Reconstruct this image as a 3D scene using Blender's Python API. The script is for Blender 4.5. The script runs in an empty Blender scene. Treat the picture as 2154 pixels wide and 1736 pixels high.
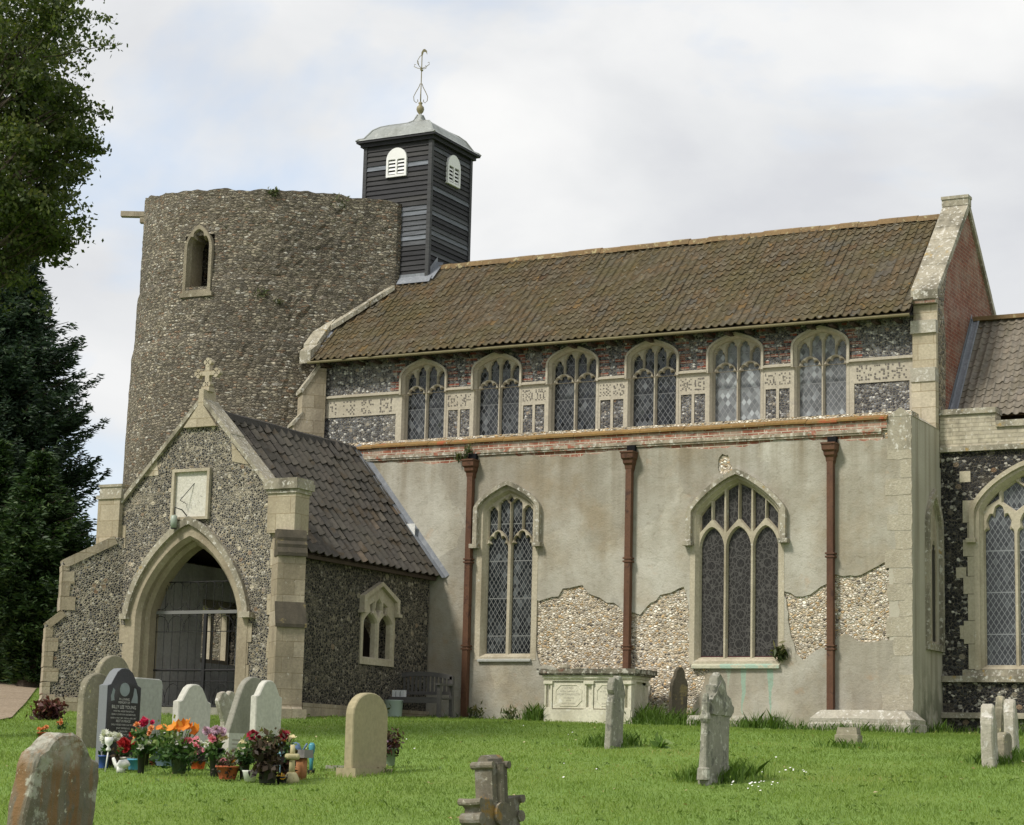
import bpy, math, random
import numpy as np
from mathutils import Vector, Matrix
from mathutils.geometry import delaunay_2d_cdt
random.seed(7); rng = np.random.default_rng(7)
R = math.radians
scn = bpy.context.scene
col = scn.collection

# ------------------------------------------------------------------ camera
CW, CH, CF = 2154.0, 1736.0, 4489.1
CAM = np.array([11.3123, -36.0, -0.7669]); YAW, PIT, ROL = .4920, .16683, .024875
def _basis():
    cy, sy = math.cos(YAW), math.sin(YAW)
    f = np.array([-sy*math.cos(PIT), cy*math.cos(PIT), math.sin(PIT)])
    r = np.array([cy, sy, 0.0]); u = np.cross(r, f)
    return r*math.cos(ROL)+u*math.sin(ROL), -r*math.sin(ROL)+u*math.cos(ROL), f
BR, BU, BF = _basis()
cd = bpy.data.cameras.new('camera'); cam = bpy.data.objects.new('camera', cd); col.objects.link(cam)
cd.sensor_width = 36; cd.lens = 36*CF/CW; cd.clip_end = 2000; cd.clip_start = .1
cam.matrix_world = Matrix(((BR[0], BU[0], -BF[0], CAM[0]), (BR[1], BU[1], -BF[1], CAM[1]), (BR[2], BU[2], -BF[2], CAM[2]), (0, 0, 0, 1)))
scn.camera = cam

# ------------------------------------------------------------------ light
SUN_AZ, SUN_EL = R(206), R(47)          # azimuth clockwise from north(+Y): south-west
SUN_STR, SKY_STR = 2.5, .13
SKY_OFF = (4.1, 3.3, .9)
scn.view_settings.view_transform = 'Standard'; scn.view_settings.look = 'None'
scn.view_settings.exposure = 0.55; scn.view_settings.gamma = 1
w = bpy.data.worlds.new('World'); scn.world = w; w.use_nodes = True
def world():
    nt = w.node_tree; n = nt.nodes; L = nt.links
    for x in list(n): n.remove(x)
    out = n.new('ShaderNodeOutputWorld'); bg = n.new('ShaderNodeBackground'); bg.inputs[1].default_value = SKY_STR
    sky = n.new('ShaderNodeTexSky'); sky.sky_type = 'NISHITA'; sky.sun_disc = False
    sky.sun_elevation = SUN_EL; sky.sun_rotation = SUN_AZ
    tc = n.new('ShaderNodeTexCoord')
    mp = n.new('ShaderNodeMapping'); mp.inputs['Scale'].default_value = (1, 1, 1.7); mp.inputs['Location'].default_value = SKY_OFF; L.new(tc.outputs['Generated'], mp.inputs[0])
    def noise(sc, det, rough, dist=0):
        t = n.new('ShaderNodeTexNoise'); t.inputs['Scale'].default_value = sc; t.inputs['Detail'].default_value = det
        t.inputs['Roughness'].default_value = rough; t.inputs['Distortion'].default_value = dist
        L.new(mp.outputs[0], t.inputs['Vector']); return t.outputs['Fac']
    def ramp(f, stops):
        r = n.new('ShaderNodeValToRGB'); L.new(f, r.inputs[0]); e = r.color_ramp.elements
        e[0].position, e[0].color = stops[0][0], stops[0][1]; e[1].position, e[1].color = stops[-1][0], stops[-1][1]
        for p, c in stops[1:-1]:
            k = e.new(p); k.color = c
        return r.outputs[0]
    cov = ramp(noise(4.3, 6, .5, .3), [(.29, (0, 0, 0, 1)), (.44, (1, 1, 1, 1))])
    shade = ramp(noise(6.5, 7, .5, .25), [(.30, (3.7, 3.78, 3.96, 1)), (.46, (4.25, 4.32, 4.40, 1)), (.58, (4.7, 4.73, 4.75, 1)), (.72, (5.1, 5.1, 5.05, 1))])
    mx = n.new('ShaderNodeMix'); mx.data_type = 'RGBA'
    hz = n.new('ShaderNodeMix'); hz.data_type = 'RGBA'; hz.inputs[0].default_value = .55
    L.new(sky.outputs[0], hz.inputs[6]); hz.inputs[7].default_value = (3.5, 4.3, 5.4, 1)
    L.new(cov, mx.inputs[0]); L.new(hz.outputs[2], mx.inputs[6]); L.new(shade, mx.inputs[7])
    L.new(mx.outputs[2], bg.inputs[0]); L.new(bg.outputs[0], out.inputs[0])
world()
sd = bpy.data.lights.new('sun', 'SUN'); sun = bpy.data.objects.new('sun', sd); col.objects.link(sun)
sd.energy = SUN_STR; sd.angle = R(11); sd.color = (1, .95, .86)
sdir = Vector((math.sin(SUN_AZ)*math.cos(SUN_EL), math.cos(SUN_AZ)*math.cos(SUN_EL), math.sin(SUN_EL)))
sun.rotation_euler = sdir.to_track_quat('Z', 'Y').to_euler(); sun.location = (0, -20, 40)

# ------------------------------------------------------------------ measuring helpers (photo pixel -> point on a real plane)
def ray(px, py): return BF + BR*(px-CW/2)/CF - BU*(py-CH/2)/CF
def onX(px, py, X): d = ray(px, py); return CAM + d*((X-CAM[0])/d[0])
def onY(px, py, Y): d = ray(px, py); return CAM + d*((Y-CAM[1])/d[1])
def atd(px, py, D): return CAM + ray(px, py)*D
def _sp(t): return np.logaddexp(0, 2*np.asarray(t, float))/2
def gz(X, Y):
    X = np.asarray(X, float); Y = np.asarray(Y, float)
    z = .16-.018*(np.clip(X, -30, 3)+5) + .03*np.minimum(Y, 3) - .05*_sp(-(Y+5)) + .05*np.minimum(_sp(-(X+16)), 14)
    return np.maximum(z, -3.2)
def hit(px, py):
    d = ray(px, py); t = 8.0
    while t < 90:
        p = CAM+d*t
        if p[2] < gz(p[0], p[1]): return p
        t += .02
    return CAM+d*60
def depth(p): return float((np.asarray(p)-CAM)@BF)

# ------------------------------------------------------------------ mesh helpers
class MB:
    def __init__(s): s.v, s.f, s.r, s.cur = [], [], [], 0.5
    def quad(s, *p):
        n = len(s.v); s.v += [tuple(map(float, q)) for q in p]; s.f.append(tuple(range(n, n+len(p)))); s.r.append(s.cur)
    def raw(s, vs, fs):
        n = len(s.v); s.v += [tuple(map(float, q)) for q in vs]
        for f in fs: s.f.append(tuple(i+n for i in f)); s.r.append(s.cur)
    def box(s, a, b):
        x0, y0, z0 = a; x1, y1, z1 = b
        s.raw([(x0, y0, z0), (x1, y0, z0), (x1, y1, z0), (x0, y1, z0), (x0, y0, z1), (x1, y0, z1), (x1, y1, z1), (x0, y1, z1)],
              [(0, 3, 2, 1), (4, 5, 6, 7), (0, 1, 5, 4), (1, 2, 6, 5), (2, 3, 7, 6), (3, 0, 4, 7)])
    def fbox(s, F, a, b):
        """box in a frame (o,u,v,n)"""
        m = MB(); m.box(a, b); s.raw([F(*q) for q in m.v], m.f)
    def prism(s, pts, F, w0, w1):
        panel(s, pts, [], F, w0, w1)
    def tube(s, path, r, n=8, caps=True):
        P = [Vector(p) for p in path]; k = len(P)
        rs = r if isinstance(r, (list, tuple)) else [r]*k
        rings = []
        for i, p in enumerate(P):
            t = (P[min(i+1, k-1)]-P[max(i-1, 0)]).normalized()
            a = t.cross(Vector((0, 0, 1))) if abs(t.z) < .8 else t.cross(Vector((0, 1, 0)))
            a.normalize(); b = t.cross(a)
            rings.append([p+(a*math.cos(2*math.pi*j/n)+b*math.sin(2*math.pi*j/n))*rs[i] for j in range(n)])
        base = len(s.v); vs = [q for rg in rings for q in rg]; fs = []
        for i in range(k-1):
            for j in range(n): fs.append((i*n+j, i*n+(j+1) % n, (i+1)*n+(j+1) % n, (i+1)*n+j))
        if caps: fs.append(tuple(range(n))[::-1]); fs.append(tuple((k-1)*n+j for j in range(n)))
        s.raw(vs, fs)
    def lathe(s, prof, o, n=20):
        o = Vector(o); vs = []; fs = []
        for (r, z) in prof:
            for j in range(n): vs.append((o.x+r*math.cos(2*math.pi*j/n), o.y+r*math.sin(2*math.pi*j/n), o.z+z))
        for i in range(len(prof)-1):
            for j in range(n): fs.append((i*n+j, i*n+(j+1) % n, (i+1)*n+(j+1) % n, (i+1)*n+j))
        fs.append(tuple(range(n))[::-1]); fs.append(tuple((len(prof)-1)*n+j for j in range(n)))
        s.raw(vs, fs)
    def build(s, name, m, parent=None, smooth=False, root=None):
        o = mesh_obj(name, np.array(s.v).reshape(-1, 3), s.f, m, parent, s.r, smooth)
        return o
def world_loc(o):
    v = Vector((0, 0, 0))
    while o is not None: v += o.location; o = o.parent
    return v
def mesh_obj(name, v, f, m, parent=None, rnd=None, smooth=False):
    me = bpy.data.meshes.new(name)
    off = np.array(world_loc(parent)) if parent is not None else np.zeros(3)
    v = np.asarray(v, float).reshape(-1, 3)
    if parent is None:                     # a thing that is one mesh: origin at its base
        o0 = np.array([v[:, 0].mean(), v[:, 1].mean(), v[:, 2].min()]); off = o0
    if isinstance(f, np.ndarray):
        nf, k = f.shape
        me.vertices.add(len(v)); me.vertices.foreach_set('co', (v-off).astype(np.float32).ravel())
        me.loops.add(nf*k); me.loops.foreach_set('vertex_index', f.astype(np.int32).ravel())
        me.polygons.add(nf); me.polygons.foreach_set('loop_start', np.arange(0, nf*k, k, dtype=np.int32))
        me.update(calc_edges=True)
    else:
        me.from_pydata((v-off).tolist(), [], f)
    if rnd is not None:
        a = me.attributes.new('rnd', 'FLOAT', 'FACE'); a.data.foreach_set('value', np.asarray(rnd, np.float32))
    if smooth: me.polygons.foreach_set('use_smooth', np.ones(len(me.polygons), bool))
    me.materials.append(m); me.update()
    o = bpy.data.objects.new(name, me); col.objects.link(o)
    if parent is not None: o.parent = parent
    else: o.location = off
    return o
def tag(o, label=None, cat=None, group=None, kind=None):
    if label: o['label'] = label
    if cat: o['category'] = cat
    if group: o['group'] = group
    if kind: o['kind'] = kind
    return o
def thing(name, label, cat, loc, group=None):
    o = bpy.data.objects.new(name, None); col.objects.link(o); o.location = Vector([float(q) for q in loc]); o.empty_display_size = .2
    return tag(o, label, cat, group)

# frames: F(u, v, w) -> world ; w points outward from the wall
def FS(Y): return lambda u, v, w: (u, Y-w, v)            # wall facing south
def FE(X): return lambda u, v, w: (X+w, u, v)            # wall facing east (u = +Y)
def FG(o, ang):                                          # vertical plane at o; u horizontal at angle ang, n = u rotated -90
    o = Vector([float(q) for q in o]); u = Vector((math.cos(ang), math.sin(ang), 0)); n = Vector((math.sin(ang), -math.cos(ang), 0))
    return lambda a, b, c: tuple(o+u*a+Vector((0, 0, 1))*b+n*c)
def offset(pts, d):
    """grow a closed counter-clockwise or clockwise loop outward by d"""
    n = len(pts); A = sum(pts[i][0]*pts[(i+1) % n][1]-pts[(i+1) % n][0]*pts[i][1] for i in range(n)); sg = 1 if A > 0 else -1
    out = []
    for i in range(n):
        p0, p, p1 = pts[i-1], pts[i], pts[(i+1) % n]
        def nr(a, b):
            dx, dy = b[0]-a[0], b[1]-a[1]; l = math.hypot(dx, dy) or 1e-9; return (dy/l*sg, -dx/l*sg)
        a, b = nr(p0, p), nr(p, p1); k = 1+a[0]*b[0]+a[1]*b[1]; k = max(k, .5)
        out.append((p[0]+(a[0]+b[0])/k*d, p[1]+(a[1]+b[1])/k*d))
    return out
def pip(A, poly):
    x, y = A[:, 0], A[:, 1]; r = np.zeros(len(A), bool); n = len(poly)
    for i in range(n):
        (x0, y0), (x1, y1) = poly[i], poly[(i+1) % n]
        r ^= ((y0 > y) != (y1 > y)) & (x < (x1-x0)*(y-y0)/((y1-y0) or 1e-12)+x0)
    return r
class FL(list):
    def grow(s, ch): a = s.a; b = a[10]; return foil(a[0]-ch, a[1]+ch, a[2]-ch, a[3], a[4]+ch, a[5]*.55, *a[6:10], bot=None if b is None else (lambda x: b(x)-ch*.6))
def panel(mb, outer, holes, F, w0, w1, ch=0.0, chd=None, back=True):
    """extruded polygon with holes between depth w0 (back) and w1 (front); holes can be chamfered towards the front by ch"""
    chd = ch if chd is None else chd
    hf = [(h.grow(ch) if isinstance(h, FL) else offset(h, ch)) if ch else h for h in holes]
    def cap(w, hs, flip):
        loops = [outer]+hs
        pts = []; eds = []
        for l in loops:
            b = len(pts); pts += list(l); eds += [(b+i, b+(i+1) % len(l)) for i in range(len(l))]
        r_ = delaunay_2d_cdt([Vector((p[0], p[1])) for p in pts], eds, [], 0, 1e-6); pts = [(p.x, p.y) for p in r_[0]]
        A = np.array([[(pts[t[0]][0]+pts[t[1]][0]+pts[t[2]][0])/3, (pts[t[0]][1]+pts[t[1]][1]+pts[t[2]][1])/3] for t in r_[2]])
        ins = pip(A, outer)
        for h in hs: ins &= ~pip(A, h)
        tr = [tuple(t) for t, k in zip(r_[2], ins) if k]
        n = len(mb.v); mb.v += [tuple(map(float, F(p[0], p[1], w))) for p in pts]
        for t in tr:
            a, b, c = t
            ar = (pts[b][0]-pts[a][0])*(pts[c][1]-pts[a][1])-(pts[c][0]-pts[a][0])*(pts[b][1]-pts[a][1])
            if abs(ar) < 1e-10: continue
            t = (a, b, c) if ar > 0 else (a, c, b)
            if flip: t = t[::-1]
            mb.f.append(tuple(i+n for i in t)); mb.r.append(mb.cur)
    cap(w1, hf, False)
    if back: cap(w0, holes, True)
    def wall(l0, l1, wa, wb):
        k = len(l0)
        for i in range(k):
            j = (i+1) % k
            mb.quad(F(*l0[i], wa), F(*l0[j], wa), F(*l1[j], wb), F(*l1[i], wb))
    wall(outer, outer, w0, w1)
    for h, g in zip(holes, hf):
        if ch: wall(g, h, w1, w1-chd); wall(h, h, w1-chd, w0)
        else: wall(h, h, w1, w0)
def rect(x0, y0, x1, y1): return [(x0, y0), (x1, y0), (x1, y1), (x0, y1)]
def head(x0, x1, zs, za, n=14, p=1.35, q=1.9):
    """points of an arch head from (x0,zs) over the apex to (x1,zs)"""
    h = (x1-x0)/2; xm = (x0+x1)/2; r = za-zs; out = []
    for i in range(n+1):
        t = -math.cos(math.pi*i/n); x = t
        z = max(0, 1-abs(x)**p)**(1/q)
        out.append((xm+h*x, zs+r*z))
    return out
def arch(x0, x1, zb, zs, za, n=14, p=1.35, q=1.9):
    return [(x0, zb), (x1, zb)] + head(x0, x1, zs, za, n, p, q)[::-1]
def foil(x0, x1, zb, zs, za, cusp=.16, spots=(.16, .36, .64, .84), n=40, p=1.6, q=2.0, bot=None):
    """a cusped light"""
    h = (x1-x0)/2; xm = (x0+x1)/2; out = []
    for i in range(n+1):
        s = i/n; t = -math.cos(math.pi*s); x = t; z = max(0, 1-abs(x)**p)**(1/q)
        k = max([0]+[1-abs(s-c)/.055 for c in spots]); k = 1-cusp*1.6*max(0, k)
        out.append((xm+h*x*k, zs+(za-zs)*z*k - (0 if 0 < i < n else 0)))
    base = [(x0, zb), (x1, zb)] if bot is None else [(x0+(x1-x0)*i/6, bot(x0+(x1-x0)*i/6)) for i in range(7)]
    o = FL(base+out[::-1]); o.a = (x0, x1, zb, zs, za, cusp, spots, n, p, q, bot); return o

# ------------------------------------------------------------------ materials
class NT:
    def __init__(s, name):
        s.m = bpy.data.materials.new(name); s.m.use_nodes = True; s.nt = s.m.node_tree; s.n = s.nt.nodes; s.L = s.nt.links
        s.b = s.n['Principled BSDF']; s.b.inputs['Roughness'].default_value = .85; s.b.inputs['Specular IOR Level'].default_value = .25
        s._pos = None
    def pos(s):
        if s._pos is None: s._pos = s.n.new('ShaderNodeNewGeometry').outputs['Position']
        return s._pos
    def lk(s, a, sock):
        if isinstance(a, bpy.types.NodeSocket): s.L.new(a, sock)
        elif isinstance(a, (tuple, list)) and len(a) == 3 and sock.type == 'RGBA': sock.default_value = (*a, 1)
        else: sock.default_value = a
    def map(s, sc=(1, 1, 1), rot=(0, 0, 0), loc=(0, 0, 0), vec=None):
        t = s.n.new('ShaderNodeMapping'); s.L.new(vec or s.pos(), t.inputs[0]); t.inputs['Scale'].default_value = sc; t.inputs['Rotation'].default_value = rot; t.inputs['Location'].default_value = loc
        return t.outputs[0]
    def noise(s, sc=1, det=4, rough=.55, vec=None, dist=0, out='Fac'):
        t = s.n.new('ShaderNodeTexNoise'); s.L.new(vec or s.pos(), t.inputs['Vector'])
        t.inputs['Scale'].default_value = sc; t.inputs['Detail'].default_value = det; t.inputs['Roughness'].default_value = rough; t.inputs['Distortion'].default_value = dist
        return t.outputs[out]
    def vor(s, sc=1, vec=None, feat='F1', rnd=1):
        t = s.n.new('ShaderNodeTexVoronoi'); t.feature = feat; s.L.new(vec or s.pos(), t.inputs['Vector']); t.inputs['Scale'].default_value = sc; t.inputs['Randomness'].default_value = rnd
        return t.outputs
    def math(s, op, a, b=0, c=0, clamp=False):
        t = s.n.new('ShaderNodeMath'); t.operation = op; t.use_clamp = clamp
        s.lk(a, t.inputs[0]); s.lk(b, t.inputs[1]); s.lk(c, t.inputs[2]); return t.outputs[0]
    def ramp(s, f, stops, const=False):
        r = s.n.new('ShaderNodeValToRGB'); s.lk(f, r.inputs[0]); e = r.color_ramp.elements
        if const: r.color_ramp.interpolation = 'CONSTANT'
        cc = lambda c: (c, c, c, 1) if not isinstance(c, (tuple, list)) else (*c, 1)
        e[0].position, e[0].color = stops[0][0], cc(stops[0][1]); e[1].position, e[1].color = stops[-1][0], cc(stops[-1][1])
        for p, c in stops[1:-1]:
            k = e.new(p); k.color = cc(c)
        return r.outputs[0]
    def mix(s, f, a, b, mode='MIX'):
        t = s.n.new('ShaderNodeMix'); t.data_type = 'RGBA'; t.blend_type = mode
        s.lk(f, t.inputs[0]); s.lk(a, t.inputs[6]); s.lk(b, t.inputs[7]); return t.outputs[2]
    def xyz(s, vec=None):
        t = s.n.new('ShaderNodeSeparateXYZ'); s.L.new(vec or s.pos(), t.inputs[0]); return t.outputs
    def comb(s, x, y, z):
        t = s.n.new('ShaderNodeCombineXYZ'); s.lk(x, t.inputs[0]); s.lk(y, t.inputs[1]); s.lk(z, t.inputs[2]); return t.outputs[0]
    def vadd(s, a, b, k=1.0):
        t = s.n.new('ShaderNodeVectorMath'); t.operation = 'MULTIPLY_ADD'; s.L.new(b, t.inputs[0]); t.inputs[1].default_value = (k, k, k); s.L.new(a, t.inputs[2]); return t.outputs[0]
    def attr(s, name='rnd'):
        t = s.n.new('ShaderNodeAttribute'); t.attribute_name = name; return t.outputs['Fac']
    def bump(s, h, dist=.02, st=1):
        t = s.n.new('ShaderNodeBump'); s.lk(h, t.inputs['Height']); t.inputs['Distance'].default_value = dist; t.inputs['Strength'].default_value = st
        s.L.new(t.outputs[0], s.b.inputs['Normal'])
    def col(s, c): s.lk(c, s.b.inputs['Base Color']); return s
    def rough(s, v): s.lk(v, s.b.inputs['Roughness']); return s
    def spec(s, v): s.b.inputs['Specular IOR Level'].default_value = v; return s

def flint(name, sc, stops, mortar, mw, big=(.75, 1.2), bump=.03, streak=None, rndm=1, smear=.5, courses=0):
    k = NT(name)
    wv = k.vadd(k.pos(), k.noise(2.5, 3, out='Color'), .06)
    v = k.map(sc, vec=wv)
    V = k.vor(1, v, rnd=rndm); E = k.vor(1, v, 'DISTANCE_TO_EDGE', rnd=rndm)['Distance']
    cs = k.xyz(V['Color'])
    c = k.ramp(cs[0], stops, True)
    c = k.mix(1, c, k.ramp(cs[1], [(0, .7), (1, 1.25)]), 'MULTIPLY')
    c = k.mix(.7, c, k.ramp(k.noise(14, 3), [(.3, .6), (.7, 1.25)]), 'MULTIPLY')
    e = k.math('ADD', E, k.math('MULTIPLY', k.math('SUBTRACT', k.noise(9, 3), .5), mw*1.3))
    mm = k.ramp(k.math('DIVIDE', e, mw), [(.75, 1), (1.0, 0)])
    c = k.mix(mm, c, k.mix(k.noise(4, 4), tuple(x*.72 for x in mortar), tuple(min(1, x*1.25) for x in mortar)))
    V2 = k.vor(.36, v, rnd=1); s2 = k.xyz(V2['Color'])      # a few larger, paler or browner stones among the small ones
    b2 = k.math('MULTIPLY', k.math('GREATER_THAN', s2[1], .90), k.math('LESS_THAN', V2['Distance'], .36))
    c = k.mix(b2, c, k.ramp(s2[2], [(0, tuple(x*.9 for x in mortar)), (.4, tuple(min(1, x*1.9) for x in mortar)), (.7, (.20, .13, .08)), (1, (.42, .40, .35))]))
    c = k.mix(k.ramp(k.noise(1.9, 6, .65, vec=k.map(loc=(4, 8, 1))), [(.56, 0), (.68, smear)]), c, tuple(min(1, x*1.15) for x in mortar))
    bg = k.ramp(k.noise(.55, 4), [(.3, big[0]), (.7, big[1])])
    c = k.mix(1, c, bg, 'MULTIPLY')
    if streak: c = k.mix(k.ramp(k.noise(1, 5, vec=k.map(streak[1])), [(.5, 0), (.72, streak[2])]), c, streak[0])
    if courses:          # bed joints between the rows of flints
        zc_ = k.math('ADD', k.math('MULTIPLY', k.xyz()[2], courses), k.math('MULTIPLY', k.noise(1.3, 4), 2.2))
        jt = k.math('GREATER_THAN', k.math('ABSOLUTE', k.math('SUBTRACT', k.math('FRACT', zc_), .5)), .385)
        jn = k.ramp(k.noise(5, 3, vec=k.map((1, 1, .6))), [(.36, 0), (.5, .75)])
        c = k.mix(k.math('MULTIPLY', jt, jn), c, (.052, .044, .034))
        E = k.math('MULTIPLY', E, k.math('SUBTRACT', 1, k.math('MULTIPLY', jt, .8)))
    k.col(c); k.bump(k.math('MINIMUM', E, mw*2.2), bump*4, .9); k.rough(.75)
    return k.m
def stone(name, base, var=.25, lich=None, dirt=None, joints=None, bump=.012, rough=.85, axis='x'):
    k = NT(name)
    c = k.mix(k.noise(1.7, 5, .6), tuple(x*(1-var) for x in base), tuple(min(1, x*(1+var)) for x in base))
    c = k.mix(.55, c, k.ramp(k.noise(22, 4), [(.25, .65), (.75, 1.25)]), 'MULTIPLY')
    h = k.noise(30, 5, .65)
    if joints:
        x, y, z = k.xyz()
        vv = k.comb(k.math('ADD', x, y) if axis == 'x' else y, z, 0)
        b = k.n.new('ShaderNodeTexBrick'); k.L.new(vv, b.inputs['Vector']); b.inputs['Scale'].default_value = 1
        b.inputs['Brick Width'].default_value = joints[0]; b.inputs['Row Height'].default_value = joints[1]; b.inputs['Mortar Size'].default_value = joints[2]
        b.inputs['Mortar Smooth'].default_value = .3
        b.inputs['Color1'].default_value = (.82, .8, .76, 1); b.inputs['Color2'].default_value = (1.1, 1.1, 1.12, 1); b.inputs['Mortar'].default_value = (.62, .58, .5, 1) if len(joints) < 4 else joints[3]
        c = k.mix(1, c, b.outputs[0], 'MULTIPLY')
    if dirt: c = k.mix(k.ramp(k.noise(dirt[1], 6, .62, vec=k.map((1, 1, dirt[3] if len(dirt) > 3 else .35))), [(.47, 0), (.66, dirt[2])]), c, dirt[0])
    for l in (lich or []):       # (colour, scale, threshold, amount)
        c = k.mix(k.ramp(k.noise(l[1], 5, .7, vec=k.map(loc=(l[1], l[2]*9, 3))), [(l[2], 0), (l[2]+.06, l[3])]), c, l[0])
    k.col(c); k.bump(h, bump, .7); k.rough(rough)
    return k.m
def brick(name, c1, c2, mortar, wht=.25, size=(.22, .068), axis='x', dark=.5):
    k = NT(name); x, y, z = k.xyz()
    u = x if axis == 'x' else y
    b = k.n.new('ShaderNodeTexBrick'); k.L.new(k.comb(u, z, 0), b.inputs['Vector']); b.inputs['Scale'].default_value = 1
    b.inputs['Brick Width'].default_value = size[0]; b.inputs['Row Height'].default_value = size[1]; b.inputs['Mortar Size'].default_value = .009
    b.inputs['Color1'].default_value = (*c1, 1); b.inputs['Color2'].default_value = (*c2, 1); b.inputs['Mortar'].default_value = (*mortar, 1); b.inputs['Bias'].default_value = -.1
    c = k.mix(.8, b.outputs[0], k.ramp(k.noise(9, 5), [(.3, .6), (.7, 1.3)]), 'MULTIPLY')
    c = k.mix(k.ramp(k.noise(2.2, 6, .65), [(.45, 0), (.7, wht)]), c, (.55, .5, .4))
    c = k.mix(k.ramp(k.noise(16, 5, .7), [(.6, 0), (.68, wht*1.4)]), c, (.62, .6, .54))
    c = k.mix(k.ramp(k.noise(1.1, 5), [(.5, 0), (.75, dark)]), c, (.10, .075, .05))
    k.col(c); k.bump(k.math('SUBTRACT', 1, b.outputs['Fac']), .012, .8)
    return k.m
def plain(name, c, rough=.6, spec=.3, var=.12, metal=0):
    k = NT(name); k.col(k.mix(k.noise(8, 4), tuple(x*(1-var) for x in c), tuple(min(1, x*(1+var)) for x in c))); k.rough(rough); k.spec(spec); k.b.inputs['Metallic'].default_value = metal
    return k.m
def tiles(name, stops, lich, patch):
    k = NT(name); r = k.attr()
    c = k.ramp(r, stops)
    c = k.mix(.8, c, k.ramp(k.noise(12, 5, .6), [(.3, .62), (.7, 1.3)]), 'MULTIPLY')
    c = k.mix(k.ramp(k.noise(1.1, 6, .6), [(.42, 0), (.64, patch[1])]), c, patch[0])
    for l in lich:
        c = k.mix(k.ramp(k.noise(l[1], 5, .68, vec=k.map(loc=(0, l[1], l[2]*5))), [(l[2], 0), (l[2]+.08, l[3])]), c, l[0])
    k.col(c); k.bump(k.noise(40, 4), .006, .6); k.rough(.8)
    return k.m
def glass(name, light, axis='x', w=.105, h=.15, lead=(.17, .18, .18), lw=.075, dark=(.012, .014, .016), tilt=.10, bars=.62, patches=None, spc=.38):
    k = NT(name); x, y, z = k.xyz(); u = x if axis == 'x' else y
    a = k.math('ADD', k.math('DIVIDE', u, w), k.math('DIVIDE', z, h)); b = k.math('SUBTRACT', k.math('DIVIDE', u, w), k.math('DIVIDE', z, h))
    def line(t, ww): return k.math('LESS_THAN', k.math('ABSOLUTE', k.math('SUBTRACT', k.math('FRACT', t), .5)), ww)
    ln = k.math('MAXIMUM', line(a, lw), line(b, lw))
    if bars: ln = k.math('MAXIMUM', ln, line(k.math('DIVIDE', z, bars), .014))
    ids = k.comb(k.math('FLOOR', k.math('ADD', a, .5)), k.math('FLOOR', k.math('ADD', b, .5)), 0)
    wn = k.n.new('ShaderNodeTexWhiteNoise'); wn.noise_dimensions = '3D'; k.L.new(ids, wn.inputs[0])
    big = k.noise(.9, 3, vec=k.map(loc=(3, 1, 7)))
    p = k.math('MULTIPLY', k.ramp(wn.outputs['Value'], [(0, .1), (.55, .5), (.8, 1.0), (1, 2.4)]), k.ramp(big, [(.42, .2), (.58, 1.3)]))
    c = k.mix(k.math('MULTIPLY', p, light, clamp=True), dark, (.36, .39, .40))  # paler panes: sky reflection mixed into the base colour
    if patches: c = k.mix(1, c, patches, 'MULTIPLY')
    k.col(k.mix(ln, c, lead)); k.rough(k.math('ADD', k.math('MULTIPLY', ln, .4), .12)); k.spec(spc)
    nn = k.n.new('ShaderNodeVectorMath'); nn.operation = 'MULTIPLY_ADD'; k.L.new(wn.outputs['Color'], nn.inputs[0]); nn.inputs[1].default_value = (tilt,)*3
    sub = k.n.new('ShaderNodeVectorMath'); sub.operation = 'ADD'; sub.inputs[1].default_value = (-tilt/2,)*3
    g = k.n.new('ShaderNodeNewGeometry'); k.L.new(g.outputs['Normal'], nn.inputs[2]); k.L.new(nn.outputs[0], sub.inputs[0])
    nz = k.n.new('ShaderNodeVectorMath'); nz.operation = 'NORMALIZE'; k.L.new(sub.outputs[0], nz.inputs[0]); k.L.new(nz.outputs[0], k.b.inputs['Normal'])
    return k.m
def leafm(name, stops, trans=.35, rough=.55):
    k = NT(name); c = k.ramp(k.attr(), stops)
    k.col(c); k.rough(rough); k.spec(.3)
    t = k.n.new('ShaderNodeBsdfTranslucent'); k.L.new(k.mix(1, c, (1.15, 1.25, .6), 'MULTIPLY'), t.inputs[0])
    m = k.n.new('ShaderNodeMixShader'); m.inputs[0].default_value = trans
    k.L.new(k.b.outputs[0], m.inputs[1]); k.L.new(t.outputs[0], m.inputs[2]); k.L.new(m.outputs[0], k.n['Material Output'].inputs[0])
    return k.m

M = {}
M['tower'] = flint('tower_flint', (11, 11, 25), [(0, (.14, .122, .092)), (.18, (.22, .188, .138)), (.34, (.31, .272, .20)), (.5, (.19, .172, .14)), (.64, (.35, .31, .235)), (.78, (.23, .155, .10)), (.86, (.47, .445, .38)), (.93, (.42, .375, .285))], (.135, .118, .09), .08, (.72, 1.22), .04, ((.15, .125, .08), (.5, .5, 1.6), .45), courses=14)
M['flint_front'] = flint('knapped_flint', (24, 24, 25), [(0, (.02, .021, .024)), (.3, (.05, .052, .058)), (.52, (.11, .11, .11)), (.66, (.03, .03, .033)), (.78, (.20, .18, .14)), (.86, (.40, .38, .33)), (.95, (.24, .19, .12))], (.33, .295, .225), .115, (.78, 1.2), .014)
M['flint_side'] = flint('porch_side_flint', (17, 17, 19), [(0, (.018, .018, .018)), (.35, (.05, .047, .042)), (.6, (.10, .092, .08)), (.75, (.03, .03, .03)), (.86, (.19, .165, .12)), (.95, (.33, .3, .25))], (.17, .15, .11), .10, (.72, 1.15), .02)
M['flint_clere'] = flint('clerestory_flint', (19, 19, 24), [(0, (.05, .052, .06)), (.3, (.10, .105, .115)), (.5, (.17, .175, .185)), (.66, (.07, .072, .08)), (.8, (.30, .30, .30)), (.92, (.55, .54, .50))], (.21, .19, .155), .09, (.78, 1.15), .014)
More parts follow.
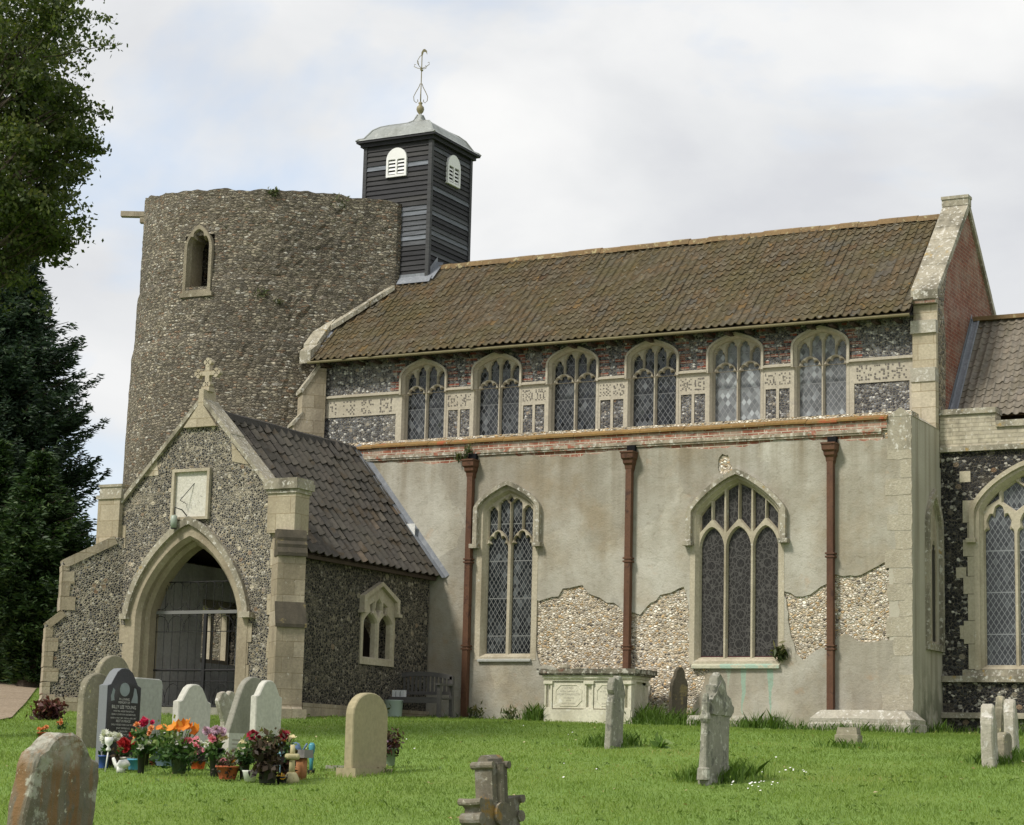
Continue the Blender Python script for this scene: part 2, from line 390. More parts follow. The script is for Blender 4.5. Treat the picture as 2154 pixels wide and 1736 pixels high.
M['flint_dark'] = flint('chancel_flint', (17, 17, 21), [(0, (.015, .015, .017)), (.4, (.03, .03, .033)), (.62, (.06, .06, .062)), (.72, (.02, .02, .022)), (.86, (.26, .25, .22)), (.94, (.42, .40, .35))], (.12, .105, .08), .06, (.7, 1.2), .02)
M['rubble'] = flint('exposed_rubble', (17, 17, 25), [(0, (.64, .57, .46)), (.25, (.78, .73, .64)), (.45, (.56, .45, .30)), (.52, (.27, .235, .19)), (.64, (.76, .72, .62)), (.80, (.52, .36, .19)), (.92, (.15, .135, .12))], (.58, .49, .36), .11, (.85, 1.12), .03)
M['stone'] = stone('limestone', (.43, .385, .29), .22, [((.55, .54, .48), 9, .62, .6)], ((.20, .16, .10), 1.6, .55))
M['brick_red'] = brick('dark_red_brick', (.23, .062, .038), (.17, .052, .036), (.30, .25, .2), .2)
M['stone_clere'] = stone('clerestory_stone', (.415, .378, .30), .16, [((.30, .28, .24), 3.5, .60, .5)], ((.32, .27, .20), 1.3, .4))
M['ashlar'] = stone('buttress_ashlar', (.37, .32, .235), .28, [((.55, .53, .47), 11, .63, .7), ((.30, .2, .08), 4, .66, .6)], ((.15, .125, .09), 1.8, .6), (.55, .27, .008))
M['arch_stone'] = stone('porch_arch_stone', (.33, .285, .205), .22, [((.46, .43, .36), 9, .62, .5)], ((.19, .15, .10), 1.8, .55))
M['belfry'] = stone('belfry_dressing', (.27, .235, .17), .3, [((.44, .41, .33), 11, .6, .6)], ((.13, .11, .075), 2.5, .7), None, .03)
M['quoin'] = stone('quoin_stone', (.43, .38, .28), .22, [((.56, .54, .48), 9, .64, .5)], ((.25, .2, .13), 2, .45), (.6, .30, .008))
M['stone_lich'] = stone('lichen_stone', (.33, .30, .23), .3, [((.60, .58, .52), 13, .55, .8), ((.34, .22, .05), 5, .62, .7)], ((.10, .09, .065), 2.2, .8))
M['stone_white'] = stone('whitened_stone', (.38, .355, .29), .25, [((.60, .58, .53), 10, .55, .75)], ((.26, .23, .18), 3, .6), None, .02)
M['coping_orange'] = stone('orange_lichen_coping', (.215, .13, .045), .35, [((.52, .5, .42), 14, .64, .8), ((.34, .08, .035), 2.2, .58, .7)], ((.17, .11, .05), 2.5, .6))
M['brick'] = brick('old_red_brick', (.30, .10, .055), (.20, .075, .048), (.46, .40, .31), .85)
M['brick_gable'] = brick('gable_brick', (.22, .075, .045), (.16, .055, .038), (.25, .17, .12), .30, (.22, .07), 'y', .35)
M['brick_white'] = brick('pale_parapet_brick', (.44, .40, .30), (.34, .30, .22), (.30, .27, .2), .5, (.24, .075), 'x', .3)
M['string'] = stone('string_moulding', (.32, .27, .2), .35, [((.58, .55, .48), 8, .52, .8), ((.30, .09, .05), 3.2, .56, .85)], ((.10, .09, .06), 3, .7))
M['lead'] = stone('lead_flashing', (.20, .215, .24), .12, [((.30, .315, .34), 6, .55, .5)], ((.16, .16, .17), 2, .4), None, .004, .5)
M['lead_pale'] = stone('pale_lead', (.27, .285, .27), .18, [((.40, .41, .38), 5, .56, .5)], ((.15, .155, .13), 2, .6), None, .004, .45)
M['pipe'] = stone('rust_red_paint', (.112, .055, .031), .28, [((.045, .022, .016), 5, .58, .8), ((.17, .08, .045), 14, .62, .6)], ((.06, .025, .016), 2.5, .7, .3), None, .004, .6)
M['iron'] = plain('dark_iron', (.03, .03, .032), .5, .4)
M['gold'] = plain('weathered_gilt_iron', (.22, .19, .10), .5, .4, .3)
M['white_paint'] = plain('white_paint', (.72, .72, .70), .5, .3, .06)
M['black'] = plain('shadow_black', (.012, .012, .013), .9, .1)
M['dark_in'] = plain('dim_interior', (.05, .047, .043), .9, .1, .3)
M['limewash'] = stone('interior_limewash', (.72, .72, .70), .12, None, ((.25, .24, .22), 1.5, .4))
M['oak'] = plain('old_oak', (.055, .04, .03), .7, .2, .4)
M['roof'] = tiles('nave_pantile', [(0, (.082, .053, .029)), (.25, (.108, .075, .038)), (.5, (.088, .069, .043)), (.7, (.118, .096, .062)), (.85, (.082, .073, .058)), (1, (.15, .095, .038))],
    [((.26, .14, .03), 5.5, .62, .6), ((.27, .26, .22), 9, .61, .6), ((.07, .057, .033), 3, .54, .7)], ((.085, .073, .028), .6))
M['roof_porch'] = tiles('porch_pantile', [(0, (.046, .041, .036)), (.35, (.078, .068, .057)), (.6, (.06, .055, .048)), (.85, (.105, .092, .074)), (1, (.125, .088, .058))],
    [((.16, .15, .13), 6, .64, .5), ((.06, .042, .022), 2.0, .55, .6)], ((.075, .068, .052), .55))
M['roof_chancel'] = tiles('chancel_pantile', [(0, (.15, .13, .105)), (.4, (.20, .175, .14)), (.7, (.175, .155, .13)), (1, (.24, .20, .155))],
    [((.26, .25, .21), 7, .62, .5), ((.12, .105, .07), 2.2, .54, .5)], ((.16, .14, .10), .4))
M['ridge'] = stone('ridge_tile', (.19, .125, .06), .3, [((.40, .36, .2), 6, .56, .7)], ((.1, .08, .05), 2, .5))
M['ridge_dark'] = stone('dark_ridge_tile', (.06, .055, .05), .3)
k = NT('weatherboard'); r = k.attr()
c = k.ramp(r, [(0, (.014, .014, .017)), (.35, (.030, .030, .033)), (.6, (.044, .043, .042)), (.8, (.085, .09, .10)), (1, (.19, .21, .24))])
c = k.mix(.75, c, k.ramp(k.noise(7, 5, .65, vec=k.map((.5, .5, 6))), [(.3, .55), (.7, 1.4)]), 'MULTIPLY')
k.col(c); k.bump(k.noise(9, 5, vec=k.map((1, 1, 12))), .008, .7); k.rough(.7); M['board'] = k.m
k = NT('bench_wood'); c = k.mix(k.noise(6, 5, .6, vec=k.map((1, 1, 5))), (.06, .057, .054), (.135, .128, .12)); k.col(c); k.rough(.8); M['bench'] = k.m
# render (plaster) of the aisle: rain streaks, patches and copper-green runs below the south window
k = NT('aisle_render'); x, y, z = k.xyz()
c = k.mix(k.noise(.9, 6, .6), (.252, .234, .19), (.385, .362, .304))
st = k.noise(1.0, 6, .62, vec=k.map((2.2, 2.2, .22)))
c = k.mix(k.ramp(st, [(.48, 0), (.74, .45)]), c, (.205, .175, .125))
c = k.mix(k.ramp(k.noise(1.0, 6, .6, vec=k.map((2.0, 2.0, .22), loc=(5, 0, 3))), [(.52, 0), (.72, .65)]), c, (.45, .425, .355))
c = k.mix(k.ramp(k.noise(.8, 5, .65, vec=k.map(loc=(9, 2, 4))), [(.50, 0), (.68, .5)]), c, (.30, .235, .145))
c = k.mix(k.ramp(k.noise(.42, 5, .6, vec=k.map((1, 1, .8), loc=(2.2, 0, 9))), [(.45, 0), (.58, .8)]), c, (.46, .448, .40))
topd = k.math('MULTIPLY', k.ramp(z, [(0, 0), (1, 1)]), 1)
zz = k.math('DIVIDE', k.math('SUBTRACT', z, 3.9), 1.4, clamp=True)
c = k.mix(k.math('MULTIPLY', zz, k.ramp(k.noise(1, 5, vec=k.map((3.6, 3.6, .2), loc=(1, 4, 4))), [(.44, 0), (.66, .75)])), c, (.20, .168, .115))
lowz = k.math('SUBTRACT', 1, k.math('DIVIDE', z, 1.0, clamp=True), clamp=True)
c = k.mix(k.math('MULTIPLY', lowz, k.ramp(k.noise(2.3, 5, .6), [(.4, 0), (.62, .5)])), c, (.46, .40, .29))
c = k.mix(k.ramp(k.noise(34, 4, .7), [(.66, 0), (.71, .7)]), c, (.62, .60, .53))
rust = k.ramp(k.noise(1.6, 6, .65, vec=k.map(loc=(8, 8, 1))), [(.62, 0), (.7, .3)]); c = k.mix(rust, c, (.36, .20, .09))
def run(x0, w0, ztop, zbot, colr, am):
    global c
    dx = k.math('ABSOLUTE', k.math('SUBTRACT', k.math('ADD', x, k.math('MULTIPLY', k.math('SUBTRACT', k.noise(2.4, 3), .5), .16)), x0))
    taper = k.math('MULTIPLY', k.math('DIVIDE', k.math('SUBTRACT', z, zbot), ztop-zbot, clamp=True), w0)
    mask = k.math('MULTIPLY', k.math('MULTIPLY', k.math('LESS_THAN', dx, taper), k.math('LESS_THAN', z, ztop)), am)
    c = k.mix(mask, c, colr)
run(-3.14, .085, 1.30, .30, (.27, .40, .32), .8); run(-2.62, .075, 1.30, .25, (.25, .39, .31), .75); run(-3.42, .05, 1.3, .8, (.33, .42, .33), .55)
cr = k.vor(1, k.vadd(k.map((.8, .8, 1.1)), k.noise(3, 4, out='Color'), .35), 'DISTANCE_TO_EDGE')['Distance']
c = k.mix(k.math('MULTIPLY', k.math('LESS_THAN', cr, .008), k.ramp(k.noise(.7, 2), [(.55, 0), (.65, .45)])), c, (.19, .165, .12))
pv = k.vor(.55, k.vadd(k.map((1, 1, .8)), k.noise(1.6, 5, .6, out='Color'), .7)); ps = k.xyz(pv['Color'])     # patch repairs of different mixes
c = k.mix(1, c, k.ramp(ps[0], [(0, (.86, .85, .83)), (.5, (1, .99, .96)), (1, (1.12, 1.11, 1.08))]), 'MULTIPLY')
c = k.mix(k.ramp(k.noise(9, 6, .7), [(.54, 0), (.66, .4)]), c, (.20, .175, .13))
k.col(c); k.bump(k.math('ADD', k.noise(26, 5, .6), k.math('MULTIPLY', k.noise(3, 4), 3)), .014, .7); k.rough(.9); M['plaster'] = k.m
k = NT('east_render'); c = k.mix(k.noise(1.2, 6, .6), (.33, .30, .235), (.50, .475, .39))
c = k.mix(k.ramp(k.noise(1, 6, .62, vec=k.map((3, 4.5, .18))), [(.46, 0), (.68, .65)]), c, (.19, .165, .115))
x, y, z = k.xyz()
c = k.mix(k.math('MULTIPLY', k.math('SUBTRACT', 1, k.math('DIVIDE', z, 1.5, clamp=True)), k.ramp(k.noise(2.4, 5), [(.44, 0), (.58, .9)])), c, (.07, .085, .04))
c = k.mix(k.ramp(k.noise(24, 4, .7), [(.63, 0), (.7, .7)]), c, (.52, .5, .43))
k.col(c); k.bump(k.noise(20, 5), .012, .6); M['plaster_east'] = k.m
M['turf_weed'] = leafm('turf_weed_leaf', [(0, (.09, .15, .03)), (.6, (.14, .21, .045)), (1, (.20, .27, .07))], .3)
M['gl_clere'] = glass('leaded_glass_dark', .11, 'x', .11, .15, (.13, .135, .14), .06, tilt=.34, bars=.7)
M['gl_clere_sky_paint'] = glass('leaded_glass_sky_paint', .5, 'x', .11, .15, (.20, .205, .21), .06, (.10, .105, .11), tilt=.22, bars=.7)  # two eastern windows: cloud reflection painted in as a lighter grey base
M['gl_aisle'] = glass('leaded_glass_mesh', .10, 'x', .092, .145, (.17, .175, .17), .06, tilt=.06, bars=.72, spc=.2)
k = NT('patterned_leaded_glass'); x, y, z = k.xyz()
E1 = k.vor(1, k.map((13, 13, 11)), 'DISTANCE_TO_EDGE')['Distance']
ln = k.math('LESS_THAN', E1, .07)
for cx_, cz_ in [(-3.85, 3.05), (-3.27, 3.08), (-2.75, 3.08), (-3.27, 2.42), (-3.27, 2.15), (-3.87, 1.72), (-3.29, 1.62), (-2.75, 1.72)]:
    d = k.math('SQRT', k.math('ADD', k.math('POWER', k.math('SUBTRACT', x, cx_), 2), k.math('POWER', k.math('SUBTRACT', z, cz_), 2)))
    ln = k.math('MAXIMUM', k.math('MULTIPLY', ln, k.math('GREATER_THAN', d, .075)), k.math('LESS_THAN', k.math('ABSOLUTE', k.math('SUBTRACT', d, .085)), .009))
a_ = k.math('ADD', k.math('DIVIDE', x, .092), k.math('DIVIDE', z, .145)); b_ = k.math('SUBTRACT', k.math('DIVIDE', x, .092), k.math('DIVIDE', z, .145))
for q in (a_, b_): ln = k.math('MAXIMUM', ln, k.math('MULTIPLY', k.math('LESS_THAN', k.math('ABSOLUTE', k.math('SUBTRACT', k.math('FRACT', q), .5)), .05), .55))
k.col(k.mix(ln, k.mix(k.noise(20, 2), (.012, .012, .012), (.04, .037, .035)), (.075, .072, .068))); k.rough(.35); k.spec(.18); M['gl_pattern'] = k.m
M['gl_chancel'] = glass('chancel_glass', .10, 'x', .10, .155, (.20, .21, .22), .055, (.03, .033, .037), tilt=.08, bars=.75)
M['pane_dark'] = plain('dark_pane', (.015, .015, .016), .3, .5)
# stones of the graveyard
M['grave_white'] = stone('white_memorial_stone', (.50, .49, .43), .06, [((.40, .41, .36), 6, .62, .35)], ((.40, .39, .33), 1.3, .4), None, .003, .8)
M['grave_tan'] = stone('sandstone_memorial', (.33, .285, .175), .06, [((.26, .24, .16), 5, .6, .35)], ((.27, .25, .155), 1.6, .4), None, .004, .85)
M['grave_grey'] = stone('grey_memorial', (.27, .26, .215), .2, [((.44, .43, .38), 12, .64, .6)], ((.16, .155, .12), 1.5, .6), None, .008)
M['grave_flat'] = stone('smooth_grey_memorial', (.34, .345, .315), .07, None, ((.28, .285, .25), 1.6, .4), None, .003)
M['grave_old'] = stone('old_green_headstone', (.26, .235, .17), .28, [((.50, .46, .24), 9, .60, .7), ((.55, .53, .46), 16, .62, .8)], ((.11, .105, .075), 2, .8), None, .012)
k = NT('orange_lichen_headstone'); c = k.mix(k.noise(3, 6, .65), (.10, .09, .065), (.21, .185, .135))
stv = k.noise(1, 5, .6, vec=k.map((7, 7, .9), loc=(2, 1, 0))); c = k.mix(k.ramp(stv, [(.46, 0), (.58, .75)]), c, k.mix(k.noise(5, 5), (.16, .08, .028), (.25, .135, .05)))
c = k.mix(k.ramp(k.noise(1, 6, .7, vec=k.map((9, 9, 2.5), loc=(5, 3, 1))), [(.54, 0), (.62, .8)]), c, (.12, .12, .095))
c = k.mix(k.ramp(k.noise(4.5, 6, .7), [(.56, 0), (.62, .85)]), c, (.36, .36, .29)); c = k.mix(k.ramp(k.noise(15, 5, .7), [(.63, 0), (.68, .9)]), c, (.50, .48, .38))
zt = k.xyz()[2]; c = k.mix(k.math('MULTIPLY', k.math('MULTIPLY', k.math('SUBTRACT', zt, -.86), 4.0, clamp=True), k.ramp(k.noise(6, 5, .7), [(.38, 0), (.55, .9)])), c, (.38, .37, .31))
k.col(c); k.bump(k.noise(14, 6, .7), .02, .9); k.rough(.9); M['grave_orange'] = k.m
M['grave_ornate'] = stone('weathered_grey_marble', (.27, .26, .21), .25, [((.50, .49, .42), 8, .56, .8), ((.11, .11, .09), 5, .56, .8)], ((.17, .165, .13), 2, .7), None, .02)
M['grave_dark'] = stone('dark_mossy_headstone', (.085, .073, .052), .3, [((.20, .16, .07), 4, .58, .7)], ((.045, .04, .03), 2.2, .8), None, .012)
M['grave_cross'] = stone('weathered_cross_stone', (.175, .155, .115), .3, [((.40, .38, .30), 26, .60, .75), ((.26, .15, .025), 5, .57, .7), ((.24, .23, .20), 7, .57, .6)], ((.055, .05, .038), 3, .7), None, .012)
M['tomb'] = stone('tomb_limestone', (.60, .57, .46), .12, [((.40, .38, .31), 4, .58, .6), ((.70, .69, .63), 9, .6, .6)], ((.36, .33, .24), 1.9, .6), None, .008)
M['tomb_top'] = stone('tomb_ledger_slab', (.16, .145, .11), .3, [((.50, .48, .42), 9, .52, .8), ((.16, .05, .03), 4, .6, .6)], ((.05, .048, .04), 3, .8), None, .015)
k = NT('polished_black_granite'); k.col(k.mix(k.ramp(k.noise(120, 2), [(.5, 0), (.7, 1)]), (.010, .011, .013), (.045, .047, .052))); k.rough(.18); k.spec(.4); M['granite'] = k.m
k = NT('cut_grey_granite'); k.col(k.mix(k.noise(90, 3), (.13, .14, .15), (.22, .23, .24))); k.rough(.7); M['granite_side'] = k.m
M['gilt'] = plain('engraved_letter_silver', (.55, .55, .50), .6, .2, .1)
M['etch'] = plain('etched_granite', (.24, .28, .28), .7, .2, .3)
M['letter'] = plain('lead_lettering', (.30, .28, .23), .7, .2, .1)
# plants and ground
M['grass'] = leafm('grass_blade', [(0, (.145, .215, .052)), (.3, (.192, .275, .064)), (.62, (.24, .328, .082)), (.86, (.295, .36, .10)), (.93, (.31, .29, .10)), (1, (.40, .35, .16))], .5, .7)
M['tuft'] = leafm('tall_grass', [(0, (.06, .12, .02)), (.5, (.11, .19, .032)), (.85, (.17, .25, .06)), (1, (.25, .25, .10))], .4, .5)
M['leaf'] = leafm('lime_leaf', [(0, (.026, .044, .011)), (.45, (.052, .076, .017)), (.8, (.098, .12, .03)), (1, (.17, .17, .045))], .35)
M['needle_pale'] = leafm('pale_conifer_needles', [(0, (.012, .028, .009)), (.5, (.026, .055, .015)), (.85, (.045, .085, .022)), (1, (.075, .11, .03))], .15)
M['needle'] = leafm('spruce_needles', [(0, (.010, .022, .012)), (.5, (.022, .045, .024)), (.85, (.04, .07, .034)), (1, (.065, .095, .042))], .15)
M['yew'] = leafm('shrub_leaf', [(0, (.014, .03, .008)), (.5, (.03, .06, .014)), (.85, (.055, .095, .02)), (1, (.09, .125, .03))], .2)
M['weed'] = leafm('weed_leaf', [(0, (.03, .05, .015)), (.5, (.07, .09, .03)), (1, (.15, .14, .06))], .3)
M['foli'] = leafm('bouquet_leaf', [(0, (.02, .05, .012)), (.5, (.05, .11, .025)), (.85, (.11, .18, .05)), (1, (.20, .26, .09))], .3)
M['dkfoli'] = leafm('dark_wilted_leaf', [(0, (.02, .014, .01)), (.5, (.045, .03, .018)), (1, (.09, .06, .035))], .15)
M['redleaf'] = leafm('dark_red_leaf', [(0, (.03, .008, .010)), (.5, (.07, .018, .018)), (1, (.13, .045, .03))], .2)
M['bark'] = stone('bark', (.07, .055, .04), .3, None, ((.03, .026, .02), 5, .7), None, .03)
k = NT('lawn'); c = k.mix(k.noise(1.2, 5, .6), (.135, .22, .045), (.18, .275, .06))
c = k.mix(k.ramp(k.noise(.35, 4), [(.45, 0), (.65, .55)]), c, (.15, .20, .036)); c = k.mix(k.ramp(k.noise(6, 5, .7), [(.5, 0), (.7, .5)]), c, (.07, .105, .018))
k.col(c); k.bump(k.noise(20, 5, .7), .03, .8); k.rough(.95); M['lawn'] = k.m
k = NT('gravel_path'); V = k.vor(28); c = k.mix(k.xyz(V['Color'])[0], (.20, .15, .10), (.36, .29, .21)); c = k.mix(k.ramp(k.noise(1.5, 5), [(.4, 0), (.7, .5)]), c, (.17, .13, .085)); k.col(c); k.bump(V['Distance'], .015, .7); M['path'] = k.m

# ================================================================== THE CHURCH
church = thing('church', 'flint church with ruined round tower, boarded bell turret, pantiled nave, rendered aisle and gabled porch', 'church', (-6, -.3, 0))
def part(mb, name, m, parent=church, smooth=False, label=None):
    o = mb.build(name, M[m] if isinstance(m, str) else m, parent, smooth)
    if label: o['label'] = label
    return o
def parts(mb, name, m, parent=church):
    """every separate piece in mb becomes a part of its own"""
    par = list(range(len(mb.v)))
    def find(i):
        while par[i] != i: par[i] = par[par[i]]; i = par[i]
        return i
    key = {}
    for i, q in enumerate(mb.v):
        kq = tuple(round(c_, 4) for c_ in q)
        if kq in key: par[find(i)] = find(key[kq])
        else: key[kq] = i
    for f in mb.f:
        for i in f[1:]: par[find(i)] = find(f[0])
    grp = {}
    for f in mb.f: grp.setdefault(find(f[0]), []).append(f)
    for fs in grp.values():
        b = MB(); mp = {}
        for f in fs:
            for i in f:
                if i not in mp: mp[i] = len(b.v); b.v.append(mb.v[i])
            b.f.append(tuple(mp[i] for i in f)); b.r.append(.5)
        part(b, name, m, parent)
YN = 1.68; RY = 3.65; NX0, NX1 = -13.62, 0.0
def pantiles(P0, U, S, W, LH, tw, tl, seed=1, hgt=.028, jit=.008):
    """rows of single-S tiles laid from the eave P0 up the slope S, across U"""
    rr = random.Random(seed); U = Vector(U).normalized(); S = Vector(S).normalized(); Nn = U.cross(S).normalized()
    if Nn.z < 0: Nn = -Nn
    P0 = Vector(P0); mb = MB(); nc = max(1, round(W/tw)); tw = W/nc; nr = max(1, math.ceil(LH/tl)); tl = LH/nr; K = 8
    sag = [rr.uniform(-1, 1)*.012 for _ in range(nc+2)]
    for r_ in range(nr):
        for c_ in range(nc):
            sg_ = .022*math.sin(c_*.19+seed)*math.sin(r_*.33+c_*.05)+.012*math.sin(c_*.61+r_*.2+seed)
            mb.cur = min(1, max(0, rr.gauss(.5, .2))); o = P0+U*(c_*tw)+S*(r_*tl)+Nn*(rr.uniform(-jit, jit)+sg_)
            j = rr.uniform(-.012, .012)-(rr.uniform(.02, .06) if rr.random() < .03 else 0); tlt = rr.uniform(-.006, .006); n0 = len(mb.v); b = .011+rr.uniform(0, .005)
            for a in range(K+1):
                t = (0, .14, .3, .46, .62, .76, .86, .95, 1.06)[a]; h = hgt*(.85*((t-.36)/.36)**2 if t < .72 else .85+.5*math.sin(math.pi*min(1, (t-.72)/.3)))
                p = o+U*(t*tw)+Nn*(h+tlt*t)
                curve = -.02*(1-((t-.36)/.5)**2) if t < .86 else .0
                mb.v += [tuple(p+Nn*(b-.016)+S*(j+curve)), tuple(p+Nn*b+S*(j+curve)), tuple(p+S*(tl+.03)-Nn*.004)]
            for a in range(K):
                q = n0+a*3
                mb.f += [(q, q+3, q+4, q+1), (q+1, q+4, q+5, q+2)]; mb.r += [mb.cur*.5, mb.cur]
    return mb
# ---------------------------------------------------------------- round tower
TC = (-16.33, RY)
def tower_r(z):
    for a, b, ra, rb in [(-1, 5.8, 3.16, 3.09), (5.8, 8.42, 3.09, 3.05), (8.42, 9.72, 3.01, 2.99), (9.72, 14, 2.955, 2.92)]:
        if z < b: return ra+(rb-ra)*(z-a)/(b-a)
    return 2.92
def cyl_hit(px, py, rad):
    d = ray(px, py); ox, oy = CAM[0]-TC[0], CAM[1]-TC[1]
    a = d[0]**2+d[1]**2; b = 2*(ox*d[0]+oy*d[1]); c_ = ox*ox+oy*oy-rad*rad
    t = (-b-math.sqrt(b*b-4*a*c_))/(2*a); return CAM+d*t
bo = cyl_hit(418, 545, 2.96); bo_a = math.atan2(bo[1]-TC[1], bo[0]-TC[0])
zb0, zb1 = cyl_hit(418, 606, 2.97)[2], cyl_hit(420, 486, 2.94)[2]
NTH = 220
def rim(th):
    lft = math.cos(th-math.pi-.1); z = 11.62+.42*max(0, lft)**1.5
    z += .02*math.sin(th*7)+.016*math.sin(th*23+1)+.016*math.sin(th*51)+.022*random.uniform(-1, 1)
    return z
rims = [rim(2*math.pi*i/NTH) for i in range(NTH)]
for i in range(NTH): rims[i] = .5*rims[i]+.25*(rims[i-1]+rims[(i+1) % NTH])
zl = list(np.linspace(-.3, 5.8, 16))+list(np.linspace(5.85, 8.42, 14))+[8.425]+list(np.linspace(8.55, 9.72, 10))+[9.725]+list(np.linspace(9.85, 11.3, 16))
tw_ = MB(); nz_ = len(zl)+1
STX = onY(838, 520, 3.16)[0]
SC = (STX-TC[0], 3.15-TC[1]); SD = math.hypot(*SC); SA = math.atan2(SC[1], SC[0])
def stub(th, r_, z):
    # broken masonry running straight on from the drum and tying it to the west gable, above the roof
    t = (th+math.pi) % (2*math.pi)-math.pi
    if z < 8.43: return r_
    al = math.acos(min(1, r_/SD)); tp = SA-al
    if tp <= t <= SA: return r_/math.cos(t-tp)
    if SA < t < .75: return max(r_, min(SC[0]/math.cos(t), 1.2/max(math.sin(t), 1e-3)))
    return r_
for i in range(NTH):
    th = 2*math.pi*i/NTH
    for z in zl+[None]:
        zz_ = rims[i] if z is None else z; r_ = stub(th, tower_r(zz_), zz_)+random.gauss(0, .008)
        tw_.v.append((TC[0]+r_*math.cos(th), TC[1]+r_*math.sin(th), zz_))
for i in range(NTH):
    j = (i+1) % NTH; th = 2*math.pi*(i+.5)/NTH; dth = (th-bo_a+math.pi) % (2*math.pi)-math.pi
    for q in range(nz_-1):
        za_, zb_ = (zl[q], zl[q+1] if q+1 < len(zl) else 11.5)
        if abs(dth*2.95) < .36 and za_ > zb0-.05 and zb_ < zb1-.02: continue
        tw_.f.append((i*nz_+q, j*nz_+q, j*nz_+q+1, i*nz_+q+1)); tw_.r.append(.5)
n0 = len(tw_.v)
for i in range(NTH):
    th = 2*math.pi*i/NTH
    for z in (rims[i]-.03, 6.0): tw_.v.append((TC[0]+2.15*math.cos(th), TC[1]+2.15*math.sin(th), z))
for i in range(NTH):
    j = (i+1) % NTH; a = n0+2*i; b = n0+2*j
    tw_.f += [(i*nz_+nz_-1, j*nz_+nz_-1, b, a), (a, b, b+1, a+1)]; tw_.r += [.5, .5]
tower = part(tw_, 'round_tower', 'tower')
bF = FG((TC[0]+2.96*math.cos(bo_a), TC[1]+2.96*math.sin(bo_a), 0), bo_a+math.pi/2)
hb = MB(); pw = .36
panel(hb, arch(-pw, pw, zb0-.12, zb1-.42, zb1+.13, p=1.2), [foil(-.235, .235, zb0, zb1-.38, zb1-.02, .2, (.3, .7), p=1.3)], bF, -.5, .05, .05, .12)
hb.fbox(bF, (-pw-.05, zb0-.2, -.2), (pw+.05, zb0-.1, .07))
part(hb, 'belfry_opening', 'belfry', tower)

hb = MB()
ang = math.atan2(*(np.array(cyl_hit(330, 470, 2.93))-[*TC, 0])[[1, 0]])
sa = ang-.62; sp0 = Vector((TC[0]+2.75*math.cos(sa), TC[1]+2.75*math.sin(sa), 0))
zs_ = atd(290, 466, depth((TC[0]-2.8, TC[1]-1, 12)))[2]
sF = FG(sp0, sa); hb.fbox(sF, (0, zs_-.02, -.09), (.78, zs_+.10, .09)); hb.fbox(sF, (0, zs_-.16, -.08), (.33, zs_-.03, .08))
part(hb, 'water_spout', 'ashlar', tower)

# ---------------------------------------------------------------- nave clerestory
WPX = [(843, 940, 757), (994, 1097, 743), (1151, 1259, 729), (1317, 1428, 716), (1489, 1606, 702), (1667, 1787, 688)]
wins = []
for a, b, ap in WPX:
    p0 = onY(a, 850, YN); p1 = onY(b, 850, YN); pa = onY((a+b)/2, ap, YN); wins.append((p0[0], p1[0], pa[2]))
ZB = 5.72
def wall_holes(): return [arch(x0+.05, x1-.05, ZB, za-.37, za-.06, p=1.05, q=2.4) for x0, x1, za in wins]
mb = MB(); panel(mb, rect(NX0, 4.9, NX1-.001, 8.12), wall_holes(), FS(YN), -.5, 0)
nave = part(mb, 'nave_wall', 'flint_clere')
for i, (x0, x1, za) in enumerate(wins):
    F = FS(YN); mb = MB(); H = za-6.0; W = x1-x0; z6 = 6.0
    inn = arch(x0+.078, x1-.078, ZB+.02, za-.37, za-.085, p=1.05, q=2.4)
    panel(mb, arch(x0, x1, ZB, za-.37, za, p=1.05, q=2.4), [inn], F, -.3, .03, .035, .06)
    # hood edge
    ro = arch(x0-.015, x1+.015, 6.95, za-.37, za+.02, p=1.05, q=2.4); panel(mb, ro, [arch(x0+.03, x1-.03, 6.951, za-.37, za-.03, p=1.05, q=2.4)], F, .02, .075)
    # tracery
    a0, a1 = x0+.078, x1-.078; xm = (a0+a1)/2; mw = .033; holes = []
    zL = z6+H*.54; zT = z6+H*.665
    for l0, l1 in ((a0+.01, xm-mw), (xm+mw, a1-.01)): holes.append(foil(l0, l1, ZB+.06, zL, zT, .20))
    lw = (xm-mw-(a0+.01)); hb_ = lambda x: max([zL-.10]+[zL+(zT-zL)*max(0, 1-abs((x-(l0+l1)/2)/((l1-l0)/2))**1.6)**.5 for l0, l1 in ((a0+.01, xm-mw), (xm+mw, a1-.01))])+.05
    for s_, top in ((0, .835), (1, .915)):
        for side in (0, 1):
            q0 = a0+.012+s_*lw/2+(.022 if s_ else 0); q1 = (xm-.030) if s_ else a0+.012+lw/2-.022
            if side: q0, q1 = 2*xm-q1, 2*xm-q0
            holes.append(foil(q0, q1, 0, z6+H*(top-.09), z6+H*(top+.012), .14, (.25, .75), 24, 1.5, bot=hb_))
    tr = MB(); panel(tr, offset(inn, .012), holes, F, -.26, -.085, .022, .05)
    fr = part(mb, 'clerestory_window', 'stone_clere', church)
    part(tr, 'tracery', 'stone_clere', fr)
    g = MB(); panel(g, inn, [], F, -.2, -.17)
    part(g, 'leaded_glass', 'gl_clere_sky_paint' if i >= 4 else 'gl_clere', fr)
